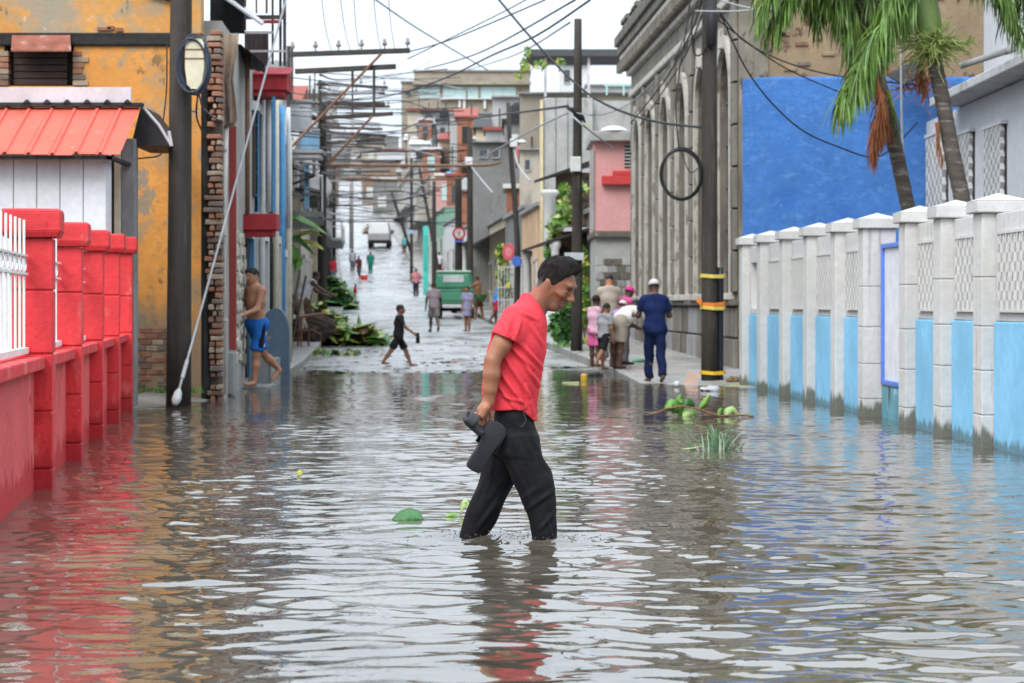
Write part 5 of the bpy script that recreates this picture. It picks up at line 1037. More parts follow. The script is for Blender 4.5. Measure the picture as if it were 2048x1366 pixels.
b.build('twigs', M_DEAD, rb); b = MB(); b.hexa([P(1772, 152, 39.4), P(1830, 122, 39.4), P(1850, 150, 39.2), P(1805, 170, 39.2), P(1772, 149, 39.4), P(1830, 119, 39.4), P(1850, 147, 39.2), P(1805, 167, 39.2)]); b.build('black_sheet', M_BLK, rb)
# ------------------------------------------------------------------ house with red balconies (left, beyond the brick corner)
M_REDB = pmat('balcony_red', (.36, .03, .035), .7, .15, 2., bump=.2, spots=[((.2, .02, .022), 3., .56, .1), ((.3, .2, .17), 6., .7, .04)])
M_GRYW = pmat('grey_wall', (.36, .36, .34), .9, .18, 1.2, bump=.3, spots=[((.2, .2, .17), 1.6, .55, .1, (2, 2, .4), .7), ((.36, .35, .2), 2., .64, .08, None, .5)])
M_BLUM = plain('blue_tube', (.09, .3, .56), .5); M_WHITE = pmat('chalk_white', (.6, .6, .59), .8, .08, 1.5, bump=.2, spots=[((.35, .34, .32), 2., .6, .1, (2, 2, .5), .5)])
A0, A1 = np.array((-3.76, 30.45)), np.array((-4.36, 45.2)); L0 = float(np.linalg.norm(A1-A0)); _f = frame((*A0, 0), tuple(A1-A0)); fl = lambda u, n, z: _f(u, -n, z)
rh = thing('balcony_house', 'narrow grey house with two dark red balcony slabs beside the brick corner', 'house', (*A0, 0))
b = MB(); b.box((0, -5, -.3), (L0, 0, 4.9), fl); b.build('wall', M_GRYW, rh)
for k in range(70):                                   # flagstone facing, each stone
    rg_ = random.Random(k); u = 2.2+(k % 7)*.42+rg_.uniform(-.08, .08); z = .45+(k//7)*.19+rg_.uniform(-.04, .04); n = 7; r_ = .13
    pts = [(u+r_*1.5*cos(2*pi*j/n+rg_.uniform(-.2, .2))*rg_.uniform(.8, 1.1), z+r_*.75*sin(2*pi*j/n)*rg_.uniform(.8, 1.1)) for j in range(n)]
    b = MB(); b.prism(pts, .003, .018+rg_.uniform(0, .012), fl); b.build('facing_stone', [pmat('stone_a', (.5, .46, .37), .9, .2, 4.), pmat('stone_b', (.38, .35, .29), .9, .2, 4.), pmat('stone_c', (.56, .53, .45), .9, .2, 4.)][k % 3], rh)
def slab(Ya, Yb, x0, x1, y0, y1, par, m, nm='balcony'):
    X0, X1 = XP(x0, Ya), XP(x1, Ya); z1, z0 = ZP(y0, Ya), ZP(y1, Ya); b = MB(); b.box((X0, Ya, z0), (X1, Yb, z1)); b.box((X0, Ya+.06, z0-.09), (X1-.06, Yb-.06, z0-.001)); return b.build(nm, m, par, bevel=.012)
slab(34.2, 34.75, 470, 553, 427, 460, rh, M_REDB); slab(36.2, 37.0, 480, 574, 148, 180, rh, M_REDB)
b = MB(); b.hexa([P(470, 150, 36.15), P(580, 150, 36.15), P(588, 138, 37.0), P(480, 138, 37.0), P(470, 147, 36.15), P(580, 147, 36.15), P(588, 135, 37.0), P(480, 135, 37.0)]); b.build('balcony_lip', M_REDB, rh)
b = MB()
for x in (495, 517, 548): b.box(tuple(np.array(P(x-(3 if x == 548 else 1.5), 424, 36.3))-(0, .02, 0)), tuple(np.array(P(x+(3 if x == 548 else 1.5), 177, 36.3))+(0, .03, 0)))
for y in (178, 205, 250, 300, 345, 390): b.box(tuple(np.array(P(493, y+1.5, 36.33))), tuple(np.array(P(550 if y == 178 else 518, y-1.5, 36.33))+(0, .02, 0)))
b.build('balcony_frame', M_BLUM, rh)
b = MB(); b.tube([P(537, 424, 36.8), P(537, 180, 36.8)], .045, 8); b.build('white_post', M_WHITE, rh, True); b = MB(); b.tube([P(514, 424, 36.6), P(515, 185, 36.6)], .035, 8); b.build('black_post', M_BLK, rh, True)
b = MB(); b.box(tuple(np.array(P(455, 700, 31.6))), tuple(np.array(P(472, 252, 31.6))+(0, .08, 0))); b.build('door_leaf', pmat('red_oxide', (.3, .05, .042), .75, .15, 2., bump=.2, stretch=(3, 3, .4)), rh, bevel=.01)
b = MB(); b.box(tuple(np.array(P(449, 775, 31.5))), tuple(np.array(P(455, 260, 31.5))+(0, .1, 0))); b.build('door_jamb', M_BLK, rh)
b = MB(); b.box(tuple(np.array(P(440, 790, 31.45))), tuple(np.array(P(468, 704, 31.45))+(0, .3, 0))); b.build('door_step_pier', M_CONC, rh, bevel=.02)
for u, w_, z0, z1, m in ((4.1, .5, .15, 2.2, M_BLK), (7.2, 1.0, .1, 2.25, M_BLK), (10.6, 1.1, .1, 2.3, M_SHUT), (12.9, .8, .9, 2.1, M_BLK), (5.6, 1.0, 2.9, 4.2, M_SHUT), (9.4, 1.2, 2.8, 4.3, M_BLK), (12.4, 1.1, 2.9, 4.2, M_SHUT)):
    b = MB(); b.box((u, .002, z0), (u+w_, .03, z1), fl); do = b.build('door' if z0 < .5 else 'window', m, rh); b = MB(); b.box((u-.1, .001, z1), (u+w_+.1, .1, z1+.14), fl); b.build('lintel', M_WHITE, do); b = MB(); b.box((u+w_, .001, z0), (u+w_+.1, .1, z1-.003), fl); b.build('jamb', M_WHITE if u > 6 else M_BLUM, do)
for u, n, r_, z0, z1, m in ((3.2, .1, .035, 2.5, 4.8, M_RUST), (6.6, .09, .045, .1, 4.8, M_WHITE), (8.6, .1, .035, .1, 4.6, M_BLK), (9.1, .16, .05, .2, 4.7, plain('cream_trim', (.62, .57, .45), .7)), (11.9, .1, .06, .1, 4.8, M_BLUM), (12.2, .2, .04, 2.6, 4.8, M_WHITE), (13.8, .12, .06, .1, 4.4, plain('cream_trim', (.62, .57, .45), .7))):
    b = MB(); b.tube([fl(u, n, z0), fl(u+.02, n, (z0+z1)/2), fl(u, n, z1)], r_, 8); b.build('wall_pipe', m, rh, True)
sb = thing('stoop', 'low concrete stoop step behind the shirtless man', 'step', P(520, 775, 35.3)); b = MB(); b.box((XP(488, 35.3), 35.3, -.2), (XP(552, 35.3), 36.5, ZP(716, 35.3))); b.box((XP(470, 34.3), 34.1, -.2), (XP(538, 34.3), 35.28, .035)); b.build('slab', M_CONC, sb, bevel=.02)
b = MB(); b.box((XP(542, 35.3), 35.26, -.1), (XP(553, 35.3), 35.299, ZP(718, 35.3))); b.build('rim', M_GRYW, sb)
# round-topped blue-grey panel
rp_ = thing('arched_panel', 'blue-grey round-topped metal panel standing in the water behind the shirtless man', 'panel', P(560, 780, 36)); b = MB(); Yp = 36.0
prof = [(528, 790), (528, 640)]+[(553-25*cos(t), 640-24*sin(t)) for t in np.linspace(.1, pi/2, 6)]+[(553+25*sin(t), 668-52*cos(t)) for t in np.linspace(.15, pi/2, 8)]+[(579, 790)]
b.prism([(XP(x, Yp), ZP(y, Yp)) for x, y in prof], Yp, Yp+.16, lambda u, n, z: (u, n, z)); b.build('panel', pmat('bluegrey_metal', (.1, .15, .2), .6, .2, 2., bump=.2, spots=[((.33, .25, .18), 1.8, .66, .04, None, .8), ((.05, .075, .1), 3., .56, .1)]), rp_, bevel=.012)
# ramshackle upper floor
sh_ = thing('roof_shack', 'ramshackle timber and sheet-metal rooftop shack above the red balcony', 'shack', P(530, 130, 37)); M_SHK = pmat('shack_boards', (.09, .07, .065), .85, .3, 2., bump=.4, stretch=(2, 2, .5))
for j in range(5):
    b = MB(); xa = 489+j*9.6; b.box((XP(xa, 37.4), 37.4, ZP(132, 37.4)), (XP(xa+9, 37.4), 37.45, ZP(62, 37.4))); b.build('board', M_SHK, sh_)
for x, w_, y0, y1, m in ((543, 4, -40, 128, M_WOOD), (558, 5, -40, 132, M_WOOD), (566, 6, -50, 132, M_SHK), (511, 3, -40, 26, M_RUST), (531, 4, -40, 26, M_RUST), (487, 5, -20, 60, M_SHK)):
    b = MB(); b.box((XP(x, 37.2), 37.2, ZP(y1, 37.2)), (XP(x+w_, 37.2), 37.25, ZP(y0, 37.2))); b.build('post', m, sh_)
for x0, x1, y, h_, m in ((484, 572, 30, 8, M_SHK), (484, 545, 62, 5, M_GALV), (488, 570, 100, 4, M_GALV), (515, 560, 40, 6, M_REDB), (420, 470, 34, 4, M_GALV), (420, 468, 52, 4, M_GALV)):
    b = MB(); b.box((XP(x0, 37.1), 37.1, ZP(y+h_, 37.1)), (XP(x1, 37.1), 37.16, ZP(y, 37.1))); b.build('rail', m, sh_)
b = MB(); b.hexa([P(444, -5, 35), P(524, 52, 35), P(528, 48, 36.5), P(452, -12, 36.5), P(444, -9, 35), P(524, 47, 35), P(528, 43, 36.5), P(452, -17, 36.5)]); b.build('sheet_roof', M_GALV, sh_)
b = MB(); b.box((XP(420, 36), 36, ZP(66, 36)), (XP(488, 36), 36.1, ZP(-60, 36))); b.build('dark_wall', M_BLK, sh_)
b = MB(); v = []
for i in range(2):
    for j in range(11): t = j/10; v.append(np.array(P((462, 500)[0]+(530-462)*t, 80+66*t-(14*sin(pi*t*.6)) if i == 0 else 130+16*t, 33.2 if i == 0 else 34.6))+(0, 0, .02*(j % 2)))
b.add(v, [(j, j+1, 12+j, 11+j) for j in range(10)]); b.build('corrugated_awning', M_BLK, sh_, solid=.012)

# ------------------------------------------------------------------ row houses up the street
HC = dict(grey=(.33, .33, .32), dgrey=(.2, .2, .19), white=(.58, .58, .57), cream=(.56, .48, .34), pink=(.6, .3, .29), blue=(.2, .38, .55), ochre=(.55, .34, .12), beige=(.42, .37, .3), green=(.2, .36, .27), brown=(.24, .17, .12), peach=(.6, .4, .24))
def hm(c): return pmat('house_'+c, HC[c], .88, .16, .7, bump=.25, bscale=10., spots=[(tuple(x*.5 for x in HC[c]), 1.1, .56, .12, (1.5, 1.5, .4), .7), ((.3, .29, .27), 2., .62, .08, None, .5)])
M_GLS = pmat('window_glass', (.05, .06, .065), .15, .2, 1., bump=0., spec=.6); M_FRM = plain('frame_white', (.55, .55, .53), .6)
def row_house(label, side, Y0, Y1, h, c, off=0., door='brown', storeys=1, balc=None, roof=None, cols=0, porch=0., base=None, sw=None, h_abs=False, name='row_house'):
    """one house of the street; facade on the pavement line, off = set back"""
    fx = (lambda Y: KL(Y)-float(np.interp(Y, [45, 70, 1500], [.4, .9, 1.0]))-off) if side < 0 else (lambda Y: KR(Y)+(sw or 1.5)+off)
    p, q = np.array((fx(Y0), Y0)), np.array((fx(Y1), Y1)); L = float(np.linalg.norm(q-p)); f0 = frame((*p, 0), tuple(q-p)); f = (lambda u, n, z: f0(u, -n, z)) if side < 0 else f0
    g = G(Y0); zt = g+h; m = hm(c); r = thing(name, label, 'house', (*p, g), 'houses along the street')
    b = MB(); b.box((.04, -9, g-1.2), (L-.04, 0, zt), f); b.build('wall', m, r)
    if base: b = MB(); b.box((.06, .003, g-.3), (L-.06, .05, g+1.0), f); b.build('painted_plinth', base, r)
    b = MB(); b.box((0, -9, zt), (L, .12, zt+.16), f) if roof is None else b.box((-.05, -9, zt), (L+.05, .6, zt+.1), f); b.build('roof', M_CONC if roof is None else roof, r, bevel=.02)
    gl = G((Y0+Y1)/2)+.1; sh = h/storeys; n = max(2, int(L/3.2))
    for s in range(storeys):
        z0 = gl+s*sh if s else gl
        for k in range(n):
            u = L*(k+.5)/n
            if s == 0 and k % 2 == 0: d = MB(); d.box((u-.5, .002, z0), (u+.5, .05, z0+2.15), f); do = d.build('door', hm(door), r); d = MB(); d.box((u-.6, .001, z0), (u-.502, .09, z0+2.25), f); d.box((u+.502, .001, z0), (u+.6, .09, z0+2.25), f); d.box((u-.6, .001, z0+2.16), (u+.6, .1, z0+2.3), f); d.build('door_frame', M_FRM, do)
            else: d = MB(); d.box((u-.5, .002, z0+.85), (u+.5, .03, z0+2.15), f); do = d.build('window', M_GLS, r); d = MB(); d.box((u-.62, .001, z0+.76), (u+.62, .13, z0+.848), f); d.build('window_sill', M_FRM, do); d = MB(); d.box((u-.6, .001, z0+2.152), (u+.6, .1, z0+2.26), f); d.build('window_head', M_FRM, do)
    if balc:
        zb = g+balc; b = MB(); b.box((L*.1, .002, zb), (L*.9, .95, zb+.13), f); bo = b.build('balcony', M_CONC, r); b = MB(); b.box((L*.1, .9, zb+.95), (L*.9, .94, zb+1.0), f)
        for k in range(9): u = L*.1+(L*.8-.04)*k/8; b.box((u, .9, zb+.13), (u+.035, .935, zb+.95), f)
        b.box((L*.1, .002, zb+.95), (L*.1+.04, .9, zb+1.0), f); b.build('balustrade', M_FRM, bo)
    if porch:
        b = MB(); b.hexa([f(0, .0, zt-.5), f(L, .0, zt-.5), f(L, porch, zt-.95), f(0, porch, zt-.95), f(0, .0, zt-.42), f(L, .0, zt-.42), f(L, porch, zt-.88), f(0, porch, zt-.88)][:8]); b.build('porch_roof', M_BLK if c != 'white' else M_GALV, r)
        for k in range(cols): u = .2+(L-.4)*k/max(1, cols-1); b = MB(); b.lathe(f(u, porch-.2, g+.05), [(.17, 0), (.17, .15), (.13, .2), (.11, zt-.95-g-.25), (.16, zt-.95-g-.15), (.16, zt-.95-g)], 10); b.build('column', M_WHITE, r, True)
    return r, f, L, g
left = [('grey flat-roofed house with pale slab edge behind the banana leaves', 45.6, 54, 4.3, 'dgrey', 0, 'blue', 1, None, None), ('pale two-storey house with balcony behind the first arm pole', 54.4, 66, 6.6, 'grey', .2, 'blue', 2, 3.2, None), ('brown single-storey house beside the leaf heap', 66.4, 78, 4.2, 'beige', -.1, 'brown', 1, None, 'M'), ('white two-storey house with balcony on the left side of the street', 78.4, 92, 7.0, 'white', .3, 'green', 2, 3.3, None), ('cream house with dark door left of the fallen tree', 92.4, 106, 4.4, 'cream', 0, 'brown', 1, None, None), ('grey two-storey house beyond the cream house on the left', 106.4, 124, 7.0, 'grey', .1, 'blue', 2, 3.3, None), ('blue-tinted house halfway up the left side', 124.4, 142, 5.0, 'blue', .3, 'white', 1, None, None), ('white house at the bend on the left', 142.4, 165, 6.6, 'white', 0, 'brown', 2, 3.2, None), ('beige house past the bend on the left', 165.4, 190, 5.5, 'beige', 0, 'green', 1, None, None), ('grey house high on the left side of the street', 190.4, 230, 7., 'grey', .4, 'brown', 2, 3.4, None)]
for lab, y0, y1, h, c, off, dr_, st_, bl, rf in left: row_house(lab, -1, y0, y1, h, c, off, dr_, st_, bl, M_BLK if rf else None)
right = [('overgrown house with dark porch roof and white column', 66.2, 79, 3.7, 'dgrey', .5, 'brown', 1, None, None, 2, 1.5, 1.6), ('peach house with dark red plinth behind the leaning pole', 80, 90, 4.2, 'peach', -.1, 'brown', 1, None, None, 0, 0, 1.4), ('dark grey house right of the green jeep', 90.4, 104, 4.4, 'dgrey', .1, 'green', 1, None, None, 0, 0, 1.4), ('cream house with sagging porch roof behind the prohibition sign', 104.4, 118, 4.3, 'cream', .2, 'brown', 1, None, None, 0, .9, 1.4), ('pale pink house with white porch roof', 118.4, 132, 4.2, 'pink', .2, 'white', 1, None, None, 3, 1.2, 1.5), ('white house with turquoise door on the right side', 132.4, 148, 4.3, 'white', .1, 'green', 1, None, None, 0, 0, 1.5), ('white house with red painted plinth up the right side', 148.4, 166, 4.6, 'white', 0, 'brown', 1, None, None, 0, 0, 1.5), ('grey-green house beyond the red plinth on the right', 166.4, 190, 5., 'green', .1, 'brown', 1, None, None, 0, 0, 1.5), ('beige two-storey house beside the far white truck', 190.4, 220, 7., 'beige', .1, 'brown', 2, 3.4, None, 0, 0, 1.6), ('grey house above the far white truck on the right', 220.4, 270, 7.5, 'grey', .2, 'blue', 2, 3.5, None, 0, 0, 1.6)]
for lab, y0, y1, h, c, off, dr_, st_, bl, rf, cl, po, sw in right:
    row_house(lab, 1, y0, y1, h, c, off, dr_, st_, bl, None, cl, po, base=plain('plinth_red', (.42, .05, .05), .8) if 'plinth' in lab else None, sw=sw)
tq = thing('turquoise_door', 'bright turquoise open door leaf on the right pavement', 'door', (XP(853, 136), 136, SW(136))); b = MB(); b.box((XP(846, 136), 136, SW(136)), (XP(857, 136), 136.08, ZP(452, 136))); b.build('leaf', plain('turquoise', (.08, .5, .42), .6), tq, bevel=.01); b = MB(); b.box((XP(848, 136), 135.97, ZP(540, 136)), (XP(855, 136), 135.999, ZP(470, 136))); b.build('panel', plain('turquoise_dark', (.06, .4, .34), .6), tq)
# pink house with stone lower wall, end wall facing down the street
YK = 62.0; pk = thing('pink_house', 'pink upper storey over a grey stone wall, red ledge and barred window', 'house', (XP(1187, YK), YK, SW(YK)))
Xa, Xb = XP(1188, YK), XP(1275, YK)
b = MB(); b.box((Xa, YK, ZP(462, YK)), (Xb, YK+3.6, ZP(282, YK))); b.build('pink_wall', pmat('pink_plaster', (.66, .34, .33), .85, .08, 1.2, bump=.2, spots=[((.4, .26, .22), 2., .62, .06, (2, 2, .4), .6)]), pk)
b = MB(); b.box((Xa+.02, YK+.05, SW(YK)-.3), (Xb, YK+3.6, ZP(475, YK))); b.build('stone_wall', M_GRYW, pk)
rng = random.Random(2)
for r_ in range(11):
    for k in range(5):
        x = Xa+.04+k*.235+(.11 if r_ % 2 else 0); z = SW(YK)+.03+r_*.19
        if z+.18 < ZP(475, YK): b = MB(); b.box((x, YK+.02+rng.uniform(-.012, .012), z), (min(x+.22, Xb), YK+.06, z+.175)); b.build('stone_block', [M_GRYW, M_CONC, M_STD][rng.randrange(3)], pk, bevel=.012)
b = MB(); b.box((Xa-.06, YK-.12, ZP(475, YK)+.003), (Xb, YK+3.6, ZP(463, YK))); b.build('string_course', M_STD, pk, bevel=.02)
b = MB(); b.box((XP(1203, YK), YK-.22, ZP(370, YK)), (Xb, YK-.002, ZP(352, YK))); b.box((XP(1225, YK), YK-.2, ZP(352, YK)), (Xb, YK-.002, ZP(342, YK))); b.build('red_ledge', plain('ledge_red', (.55, .05, .05), .7), pk, bevel=.02)
b = MB(); b.box((XP(1180, YK), YK-.3, ZP(283, YK)), (Xb, YK+3.6, ZP(264, YK))); b.build('eaves', M_GRYW, pk, bevel=.02); b = MB(); b.box((Xa-.1, YK-.05, ZP(460, YK)), (Xa, YK+.3, ZP(300, YK))); b.build('pilaster', M_GRYW, pk)
b = MB(); b.box((XP(1249, YK), YK-.03, ZP(335, YK)), (XP(1275, YK), YK-.003, ZP(288, YK))); wo_ = b.build('window', M_BLK, pk); b = MB(); [b.box((XP(1249, YK), YK-.06, ZP(333-k*7, YK)), (XP(1275, YK), YK-.031, ZP(331-k*7, YK))) for k in range(7)]; b.build('bars', M_FRM, wo_)
b = MB(); b.lathe(P(1228, 264, YK), [(.3, 0), (.36, .03), (.3, .1), (.15, .15), (.05, .16)], 14); tag(b.build('plastic_cover', plain('white_bag', (.62, .62, .66), .5)), 'white wrapped bundle lying on the eaves of the pink house', 'bundle')
# big concrete wall block above the porch, with cream edge strip
bk = thing('concrete_block_house', 'tall bare concrete wall with cream edge strip above the dark porch', 'building', (XP(1086, 82), 82, SW(82))); b = MB()
xs_ = [1087, 1112, 1136, 1162, 1186]
for k in range(4): b = MB(); b.box((XP(xs_[k]+.4, 80), 80, SW(80)), (XP(xs_[k+1]-.4, 80), 80.4, ZP(196, 80))); b.build('panel', M_GRYW, bk, bevel=.03)
b = MB(); b.box((XP(1086, 80), 80.3, SW(80)), (XP(1270, 80), 89.8, ZP(200, 80))); b.build('wall', M_GRYW, bk); b = MB(); b.box((XP(1080, 80), 79.9, SW(80)), (XP(1086.5, 80), 80.3, ZP(200, 80))); b.build('edge_strip', plain('cream_strip', (.62, .5, .3), .8), bk)
b = MB(); b.hexa([P(1068, 366, 70), P(1182, 326, 70), P(1195, 330, 78), P(1080, 362, 78), P(1068, 361, 70), P(1182, 320, 70), P(1195, 324, 78), P(1080, 357, 78)]); tag(b.build('porch_canopy', M_BLK), 'sloping black canopy sheet under the bare concrete wall', 'canopy')
cl_ = thing('porch_column', 'stout white porch column wrapped in vines', 'column', P(1099, 640, 69)); b = MB(); b.lathe((XP(1099, 69), 69, SW(69)), [(.3, 0), (.3, .3), (.2, .4), (.17, 2.6), (.17, ZP(382, 69)-SW(69)-.2), (.26, ZP(382, 69)-SW(69)-.08), (.26, ZP(380, 69)-SW(69))], 14); b.build('shaft', M_WHITE, cl_, True)
dk = thing('porch_wall', 'dark rust-stained porch wall behind the vines', 'wall', P(1140, 640, 71)); b = MB(); b.box((XP(1112, 71), 71, SW(71)), (XP(1190, 71), 71.2, ZP(345, 71))); b.build('wall', pmat('rust_wall', (.16, .1, .07), .9, .3, 1.2, bump=.4, spots=[((.4, .16, .07), 1.6, .6, .08), ((.03, .03, .025), 1.2, .48, .1)]), dk); b = MB(); b.box((XP(1120, 70.9), 70.8, ZP(463, 71)), (XP(1190, 70.9), 70.99, ZP(455, 71))); b.build('ledge', M_WHITE, dk)
# hilltop building with glazed strip
def hill_block(label, x0, x1, y0, y1, Y, m, wins=(), wm=None, name='hill_building', roof=None, depth=8, cols=0):
    t = thing(name, label, 'building', (XP(x0, Y), Y, G(Y)), None); b = MB(); b.box((XP(x0, Y), Y, min(G(Y)-2, ZP(y1, Y))), (XP(x1, Y), Y+depth, ZP(y0, Y))); b.build('wall', m, t)
    b = MB(); b.box((XP(x0-2, Y), Y-.3, ZP(y0, Y)), (XP(x1+2, Y), Y+depth+.3, ZP(y0-3, Y))); b.build('roof', roof or M_CONC, t)
    for a, c, d, e in wins: w_ = MB(); w_.box((XP(a, Y), Y-.06, ZP(e, Y)), (XP(c, Y), Y-.004, ZP(d, Y))); wo = w_.build('window', wm or M_GLS, t); w_ = MB(); w_.box((XP(a-1, Y), Y-.1, ZP(e+1.4, Y)), (XP(c+1, Y), Y-.001, ZP(e, Y)-.005)); w_.build('window_sill', M_FRM, wo); w_ = MB(); w_.box((XP(c, Y)+.004, Y-.1, ZP(e, Y)), (XP(c+1.4, Y), Y-.001, ZP(d, Y))); w_.build('window_jamb', M_FRM, wo)
    return t
M_HB = pmat('hill_beige', (.3, .265, .21), .9, .15, .25, bump=.2, spots=[((.17, .145, .11), .3, .55, .1, (1, 1, 3), .7)]); M_TEAL = pmat('teal_glass', (.4, .55, .54), .2, .1, .3, bump=0., spec=.6)
hb = hill_block('wide beige hilltop building with a strip of pale teal windows', 828, 1060, 143, 260, 330, M_HB, [(836, 855, 174, 195), (857, 878, 174, 195), (886, 908, 174, 195), (910, 930, 174, 195), (932, 955, 174, 195), (962, 985, 174, 195), (987, 1004, 174, 195), (1006, 1030, 174, 195)], M_TEAL)
b = MB(); b.box((XP(826, 330), 329.0, ZP(170, 330)), (XP(1062, 330), 329.99, ZP(164, 330))); b.build('eave_band', M_HB, hb); b = MB(); b.box((XP(880, 330), 329.2, ZP(199, 330)), (XP(1040, 330), 329.93, ZP(197, 330))); [b.box((XP(x, 330), 329.5, ZP(218, 330)), (XP(x+5, 330), 329.9, ZP(199, 330))) for x in (917, 926, 967)]; b.build('terrace_posts', M_WHITE, hb)
hill_block('lower beige annexe left of the wide hilltop building', 803, 829, 165, 260, 332, M_HB, [(810, 822, 182, 192)]); hill_block('house with rusty red roof strip below the hilltop building', 815, 905, 222, 330, 250, hm('beige'), [(840, 850, 268, 288), (862, 876, 268, 288)], roof=plain('rust_red', (.28, .07, .05), .8))
hill_block('grey gable house under the hilltop building', 900, 1000, 228, 330, 215, hm('grey'), [(915, 928, 270, 285), (945, 958, 270, 285)]); hill_block('pale grey fibre-cement walled house behind the concrete block', 985, 1090, 195, 330, 150, hm('grey'), [(1060, 1082, 196, 200)]); hill_block('dark brick house above the jeep pole', 945, 1040, 285, 420, 118, hm('dgrey'), [(960, 975, 300, 315), (985, 998, 300, 315)]); hill_block('weathered white house behind the leaning pole', 1040, 1090, 300, 460, 97, hm('beige'), [(1050, 1060, 320, 340)])
hill_block('white rooftop room on the skyline right of the dark pole', 1172, 1262, 172, 260, 120, M_WHITE, [(1200, 1214, 186, 194)], depth=4); hill_block('white water-tank room on the skyline left of the dark pole', 1122, 1180, 128, 215, 125, M_WHITE, [(1128, 1140, 140, 165)], depth=4)
hill_block('brown parapet wall under the rooftop pergola', 1040, 1265, 188, 260, 110, M_HB, depth=3)
pg = thing('rooftop_pergola', 'flat dark pergola roof on posts against the sky', 'pergola', P(1090, 190, 108)); b = MB(); b.box((XP(1054, 108), 108, ZP(113, 108)), (XP(1262, 108), 112, ZP(98, 108))); b.build('roof', plain('pergola_dark', (.07, .07, .075), .7), pg, bevel=.03)
for x in (1091, 1178): b = MB(); b.box((XP(x-2.5, 108), 108.3, ZP(192, 108)), (XP(x+2.5, 108), 108.5, ZP(113, 108)-.005)); b.build('post', M_GALV, pg)
b = MB(); b.box((XP(1208, 106), 106, ZP(172, 106)), (XP(1262, 106), 106.1, ZP(169, 106))); [b.box((XP(x, 106), 106, ZP(190, 106)), (XP(x+3, 106), 106.1, ZP(172, 106)-.003)) for x in (1212, 1246)]; tag(b.build('rooftop_rail', plain('mint_tube', (.35, .6, .58), .6)), 'mint green pipe rail on the roof beside the arcaded building', 'railing')
# hillside cluster
rng = random.Random(21)
for k in range(34):
    Y = rng.uniform(255, 470); x = rng.uniform(575, 830) if k % 3 else rng.uniform(560, 700); c = rng.choice(['grey', 'white', 'beige', 'dgrey', 'grey', 'blue', 'brown']); X = XP(x, Y)
    if abs(X-(KR(Y)+KL(Y))/2) < 5.2+(0 if Y < 420 else -9): continue
    h = rng.uniform(3.5, 8)+(3 if x < 640 else 0); w_ = rng.uniform(5, 9); t = thing('hillside_house', {'grey': 'small grey house in the blurred cluster up the hill', 'white': 'small whitish house in the blurred cluster up the hill', 'beige': 'small beige house in the blurred cluster up the hill', 'dgrey': 'small dark grey house in the blurred cluster up the hill', 'blue': 'small bluish house in the blurred cluster up the hill', 'brown': 'small brown house in the blurred cluster up the hill'}[c], 'house', (X, Y, G(Y)), 'blurred houses up the hill: '+c)
    b = MB(); b.box((X-w_/2, Y, G(Y)-2), (X+w_/2, Y+7, G(Y)+h)); b.build('wall', hm(c), t); b = MB(); b.box((X-w_/2-.2, Y-.3, G(Y)+h), (X+w_/2+.2, Y+7, G(Y)+h+.25)); b.build('roof', rng.choice([M_CONC, M_BLK, plain('rust_red', (.28, .07, .05), .8), M_GALV]), t)
    for j in range(int(w_/2.4)):
        for s in range(int(h/3)): b = MB(); xx = X-w_/2+.6+j*2.3; zz = G(Y)+.9+s*3; b.box((xx, Y-.05, zz), (xx+1., Y-.004, zz+1.3)); b.build('window', M_GLS if (j+s) % 3 else M_FRM, t)
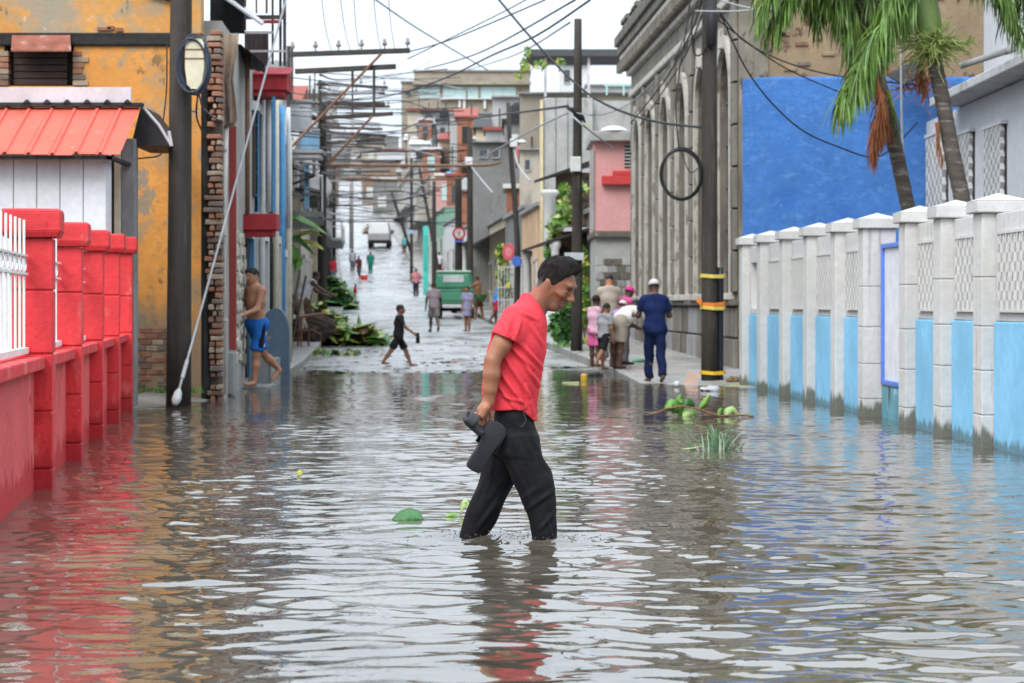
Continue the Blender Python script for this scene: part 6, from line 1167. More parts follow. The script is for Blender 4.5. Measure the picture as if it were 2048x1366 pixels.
# packed roofs and walls behind the right-hand row
Yf = lambda x: float(np.interp(x, [778, 800, 850, 900, 950, 1000, 1040, 1100], [300, 270, 205, 162, 132, 110, 97, 84])); HC.update(rose=(.5, .28, .25), rust=(.3, .13, .08), mint=(.34, .46, .4)); rng = random.Random(33)
nm_ = dict(grey='grey', white='whitish', beige='beige', dgrey='dark grey', brown='brown', rose='rose', rust='rust-red', mint='mint green', cream='cream', blue='bluish')
RFN = ['grey concrete', 'black sheet', 'rust-red', 'pale sheet', 'white']
def clutter(x, Y, ytop, w_, c, d_=5):
    X = XP(x, Y); zt = ZP(ytop, Y); g = G(Y)-1; ri = rng.randrange(5); tank = rng.choice(('', '', '', '', '', 'blue', 'black')); lab = f'small {nm_[c]} house with {RFN[ri]} roof'+(f' and {tank} tank' if tank else '')+(' packed behind the right-hand row' if x > 780 else ' packed behind the left-hand row'); t = thing('hillside_house', lab, 'house', (X, Y, g), lab); b = MB(); b.box((X-w_/2, Y, g), (X+w_/2, Y+d_, zt)); b.build('wall', hm(c), t); rf = [M_CONC, M_BLK, plain('rust_red', (.28, .07, .05), .8), M_GALV, M_WHITE][ri]
    b = MB()
    if rng.random() < .45: b.hexa([(X-w_/2-.2, Y-.3, zt), (X+w_/2+.2, Y-.3, zt), (X+w_/2+.2, Y+d_, zt), (X-w_/2-.2, Y+d_, zt), (X-w_/2-.2, Y-.3, zt+.1), (X+w_/2+.2, Y-.3, zt+.1), (X+w_/2+.2, Y+d_, zt+1.1), (X-w_/2-.2, Y+d_, zt+1.1)])
    else: b.box((X-w_/2-.15, Y-.25, zt), (X+w_/2+.15, Y+d_, zt+.2))
    b.build('roof', rf, t); k = max(1, int(w_/1.7))
    for j in range(k):
        for s in range(2):
            if rng.random() < .25: continue
            zz = zt-1.9-s*2.7; xx = X-w_/2+(j+.28)*w_/k
            if zz < g: continue
            b = MB(); b.box((xx, Y-.05, zz), (xx+w_/k*.42, Y-.004, zz+1.25)); wo = b.build('window', rng.choice([M_GLS, M_BLK, M_FRM, M_TEAL]), t)
    if tank: b = MB(); b.lathe((X+rng.uniform(-1, 1)*w_*.3, Y+1.2, zt+.2), [(.45, 0), (.48, .1), (.48, .8), (.3, 1.0), (.05, 1.05)], 10); b.build('water_tank', dict(blue=M_BLUM, black=M_BLK, white=M_WHITE, silver=M_GALV)[tank], t, True)
    b = MB(); b.tube([(X+w_*.3, Y+.5, zt), (X+w_*.3, Y+.5, zt+rng.uniform(1, 2.4))], .05, 5); b.build('antenna_mast', M_WOOD, t)
for k in range(46):
    x = rng.uniform(800, 1078); Y = Yf(x)+rng.uniform(4, 60); clutter(x+rng.uniform(0, 10), Y, rng.uniform(232, 400)-(10 if Y > 200 else 0), rng.uniform(20, 52)*Y/F, rng.choice(['grey', 'white', 'beige', 'dgrey', 'rose', 'rust', 'mint', 'cream', 'brown', 'grey', 'white']))
for k in range(30):
    Y = rng.uniform(60, 210); x = 1024+F*(KL(Y)-1.5)/Y-rng.uniform(4, 60); clutter(x, Y+.5, rng.uniform(190, 330), rng.uniform(18, 40)*Y/F, rng.choice(['grey', 'white', 'beige', 'dgrey', 'blue', 'cream', 'white', 'brown']), 3)
# rooftop jumble on the left houses
bits = [(563, 578, 215, 310, 50, 'cream', 'pale roof column behind the blue frame'), (600, 640, 262, 300, 72, 'blue', 'light blue panel on a left-hand roof'), (556, 640, 306, 316, 46.5, 'white', 'whitish roof slab edge over the banana leaves'), (575, 620, 205, 262, 60, 'white', 'pale rooftop box left of the second arm pole'), (608, 618, 330, 420, 55, 'blue', 'narrow blue shutter on the left row'), (622, 634, 220, 255, 70, 'white', 'small white tank housing beside the second arm pole'), (560, 572, 335, 425, 46.2, 'cream', 'cream painted post below the roof slab edge'), (640, 672, 190, 235, 120, 'grey', 'grey roof room among the arm poles'), (655, 690, 255, 300, 160, 'white', 'pale roof room behind the arms'), (636, 650, 330, 420, 76, 'white', 'white wall strip on the left row'), (670, 700, 300, 330, 200, 'dgrey', 'dark eaves under the concrete pole')]
for x0, x1, y0, y1, Y, c, lab in bits:
    t = thing('roof_structure', lab, 'roof structure', (XP(x0, Y), Y, ZP(y1, Y))); d_ = max(.12, min(2.5, (x1-x0)*Y/F)); b = MB(); b.box((XP(x0, Y), Y, ZP(y1, Y)), (XP(x1, Y), Y+d_, ZP(y0, Y))); b.build('block', hm(c), t, bevel=.03); b = MB(); b.box((XP(x0, Y)-.05, Y-.06, ZP(y0, Y)), (XP(x1, Y)+.05, Y+d_+.05, ZP(y0, Y)+.07)); b.build('coping', M_CONC, t)
# awnings and sheets that jut over the left pavement
for k, (x0, x1, y, Y, m, lab) in enumerate([(585, 632, 338, 52, M_BLK, 'dark sheet awning over the left pavement above the blue shutter'), (600, 650, 372, 60, M_RUST, 'rusty awning jutting from the left row'), (618, 662, 352, 70, M_GALV, 'pale awning jutting from the left row'), (640, 668, 396, 90, M_BLK, 'dark awning above the red shirt figure')]):
    t = thing('awning', lab, 'awning', P(x0, y, Y)); b = MB(); b.hexa([P(x0, y, Y), P(x1, y+14, Y), P(x1, y+14, Y+4), P(x0, y, Y+4), P(x0, y-3, Y), P(x1, y+11, Y), P(x1, y+11, Y+4), P(x0, y-3, Y+4)]); b.build('sheet', m, t); b = MB(); b.tube([P(x0, y+30, Y+.1), P(x1-4, y+14, Y+.1)], .03, 6); b.build('strut', M_WOOD, t)
dsh = thing('satellite_dish', 'white dish on a bracket among the left roofs', 'dish', P(636, 372, 64)); b = MB(); b.lathe(P(636, 374, 64), [(.02, 0), (.2, .03), (.36, .1), (.37, .11), (.2, .05), (.02, .02)], 16, (.5, -.8, .3)); b.build('dish', M_PORC, dsh, True); b = MB(); b.tube([P(636, 374, 64.1), P(640, 395, 64.2), P(638, 410, 64.3)], .03, 6); b.build('bracket', M_PORC, dsh)
# ------------------------------------------------------------------ vehicles
M_TYRE = plain('tyre', (.015, .015, .016), .85); M_RIM = plain('rim', (.35, .35, .35), .5); M_CHR = plain('worn_chrome', (.6, .6, .6), .3); M_GPAINT = pmat('jeep_green', (.07, .27, .16), .45, .12, 2., bump=.05, coat=.3, spots=[((.16, .36, .25), 2., .6, .12)]); M_GTOP = plain('jeep_top', (.3, .45, .33), .5)
def wheel(c, r, w, parent):
    b = MB(); b.lathe(c, [(r*.6, -w/2), (r*.95, -w/2), (r, -w*.3), (r, w*.3), (r*.95, w/2), (r*.6, w/2)], 22, (1, 0, 0)); wo = b.build('wheel', M_TYRE, parent, True); b = MB(); b.lathe(c, [(r*.15, -w*.35), (r*.6, -w*.42), (r*.58, w*.42), (r*.15, w*.3)], 16, (1, 0, 0)); b.build('rim', M_RIM, wo, True)
Yj = 95.; gj = G(Yj)+.02; xj = XP(907.5, Yj); jp = thing('jeep', 'old green hardtop jeep parked on the wet street, seen from behind', 'jeep', (xj, Yj, gj))
def loft_body(secs, parent, name, m, bevel=.04):      # secs: (y, half width bottom, half width top, z0, z1)
    b = MB(); v = []
    for y, wb, wt, z0, z1 in secs: v += [(xj+sx*wb, Yj+y, gj+z0) if k < 2 else (xj+sx*wt, Yj+y, gj+z1) for k, sx in enumerate((-1, 1, 1, -1))]
    n = len(secs); b.add(v, [(i*4+e, i*4+(e+1) % 4, (i+1)*4+(e+1) % 4, (i+1)*4+e)[::-1] for i in range(n-1) for e in range(4)]+[(0, 1, 2, 3), tuple((n-1)*4+e for e in (3, 2, 1, 0))]); return b.build(name, m, parent, bevel=bevel, seg=3)
loft_body([(0, .76, .79, .58, 1.2), (.2, .79, .8, .5, 1.22), (2.2, .79, .8, .5, 1.22), (3.5, .72, .7, .5, 1.12)], jp, 'body', M_GPAINT, .1)
loft_body([(.03, .785, .68, 1.205, 1.84), (.3, .79, .7, 1.205, 1.92), (1.9, .79, .7, 1.205, 1.92), (2.3, .78, .64, 1.205, 1.8)], jp, 'cab', M_GPAINT, .12)
b = MB(); b.box((xj-.7, Yj+.02, gj+1.86), (xj+.7, Yj+2.1, gj+1.955)); b.build('roof', M_GTOP, jp, bevel=.04)
b = MB(); b.hexa([(xj-.44, Yj-.004, gj+1.47), (xj+.42, Yj-.004, gj+1.47), (xj+.42, Yj+.04, gj+1.47), (xj-.44, Yj+.04, gj+1.47), (xj-.42, Yj+.012, gj+1.76), (xj+.4, Yj+.012, gj+1.76), (xj+.4, Yj+.05, gj+1.76), (xj-.42, Yj+.05, gj+1.76)]); rw = b.build('rear_window', pmat('jeep_glass', (.45, .47, .47), .12, .2, 2., bump=0), jp, bevel=.01)
b = MB(); b.box((xj-.6, Yj-.03, gj+.74), (xj+.6, Yj+.02, gj+1.1)); b.build('tailgate', M_GPAINT, jp, bevel=.015); b = MB(); b.box((xj-.74, Yj-.035, gj+1.12), (xj+.74, Yj+.02, gj+1.15)); b.build('body_seam', plain('jeep_dark', (.03, .12, .08), .5), jp)
b = MB(); b.box((xj-.45, Yj-.16, gj+.44), (xj+.8, Yj-.06, gj+.58)); b.build('bumper', M_CHR, jp, bevel=.02)
for sx in (-1, 1):
    b = MB(); b.lathe((xj+sx*.68, Yj-.03, gj+.7), [(.055, -.03), (.06, 0), (.05, .03)], 12, (0, 1, 0)); b.build('tail_light', plain('tail_red', (.4, .02, .02), .3) if sx < 0 else M_PORC, jp)
    wheel((xj+sx*.66, Yj+.55, gj+.36), .38, .22, jp); wheel((xj+sx*.66, Yj+2.9, gj+.36), .38, .22, jp)
b = MB(); b.tube([(xj-.66, Yj+.55, gj+.36), (xj+.66, Yj+.55, gj+.36)], .06, 8); b.lathe((xj, Yj+.55, gj+.36), [(.02, -.16), (.15, -.08), (.15, .08), (.02, .16)], 10, (0, 1, 0)); b.build('axle', M_TYRE, jp); b = MB(); b.box((xj-.7, Yj+.3, gj+.42), (xj+.7, Yj+3, gj+.52)); b.build('chassis', M_TYRE, jp)
Yt = 208.; gt = G(Yt)+.05; xt = XP(757, Yt); tk = thing('truck', 'white-topped truck parked far up the wet street', 'truck', (xt, Yt, gt))
M_TW = plain('truck_white', (.6, .6, .59), .5); b = MB(); b.hexa([(xt-.95, Yt, gt+.75), (xt+.95, Yt, gt+.75), (xt+.95, Yt+3.4, gt+.75), (xt-.95, Yt+3.4, gt+.75), (xt-.95, Yt, gt+1.3), (xt+.95, Yt, gt+1.3), (xt+.95, Yt+3.4, gt+1.3), (xt-.95, Yt+3.4, gt+1.3)]); b.build('cargo_bed', plain('truck_grey', (.33, .33, .33), .6), tk, bevel=.03)
b = MB(); b.hexa([(xt-.95, Yt+.02, gt+1.3), (xt+.95, Yt+.02, gt+1.3), (xt+.95, Yt+3.4, gt+1.3), (xt-.95, Yt+3.4, gt+1.3), (xt-.8, Yt+.3, gt+2.35), (xt+.8, Yt+.3, gt+2.35), (xt+.8, Yt+3.2, gt+2.4), (xt-.8, Yt+3.2, gt+2.4)]); b.build('canopy', M_TW, tk, bevel=.08); b = MB(); b.box((xt-.8, Yt+3.5, gt+.6), (xt+.8, Yt+5, gt+2.1)); b.build('cab', M_TW, tk, bevel=.12)
b = MB(); b.box((xt-.95, Yt-.08, gt+.45), (xt+.95, Yt+.02, gt+.7)); b.build('bumper', M_TYRE, tk)
for sx in (-1, 1): wheel((xt+sx*.8, Yt+.8, gt+.42), .44, .28, tk); wheel((xt+sx*.8, Yt+4.2, gt+.42), .44, .28, tk)
# ------------------------------------------------------------------ signs
sg = thing('road_sign', 'round red-ringed prohibition sign with blue plate on a dark pole', 'sign', P(918, 480, 111.6)); c = np.array(P(918, 467, 111.6)); b = MB(); b.lathe(c, [(.31, 0), (.31, .03), (.2, .03)], 28, (0, -1, 0)); b.build('rim', plain('sign_red', (.6, .03, .03), .45), sg)
b = MB(); b.lathe(c+(0, -.032, 0), [(.215, 0), (.215, .008)], 28, (0, -1, 0)); b.build('face', plain('sign_white', (.7, .68, .68), .5), sg); b = MB(); b.box(tuple(c+(-.05, -.05, -.13)), tuple(c+(.05, -.041, .13))); b.lathe(c+(.0, -.045, .06), [(.09, 0), (.09, .006)], 12, (0, -1, 0)); b.build('symbol', plain('sign_grey', (.5, .3, .3), .5), sg); b = MB(); b.box(tuple(c+(-.2, -.02, -.42)), tuple(c+(.2, .0, -.33))); b.build('plate', plain('sign_blue', (.08, .18, .55), .5), sg)
s2 = thing('round_sign', 'oval-looking faded red round board turned sideways on the leaning pole', 'sign', P(1018, 522, 74.6)); b = MB(); b.lathe(P(1018, 504, 74.6), [(.27, 0), (.28, .02), (.27, .04)], 24, (-.75, -.66, .0)); b.build('board', plain('faded_red', (.55, .1, .12), .6), s2); b = MB(); b.lathe(P(1018, 504, 74.55), [(.16, .0), (.16, .012)], 20, (-.75, -.66, 0)); b.build('face', plain('faded_pink', (.6, .2, .22), .6), s2)
s3 = thing('street_plate', 'small bright blue plate beside the red round board', 'sign', P(1034, 523, 74.4)); b = MB(); b.lathe(P(1034, 523, 74.4), [(.16, 0), (.17, .015), (.16, .03)], 16, (.2, -1, .0)); o = b.build('plate', plain('sign_blue', (.08, .18, .55), .5), s3); b = MB(); b.tube([P(1028, 523, 74.7), P(1034, 523, 74.45)], .02, 5); b.build('bracket', M_RIM, s3)
s4 = thing('street_plate', 'small pale blue plate on the thin pole up the right pavement', 'sign', P(819, 463, 165)); b = MB(); b.box(tuple(np.array(P(813, 467, 165))), tuple(np.array(P(826, 460, 165))+(0, .05, 0))); b.build('plate', plain('pale_blue_plate', (.3, .42, .62), .5), s4, bevel=.01); b = MB(); b.tube([P(822, 463, 165), P(824, 463, 166)], .03, 5); b.build('bracket', M_RIM, s4)
# ------------------------------------------------------------------ leaves, heaps, floating plants
M_LEAF = pmat('banana_leaf', (.09, .22, .03), .45, .3, 3., bump=.1, spots=[((.2, .3, .05), 3., .56, .1)]); M_LEAFD = pmat('dark_leaf', (.035, .12, .03), .4, .3, 3., bump=.1); M_LEAFY = pmat('yellow_leaf', (.33, .33, .05), .5, .3, 3., bump=.1); M_BRLEAF = pmat('brown_leaf', (.16, .1, .05), .8, .3, 3., bump=.2); M_LEAFP = plain('pale_leaf', (.28, .4, .14), .45)
LEAFM = [M_LEAF, M_LEAFD, M_LEAFY, M_LEAF, M_LEAFP]
def blade(pts, w, up=(0, 0, 1), fold=.25, n=9, tip=.1):
    """a leaf blade along pts, folded at the midrib"""
    A = np.array(pts, float); m = len(A); b = MB(); v = []
    for i in range(n):
        t = i/(n-1); p = np.array([np.interp(t*(m-1), np.arange(m), A[:, k]) for k in range(3)]); q = np.array([np.interp(min(t+.06, 1)*(m-1), np.arange(m), A[:, k]) for k in range(3)])-np.array([np.interp(max(t-.06, 0)*(m-1), np.arange(m), A[:, k]) for k in range(3)])
        s = norm(np.cross(norm(q), up)); u = norm(np.cross(s, norm(q))); ww = w*(sin(pi*min(1, .04+.96*t))**.85 if t < .97 else tip*.4)*.5
        v += [p-s*ww-u*ww*fold, p, p+s*ww-u*ww*fold]
    b.add(v, [(i*3+j, i*3+j+1, (i+1)*3+j+1, (i+1)*3+j) for i in range(n-1) for j in range(2)]); return b
bp_ = thing('banana_plant', 'banana plant with broad drooping leaves leaning over the left pavement', 'plant', (XP(575, 48), 48, SW(48)))
b = MB(); b.tube([(XP(572, 48), 48.4, SW(48)), P(575, 560, 48.3), P(578, 470, 48.2)], [.1, .08, .05], 8); b.build('stem', M_LEAFY, bp_, True)
for pts, w, m in [([(575, 470), (568, 432), (600, 430), (632, 448), (656, 470)], .34, M_LEAF), ([(580, 480), (592, 466), (612, 486), (632, 512)], .26, M_LEAFD), ([(580, 480), (602, 462), (625, 460), (645, 472)], .3, M_LEAFY), ([(578, 485), (590, 490), (596, 520), (590, 545)], .28, M_LEAF), ([(580, 482), (612, 478), (636, 486), (648, 500)], .26, M_LEAFY), ([(576, 480), (572, 500), (576, 525), (570, 545)], .3, M_LEAF), ([(580, 475), (575, 450), (570, 455), (566, 475)], .25, M_LEAFP)]:
    blade([P(x, y, 48-.1*k) for k, (x, y) in enumerate(pts)], w, fold=.5).build('leaf', m, bp_, solid=.006)
def heap(label, name, x0, x1, ybase, Y, hfun, n, mats, L=(.5, 1.1), w=(.12, .3), seed=1, mound=None, depth=1.2, group=None):
    rg = np.random.default_rng(seed); X0, X1 = XP(x0, Y), XP(x1, Y); zb = road_z(np.array((X0+X1)/2), np.array(Y)); zb = float(zb); t = thing(name, label, 'debris heap', ((X0+X1)/2, Y, zb), group)
    if mound:
        nx, ny = 26, 14; xs_ = np.linspace(X0-.1, X1+.1, nx); yy = np.linspace(Y-depth*.5, Y+depth*.6, ny); A, B = np.meshgrid(xs_, yy, indexing='ij'); tt = (A-X0)/(X1-X0); hh = np.array([[hfun(min(max(q, 0), 1)) for q in r] for r in tt])*np.clip(1-((B-Y)/(depth*.6))**2, 0, 1)*.8*np.clip((1.05-np.abs(tt*2-1))*6, 0, 1)+.06*noise2(A, B, .4, seed, 3)-.05
        v = np.stack([A, B, zb+hh], -1).reshape(-1, 3)-np.array(t.location[:]); i, j = np.meshgrid(np.arange(nx-1), np.arange(ny-1), indexing='ij'); a = (i*ny+j).ravel(); link('mound', fast_mesh('mound', v, np.stack([a, a+ny, a+ny+1, a+1], 1), smooth=True), mound, t)
    for k in range(n):
        q = rg.random(); x = X0+(X1-X0)*q; hgt = hfun(q); z = zb+hgt*rg.uniform(.25, 1); y = Y+rg.uniform(-.5, .45)*depth; d = rg.normal(size=3)*(1, .8, .35); d = norm(d); l = rg.uniform(*L); p0 = np.array((x, y, z)); blade([p0-d*l*.5-(0, 0, .1), p0, p0+d*l*.5-(0, 0, .12)], rg.uniform(*w), fold=.4, n=5).build('leaf', mats[int(rg.integers(len(mats)))], t)
    return t
M_SOIL = pmat('dark_soil', (.06, .045, .035), .95, .3, 2., bump=.7, bscale=10.)
heap('big heap of cut banana leaves and branches on the left of the street', 'leaf_heap', 618, 775, 690, 61, lambda t: 1.15*(1-t)**.7*(.75+.25*sin(t*9))+.15, 230, [M_LEAF, M_LEAFD, M_LEAFY, M_LEAFP, M_BRLEAF, M_LEAF], seed=3, mound=M_SOIL, depth=2.4)
heap('low strip of trampled leaves at the pavement edge before the big heap', 'leaf_heap', 620, 720, 705, 52.5, lambda t: .16, 46, [M_LEAFD, M_LEAF, M_BRLEAF, M_LEAFY], (.2, .4), (.06, .14), seed=4, depth=1.6)
heap('fallen leafy tree branches far up on the left pavement', 'fallen_branches', 650, 712, 575, 112, lambda t: 1.9*(1-t)**.7+.2, 130, [M_LEAFD, M_LEAF, M_LEAFD, M_LEAF, M_LEAFP], (.5, 1.0), (.25, .5), seed=5, mound=M_LEAFD, depth=2.5)
heap('brown rubble heap across the far end of the street', 'rubble_heap', 728, 790, 437, 236, lambda t: .9*sin(pi*min(1, t+.1))+.2, 60, [M_BRLEAF, M_STD, M_RUST], (.6, 1.4), (.3, .6), seed=6, mound=M_BRLEAF, depth=3)
ml = thing('soil_heap', 'dark brown uprooted root and soil mound beside the rusty table', 'debris heap', (XP(615, 59), 59, SW(59))); s = SDF((-.8, -.6, -.3), (.9, .6, 1.4), .05); s.ell((0, 0, .3), (.5, .4, .45)).ell((-.15, 0, .75), (.25, .25, .4), None, .1).ell((.3, .1, .35), (.4, .3, .3), None, .1); skin_obj('mound', s, M_SOIL, ml, 1, lambda v: .05*np.sin(v[:, 0]*17+3*np.sin(v[:, 2]*13))*np.sin(v[:, 2]*19+v[:, 1]*11))
rg = np.random.default_rng(5)
for k in range(16): b = MB(); c0 = np.array((XP(612, 59), 58.6, SW(59)+.5)); d = norm(rg.normal(size=3)); b.tube([c0+d*.3, c0+d*.6+(0, 0, .1), c0+d*.8+rg.normal(size=3)*.1], [.03, .02, .01], 5); b.build('root', M_RUST, ml)
tb = thing('broken_table', 'rusty broken table frame standing on the left pavement by the leaf heap', 'table', (XP(597, 54), 54, SW(54))); zt_ = ZP(632, 54); b = MB(); b.hexa([P(576, 640, 53.8), P(650, 630, 53.8), P(652, 628, 54.6), P(578, 636, 54.6), P(576, 636, 53.8), P(650, 626, 53.8), P(652, 624, 54.6), P(578, 632, 54.6)]); b.build('top', M_RUST, tb)
for x, y in ((580, 53.85), (602, 53.85), (596, 54.5), (617, 54.5)): b = MB(); b.tube([(XP(x, y), y, SW(54)), (XP(x+1, y), y, zt_-.03)], .025, 6); b.build('leg', M_RUST, tb)
b = MB(); b.tube([(XP(580, 53.85), 53.85, SW(54)+.2), (XP(602, 53.85), 53.85, SW(54)+.2)], .018, 5); b.build('stretcher', M_RUST, tb)
lp = thing('leaning_boards', 'weathered boards leaning by the left wall behind the arched panel', 'boards', (XP(585, 50), 50, SW(50)))
for k, (x0, x1, y1) in enumerate(((572, 600, 540), (580, 612, 552), (566, 586, 560))): b = MB(); b.tube([(XP(x0, 50+k*.2), 50+k*.2, SW(50)), P(x1, y1, 50.3+k*.2)], .1, 4, flat=.25); b.build('board', [M_SHK, M_WOOD, M_GRYW][k], lp)
ld = thing('ladder', 'pale narrow ladder leaning upright against the left houses', 'ladder', (XP(551, 44), 44, SW(44)))
for x in (545, 558): b = MB(); b.tube([P(x, 640, 43.9), P(x-1, 455, 43.9)], .028, 6); b.build('rail', M_WHITE, ld)
for k in range(9): b = MB(); b.tube([P(545, 635-k*20, 43.9), P(558, 635-k*20, 43.9)], .018, 5); b.build('rung', M_WHITE, ld)
# vines on the porch
def vine(label, blobs, Y, n, seed, mats, ls=.11, name='vine'):
    rg = np.random.default_rng(seed); t = thing(name, label, 'vine', P(blobs[0][0], blobs[-1][1]+blobs[-1][3], Y)); 
    b = MB(); b.tube([P(x, y, Y+.05) for x, y, _, _ in blobs], .02, 5); b.build('stem', M_BRLEAF, t)
    for gi, m in enumerate(mats):
        b = MB()
        for k in range(n//len(mats)):
            x, y, rx, ry = blobs[int(rg.integers(len(blobs)))]; a = rg.uniform(0, 6.3); q = rg.random()**.5; p = np.array(P(x+rx*q*cos(a), y+ry*q*sin(a), Y+rg.normal()*.25)); u = norm(rg.normal(size=3)+(0, -.6, .3)); s1 = norm(np.cross(u, rg.normal(size=3))); s2 = np.cross(u, s1); l = ls*rg.uniform(.6, 1.5); b.add([p-s2*l, p+s1*l*.7, p+s2*l*1.2-u*l*.3, p-s1*l*.7], [(0, 1, 2, 3)])
        o = b.build('foliage', m, t)
    return t
vine('light green climbing vine hanging over the dark porch', [(1128, 385, 10, 14), (1128, 412, 12, 14), (1140, 435, 14, 12), (1120, 440, 12, 10), (1108, 460, 14, 14), (1104, 490, 10, 16), (1100, 510, 8, 12), (1166, 378, 6, 8)], 68, 260, 3, [M_LEAFY, M_LEAF, M_LEAFP], .13)
vine('bright tall green shrub to the right of the meter box pole', [(1168, 520, 8, 20), (1168, 560, 8, 24), (1170, 600, 8, 22), (1168, 640, 6, 16), (1170, 690, 10, 10)], 56, 240, 4, [M_LEAF, M_LEAFY, M_LEAF], .09, 'tall_shrub')
vine('dark round shrub at the foot of the meter box pole', [(1125, 600, 16, 24), (1122, 640, 22, 24), (1125, 672, 16, 16), (1120, 655, 22, 22)], 56, 460, 5, [M_LEAFD, M_LEAFD, M_LEAF], .085, 'round_shrub')
vine('creeper over the white grille fence beside the red round board', [(1005, 520, 8, 18), (1008, 550, 14, 24), (1010, 580, 14, 18), (1000, 500, 8, 10)], 79, 200, 6, [M_LEAF, M_LEAFY], .12, 'creeper')
vine('trailing greenery on the rooftop pergola', [(1055, 105, 6, 12), (1050, 130, 10, 14), (1040, 150, 10, 12), (1080, 130, 14, 10), (1120, 125, 12, 8)], 107.5, 170, 7, [M_LEAF, M_LEAFY], .09, 'roof_creeper')
fn = thing('grille_fence', 'white grille fence under the red round board', 'fence', P(1010, 620, 78.5))
for k in range(6): b = MB(); x = 997+k*6; b.tube([P(x, 622, 78.5), P(x, 530, 78.5)], .02, 5); b.build('bar', M_FRM, fn)
for y in (535, 575, 600): b = MB(); b.tube([P(995, y, 78.5), P(1030, y, 78.5)], .02, 5); b.build('rail', M_FRM, fn)
# bare far tree
tr_ = thing('bare_tree', 'bare branched tree against the sky behind the arm poles', 'tree', P(665, 230, 330)); rg = np.random.default_rng(6); b = MB()
def br(p, d, l, r, dep):
    q = p+d*l; b.tube([p, (p+q)/2+rg.normal(size=3)*l*.06, q], [r, r*.85, r*.6], 5, False)
    if dep:
        for _ in range(3): br(q, norm(d+rg.normal(size=3)*.55+(0, 0, .1)), l*.72, r*.6, dep-1)
br(np.array(P(665, 232, 330)), np.array((0, 0, 1.)), 1.7, .16, 4); b.build('branches', plain('twig_grey', (.22, .19, .16), .9), tr_); b = MB(); b.tube([P(665, 340, 330), P(665, 230, 330)], [.3, .16], 8); b.build('trunk', plain('twig_grey', (.22, .19, .16), .9), tr_)
def on(x, y): Y = 5781/(y-608); return np.array((XP(x, Y), Y, 0.)), Y/F
# floating branch with broad leaves
c0, k = on(1400, 834); fb = thing('floating_branch', 'floating broken branch with broad green leaves beside the white wall', 'branch', tuple(c0)); W_ = lambda x, y, dy=0.: np.array((XP(x, c0[1]), c0[1]+dy, max(-.02, (834-y)*k)))
b = MB(); b.tube([W_(1291, 830), W_(1312, 827), W_(1330, 818), W_(1366, 812), (W_(1395, 818)), W_(1440, 832), W_(1480, 830), W_(1508, 833)], .012, 6); b.build('stem', pmat('twig_brown', (.16, .08, .05), .8, .3, 5.), fb)
for pts, w, m, up in [([(1329, 822), (1345, 806), (1362, 822), (1358, 834)], .2, M_LEAF, (0, -1, .5)), ([(1366, 812), (1376, 802), (1384, 812), (1382, 822)], .14, M_LEAFD, (0, -1, .4)), ([(1366, 806), (1358, 800), (1363, 787)], .09, M_LEAF, (0, -1, .2)), ([(1366, 834), (1374, 826), (1384, 816), (1388, 820), (1396, 836)], .2, M_LEAFP, (0, -1, .6)), ([(1398, 818), (1410, 806), (1422, 788)], .1, M_LEAF, (.3, -1, .3)), ([(1437, 834), (1440, 822), (1444, 815)], .07, M_LEAF, (0, -1, .3)), ([(1452, 836), (1456, 822), (1466, 818), (1480, 832)], .13, M_LEAFP, (0, -1, .5)), ([(1480, 832), (1494, 829), (1508, 833)], .05, M_LEAF, (0, -1, .8)), ([(1442, 832), (1450, 838), (1458, 834)], .08, M_LEAF, (0, -.4, 1))]: blade([W_(x, y, .02*q) for q, (x, y) in enumerate(pts)], w*.72, up, .45, 13).build('leaf', m, fb, True, solid=.003)
c1, k1 = on(1432, 900); gt_ = thing('grass_tuft', 'pale green grass tuft standing in the flood water', 'grass tuft', tuple(c1)); rg = np.random.default_rng(2)
for q in range(64):
    x = rg.normal()*.085; y = rg.normal()*.06; h = rg.uniform(.12, .3)*(1-.6*abs(x)/.25); ln = x*.35+rg.normal()*.05; p0 = c1+(x, y, -.03); w_ = .009
    pts = [p0, p0+(ln*.4, -.01, h*.5), p0+(ln, -.02, h*.9), p0+(ln*1.5, -.03, h)]; b = MB(); v = []
    for i, p in enumerate(pts): ww = w_*(1-.3*i) if i < 3 else .001; v += [p-(ww, 0, 0), p+(ww, 0, 0)]
    b.add(v, [(0, 1, 3, 2), (2, 3, 5, 4), (4, 5, 7, 6)]); b.build('blade', [plain('reed', (.16, .27, .14), .6), plain('reed_pale', (.4, .48, .36), .6), plain('reed_dark', (.08, .17, .08), .6)][q % 3], gt_)
blade([c1+(-.3, 0, .01), c1+(-.2, .02, .02), c1+(-.1, 0, .035)], .05).build('blade', M_LEAFP, gt_)
def fleaf(label, x0, x1, y, w, m, rise=.02, name='floating_leaf'):
    a, kk = on(x0, y); Y = a[1]; p0 = a; p1 = np.array((XP(x1, Y), Y, 0.)); mid = (p0+p1)/2; bb = blade([p0+(0, 0, .002), p0*.6+p1*.4+(0, .02, rise), p0*.3+p1*.7+(0, .02, rise*1.05), p1+(0, 0, .004)], w, (0, -.75, .66), .12, 11); return tag(bb.build(name, m, None, True, solid=.003), label, 'leaf')
fleaf('dark green leaf floating left of the wading man', 785, 847, 1041, .1, M_LEAFD, .03); fleaf('small green leaf stub floating just behind the wading man\'s rear leg', 890, 918, 1034, .03, M_LEAF, .012); fleaf('yellow-green curled leaf standing up behind the wading man\'s rear leg', 921, 938, 1031, .035, M_LEAFP, .08); fleaf('tiny yellow leaf on the water between the red wall and the man', 596, 602, 953, .05, M_LEAFY, .03)
rg = np.random.default_rng(77); b = MB(); mx_ = (1020-CX)*12.3/F
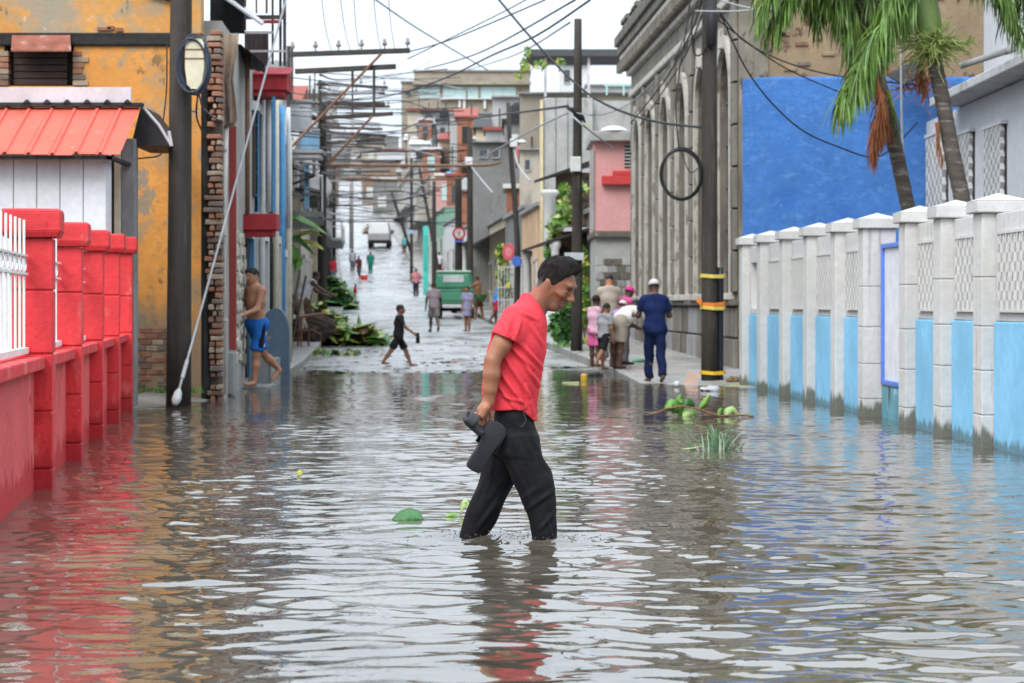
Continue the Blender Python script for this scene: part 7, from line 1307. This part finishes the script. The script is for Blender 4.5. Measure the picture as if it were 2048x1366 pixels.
for k in range(170):
    lx, ly = ((mx_+.185, 12.2), (mx_-.17, 12.38))[k % 2]; a = rg.uniform(0, 6.3); q = .09+abs(rg.normal())*.1; c = np.array((lx+q*cos(a), ly+q*sin(a)*.9, .012+abs(rg.normal())*.012)); r_ = rg.uniform(.0015, .0045); b.lathe(c, [(.0003, -r_), (r_*.8, -r_*.5), (r_, 0), (r_*.8, r_*.5), (.0003, r_)], 6)
tag(b.build('splash', bpy.data.materials['flood_water'], None, True), kind='stuff')
b = MB(); M_SCUM = pmat('scum', (.3, .25, .16), .8, .4, 20.)          # bits of leaf and scum adrift
for k in range(420):
    Y = 7.5+34*rg.random()**1.4; x = rg.uniform(-.21, .2)*Y
    if noise2(np.array(x), np.array(Y), 4., 55) < .12 or x < -.15*Y or x > 4.0: continue
    l = rg.uniform(.006, .022); a = rg.uniform(0, 6.3); p = np.array((x, Y, .028)); d = np.array((cos(a), sin(a), 0)); e = np.array((-sin(a), cos(a), 0))*.5; b.add([p-d*l, p-e*l, p+d*l, p+e*l], [(0, 1, 2, 3)])
tag(b.build('floating_scum', M_SCUM), kind='stuff')
rg = np.random.default_rng(31); b = MB()                              # weeds along the foot of the yellow wall and the pavement edge
for k in range(260):
    x, y = (XP(rg.uniform(268, 405), 29.8), 29.8+rg.normal()*.06) if k % 3 else (XP(rg.uniform(1105, 1140), 54), 54+rg.normal()*.3); z = .1 if k % 3 else SW(54); h = rg.uniform(.03, .12); p = np.array((x, y, z)); d = rg.normal(size=3)*.03; w_ = .008; b.add([p-(w_, 0, 0), p+(w_, 0, 0), p+d+(0, 0, h)], [(0, 1, 2)])
tag(b.build('weeds', M_LEAF), kind='stuff')
# rubbish at the kerb by the taped pole
def lump(name, label, cat, c, rad, m, seed, amp=.25):
    rg = np.random.default_rng(seed); r = max(rad); s = SDF(np.array((-1, -1, -1))*r*1.5, np.array((1, 1, 1))*r*1.5, r/9); s.ell((0, 0, 0), rad); fr_ = rg.normal(size=(6, 3))*4/r; ph = rg.uniform(0, 6, 6); o = skin_obj(name, s, m, None, 1, lambda v: amp*min(rad)*sum(np.sin(v@fr_[i]+ph[i]) for i in range(6))/3, tuple(c)); return tag(o, label, cat)
M_BAG = plain('white_bag', (.62, .62, .66), .5)
c, _ = on(1418, 782); lump('plastic_bag', 'crumpled white plastic bag lying in the water by the taped pole', 'bag', c+(0, 0, .02), (.12, .1, .04), plain('grey_bag', (.4, .4, .42), .5), 1, .9); c, _ = on(1354, 774); lump('paper_cup', 'crushed white cup in the water before the taped pole', 'cup', c+(0, 0, .03), (.045, .04, .045), M_BAG, 2)
c, _ = on(1380, 768); b = MB(); b.hexa([c+(-.1, 0, 0), c+(.12, 0, 0), c+(.14, .15, .15), c+(-.02, .15, .17), c+(-.1, 0, .012), c+(.12, 0, .012), c+(.14, .15, .162), c+(-.02, .15, .182)]); tag(b.build('cardboard_piece', plain('cardboard', (.38, .25, .19), .85)), 'piece of torn cardboard propped against the taped pole', 'cardboard')
c, _ = on(1468, 768); lump('litter_bundle', 'small heap of wet litter wedged between the taped pole and the white wall', 'litter', c+(0, 0, .05), (.12, .1, .05), M_BRLEAF, 3, .45)
c, _ = on(1280, 742); lump('plastic_bottle', 'green plastic scrap on the pavement by the grey facade', 'litter', c+(0, .5, .16), (.13, .06, .05), plain('green_plastic', (.1, .32, .2), .4), 4)
c, _ = on(1168, 762); b = MB(); b.lathe(c+(0, 0, -.01), [(.05, 0), (.055, .02), (.055, .1), (.04, .12), (.02, .125)], 14); tag(b.build('tin_can', plain('yellow_tin', (.55, .36, .04), .45)), 'yellow tin can floating near the kerb', 'can'); c, _ = on(1190, 752); lump('black_sack', 'small black sack sticking out of the water at the kerb', 'sack', c+(0, 0, .01), (.12, .1, .06), M_BLK, 5)
c, _ = on(1140, 767); b = MB(); b.tube([c+(-.12, 0, .005), c+(.14, .02, .01)], .018, 6); tag(b.build('floating_stick', plain('pale_stick', (.4, .42, .2), .7)), 'pale stick floating behind the wading man', 'stick')
c, _ = on(1470, 778); t = thing('torn_palm_leaf', 'torn green leaf stalk lying at the foot of the taped pole', 'leaf', tuple(c)); blade([c+(-.45, .1, .12), c+(-.2, .05, .08), c+(.05, 0, .03)], .06).build('stalk', M_LEAF, t); blade([c+(-.15, 0, .05), c+(0, -.05, .06), c+(.2, 0, .04)], .1).build('leaf', M_LEAFY, t)
c, _ = on(908, 731); lump('red_scrap', 'red scrap of litter on the wet road beyond the water', 'litter', c+(0, 0, .04), (.055, .05, .04), plain('scrap_red', (.5, .08, .05), .6), 6)
# leaf litter strewn at the water's edge
rg = np.random.default_rng(14); b = MB()
for k in range(900):
    Y = rg.uniform(42, 68) if k % 4 else rg.uniform(42, 48); x = rg.uniform(KL(Y), KR(Y)+.1); q = rg.random()
    if noise2(np.array(x), np.array(Y), 3., 8) < -.05: continue
    z = max(0., float(road_z(np.array(x), np.array(Y))))+.006; l = rg.uniform(.03, .1)*(1 if q < .9 else 2); a = rg.uniform(0, 6.3); d = np.array((cos(a), sin(a), .25*rg.random())); e = np.array((-sin(a), cos(a), .2))*.45; p = np.array((x, Y, z)); b.add([p-d*l, p+e*l, p+d*l, p-e*l], [(0, 1, 2, 3)])
tag(b.build('leaf_litter', pmat('litter_leaves', (.14, .13, .05), .7, .5, 9.)), kind='stuff')
# ------------------------------------------------------------------ people in the street
main_man()
pi_ = math.pi
def gz(Y, x=None, side=0): return SW(Y) if side else float(road_z(np.array(x), np.array(Y)))
r = figure('shirtless man in blue swim shorts walking barefoot beside the brick corner', (XP(514, 34), 34, .04), 1.7, pi_+.75, [('shorts', cloth('royal_blue', (.02, .13, .45)))], 'tan', .011, .08, ((.18, .08), (-.38, .5)), ((.35, .05, .9), (.25, .15, 1.0)), (.15, .05))
st_ = r['root']; T = r['T']
for nm, dx, rad, m in (('side_panel', .0, .05, cloth('black_panel', (.012, .012, .015))), ('side_stripe', -.06, .028, cloth('white_stripe', (.6, .6, .6)))):
    s = SDF((-.4, -.4, .35), (.4, .4, 1.1), .011); s.cone(T((dx, .135, .93)), T((dx+.07, .148, .56)), rad, rad, .01, sq=(T((0, 1., 0)), .75), flat=True); s.cut((0, 0, .93), (0, 0, 1)); skin_obj(nm, s, m, st_)
r = figure('small boy in black T-shirt and shorts striding across the wet road carrying shoes', (XP(797, 45.3), 45.3, max(0., gz(45.3, -2.2))), 1.2, .1, [('tshirt', cloth('black', (.02, .02, .022))), ('shorts', cloth('black2', (.014, .014, .015)))], 'brown', .012, .05, ((.48, .12), (-.5, .12)), ((-.2, .1, .3), (.55, .05, .35)), child=True)
h_ = r['hand'][1]; s = SDF(-np.array((.14, .1, .16)), np.array((.14, .1, .16)), .01); s.cone((.02, 0, .06), (.03, 0, -.1), .025, .03, .02, sq=((0, 1., 0), .7)); s.cone((0, .03, .05), (.0, .03, -.09), .02, .025, .02); tag(skin_obj('shoe', s, cloth('shoe_black', (.02, .02, .022)), None, 1, None, tuple(h_+np.array((.02, 0, -.03)))), 'pair of black shoes dangling from the small boy\'s hand', 'shoes')
figure('man in navy blue shirt and trousers with pale cap walking away by the taped pole', (XP(1310, 36.8), 36.8, -.01), 1.6, pi_/2+.1, [('shirt', cloth('navy', (.009, .019, .075))), ('pants', cloth('navy2', (.007, .013, .05)))], 'dark', .011, .08, ((.16, .1), (-.18, .3)), ((.25, .28, 1.3), (.25, .28, 1.3)), (0, .25), cap=cloth('cap_grey', (.5, .48, .46)))
figure('girl in pale pink tank top and pink shorts watching the group at the wall', (XP(1190, 41.8), 41.8, gz(41.8, 0, 1)), 1.24, pi_/2-.4, [('tank', cloth('pale_pink', (.62, .38, .46))), ('shorts', cloth('pink', (.6, .12, .28)))], 'dark', .012, .03, ((.05, 0), (-.08, .05)), ((.3, .1, 1.2), (.2, .1, 1.0)), (0, .2), 'bun', child=True)
r = figure('boy in grey T-shirt and black shorts with yellow stripe by the grey facade', (XP(1207, 40.6), 40.6, gz(40.6, 0, 1)), 1.13, .8, [('tshirt', cloth('grey', (.27, .27, .28))), ('shorts', cloth('black2', (.014, .014, .015)))], 'brown', .011, .1, ((.12, .05), (-.4, .25)), ((.1, .1, .2), (-.05, .15, .15)), (0, .2), child=True)
figure('woman in white top and beige shorts bending forward towards the wall', (XP(1236, 41.0), 41.0, gz(41, 0, 1)), 1.55, .95, [('tshirt', cloth('white_top', (.6, .58, .55))), ('shorts', cloth('beige', (.3, .26, .21)))], 'dark', .012, 1.15, ((.0, .0), (-.1, .05)), ((.5, .1, .3), (.6, .1, .2)), (0, .0), 'short', fat=1.15)
figure('person in purple shirt and bright pink cap in the group by the grey facade', (XP(1247, 42.8), 42.8, gz(42.8, 0, 1)), 1.42, .5, [('tshirt', cloth('magenta', (.55, .08, .25))), ('pants', cloth('grey_pants', (.16, .16, .17)))], 'dark', .013, .15, ((.0, 0), (.0, 0)), ((.4, .1, 1.1), (.4, .1, 1.1)), (0, .2), cap=cloth('pink_cap', (.68, .06, .27)))
figure('person in lilac shirt and white cap crouched in the middle of the group', (XP(1232, 41.9), 41.9, gz(41.9, 0, 1)-.1), 1.3, .9, [('tshirt', cloth('lilac', (.36, .25, .56))), ('pants', cloth('brown_pants', (.13, .09, .07)))], 'dark', .013, .35, ((.0, 0), (.0, 0)), ((.4, .1, 1.0), (.3, .1, .9)), (0, .2), cap=cloth('white_cap', (.6, .58, .52)))
figure('man in beige T-shirt standing behind the group with his back turned', (XP(1219, 44.8), 44.8, gz(44.8, 0, 1)), 1.64, pi_/2, [('tshirt', cloth('beige_shirt', (.4, .34, .28))), ('pants', cloth('grey_pants', (.16, .16, .17)))], 'tan', .013, .03, ((.02, 0), (-.02, 0)), ((.2, .1, .6), (.2, .1, .6)), (0, .3), 'shaved')
figure('man in mauve-grey shirt and shorts walking away left of the green jeep', (XP(868, 75), 75, gz(75, -2.5)), 1.6, pi_/2+.2, [('shirt', cloth('mauve', (.26, .21, .23))), ('shorts', cloth('taupe', (.18, .16, .15))), ('shoes', cloth('dark_shoes', (.02, .022, .03)))], 'dark', .018, .06, ((.25, .05), (-.3, .45)), ((-.15, .25, .2), (.2, .2, .4)))
figure('girl in lavender dress standing behind the green jeep', (XP(935, 75.5), 75.5, gz(75.5, -1.4)), 1.44, pi_*1.35, [('dress', cloth('lavender', (.25, .24, .36)))], 'brown', .018, .0, ((.03, 0), (-.06, 0)), ((.1, .08, .3), (.0, .08, .15)), hair='bun')
r = figure('shirtless person with green basket beside the right flank of the jeep', (XP(957, 88), 88, gz(88, 0, 1)), 1.62, pi_*.8, [('shorts', cloth('brown_shorts', (.12, .07, .045)))], 'brown', .02, .1, ((.1, 0), (-.15, .1)), ((.9, .2, .5), (.3, .15, .8)))
t = thing('basket', 'green basket held by the shirtless person beside the jeep', 'basket', P(961, 600, 87.6)); b = MB(); b.lathe(P(961, 603, 87.6), [(.14, 0), (.22, .12), (.25, .26), (.23, .26), (.12, .03)], 12); b.build('bowl', M_LEAFD, t); b = MB(); b.tube([np.array(P(961, 603, 87.6))+(.22*cos(a), 0, .26+.15*sin(a)) for a in np.linspace(0, pi_, 9)], .02, 5); b.build('handle', M_BRLEAF, t)
figure('person in bright blue top and red shorts leaning by the white grille fence', (XP(993, 80), 80, gz(80, 0, 1)), 1.45, .6, [('tshirt', cloth('bright_blue', (.03, .2, .6))), ('shorts', cloth('red_shorts', (.4, .03, .04)))], 'dark', .02, .3, ((.05, 0), (-.35, .3)), ((.4, .1, 1.), (.4, .1, 1.)))
figure('woman in pink top with backpack walking up the wet street', (XP(832, 136), 136, gz(136, -6)), 1.64, pi_/2, [('tshirt', cloth('dusty_pink', (.5, .18, .2))), ('pants', cloth('navy_leggings', (.025, .03, .045)))], 'brown', .026, .03, ((.1, 0), (-.14, .1)), ((.0, .45, .9), (.1, .3, .2)), fat=1.1)
figure('person in loose green clothes walking down the middle of the street', (XP(741, 172), 172, gz(172, -10)), 1.7, -pi_/2, [('shirt', cloth('green_scrubs', (.02, .22, .17))), ('pants', cloth('green_scrubs', (.02, .22, .17)))], 'brown', .03, .03, ((.15, .05), (-.15, .1)), ((.1, .25, .2), (-.1, .25, .2)), fat=1.1)
r = figure('person in dark red vest carrying a red bucket on the far street', (XP(718, 165), 165, gz(165, -10)), 1.65, -pi_/2-.4, [('tank', cloth('dark_red', (.18, .03, .035))), ('shorts', cloth('jean', (.1, .12, .17)))], 'dark', .03, .05, ((.15, 0), (-.2, .2)), ((.1, .15, .2), (.1, .3, .1)))
t = thing('bucket', 'bright red bucket carried on the far street', 'bucket', P(728, 565, 164.5)); b = MB(); b.lathe(P(728, 566, 164.5), [(.2, 0), (.28, .55), (.25, .55), (.17, .04)], 12); b.build('pail', plain('bucket_red', (.65, .03, .03), .4), t, True); b = MB(); b.tube([np.array(P(728, 566, 164.5))+(.27*cos(a), 0, .55+.25*sin(a)) for a in np.linspace(0, pi_, 9)], .025, 5); b.build('handle', M_RIM, t)
figure('person in pale vest standing on the left of the far street', (XP(705, 176), 176, gz(176, -12)), 1.7, -pi_/2, [('tank', cloth('pale_vest', (.5, .53, .6))), ('pants', cloth('grey_pants', (.16, .16, .17)))], 'brown', .03)
figure('small child in red on the left side of the street beyond the leaf heap', (XP(709, 126), 126, gz(126, -8)), .98, -.5, [('tshirt', cloth('child_red', (.55, .03, .04))), ('shorts', cloth('black2', (.014, .014, .015)))], 'dark', .024, .15, ((.1, 0), (-.1, .1)), child=True)
figure('person in white tank top and khaki trousers bending over the heap on the left', (XP(596, 58), 58, SW(58)+.25), 1.66, .35, [('tank', cloth('tank_white', (.58, .58, .6))), ('pants', cloth('khaki', (.33, .27, .22)))], 'dark', .016, .75, ((.25, .0), (.1, .05)), ((.5, .1, .4), (.6, .1, .3)))
figure('person in red shirt standing by the fallen branches on the left pavement', (XP(666, 135), 135, SW(135)+.6), 1.6, -pi_/2+.5, [('tshirt', cloth('child_red', (.55, .03, .04))), ('pants', cloth('grey_pants', (.16, .16, .17)))], 'dark', .028)
figure('person in white shirt with dark bag on the right pavement by the turquoise door', (XP(878, 163), 163, SW(163)+.2), 1.65, pi_/2, [('shirt', cloth('white_shirt', (.58, .58, .58))), ('pants', cloth('black2', (.014, .014, .015)))], 'dark', .03, .05, ((.1, 0), (-.1, .1)))
figure('person in turquoise top walking on the right pavement far up', (XP(809, 198), 198, SW(198)), 1.6, pi_/2, [('tank', cloth('turq', (.12, .5, .52))), ('shorts', cloth('brown_shorts', (.12, .07, .045)))], 'dark', .032)
figure('tiny figure in red at the far top of the street', (XP(726, 376), 376, G(376)), 1.65, -pi_/2, [('tshirt', cloth('child_red', (.55, .03, .04))), ('pants', cloth('black2', (.014, .014, .015)))], 'dark', .045)
figure('tiny figure in grey near the rubble at the far end of the street', (XP(702, 240), 240, G(240)), 1.65, -pi_/2, [('tshirt', cloth('mid_grey', (.3, .32, .36))), ('pants', cloth('brown_pants', (.13, .09, .07)))], 'dark', .04)
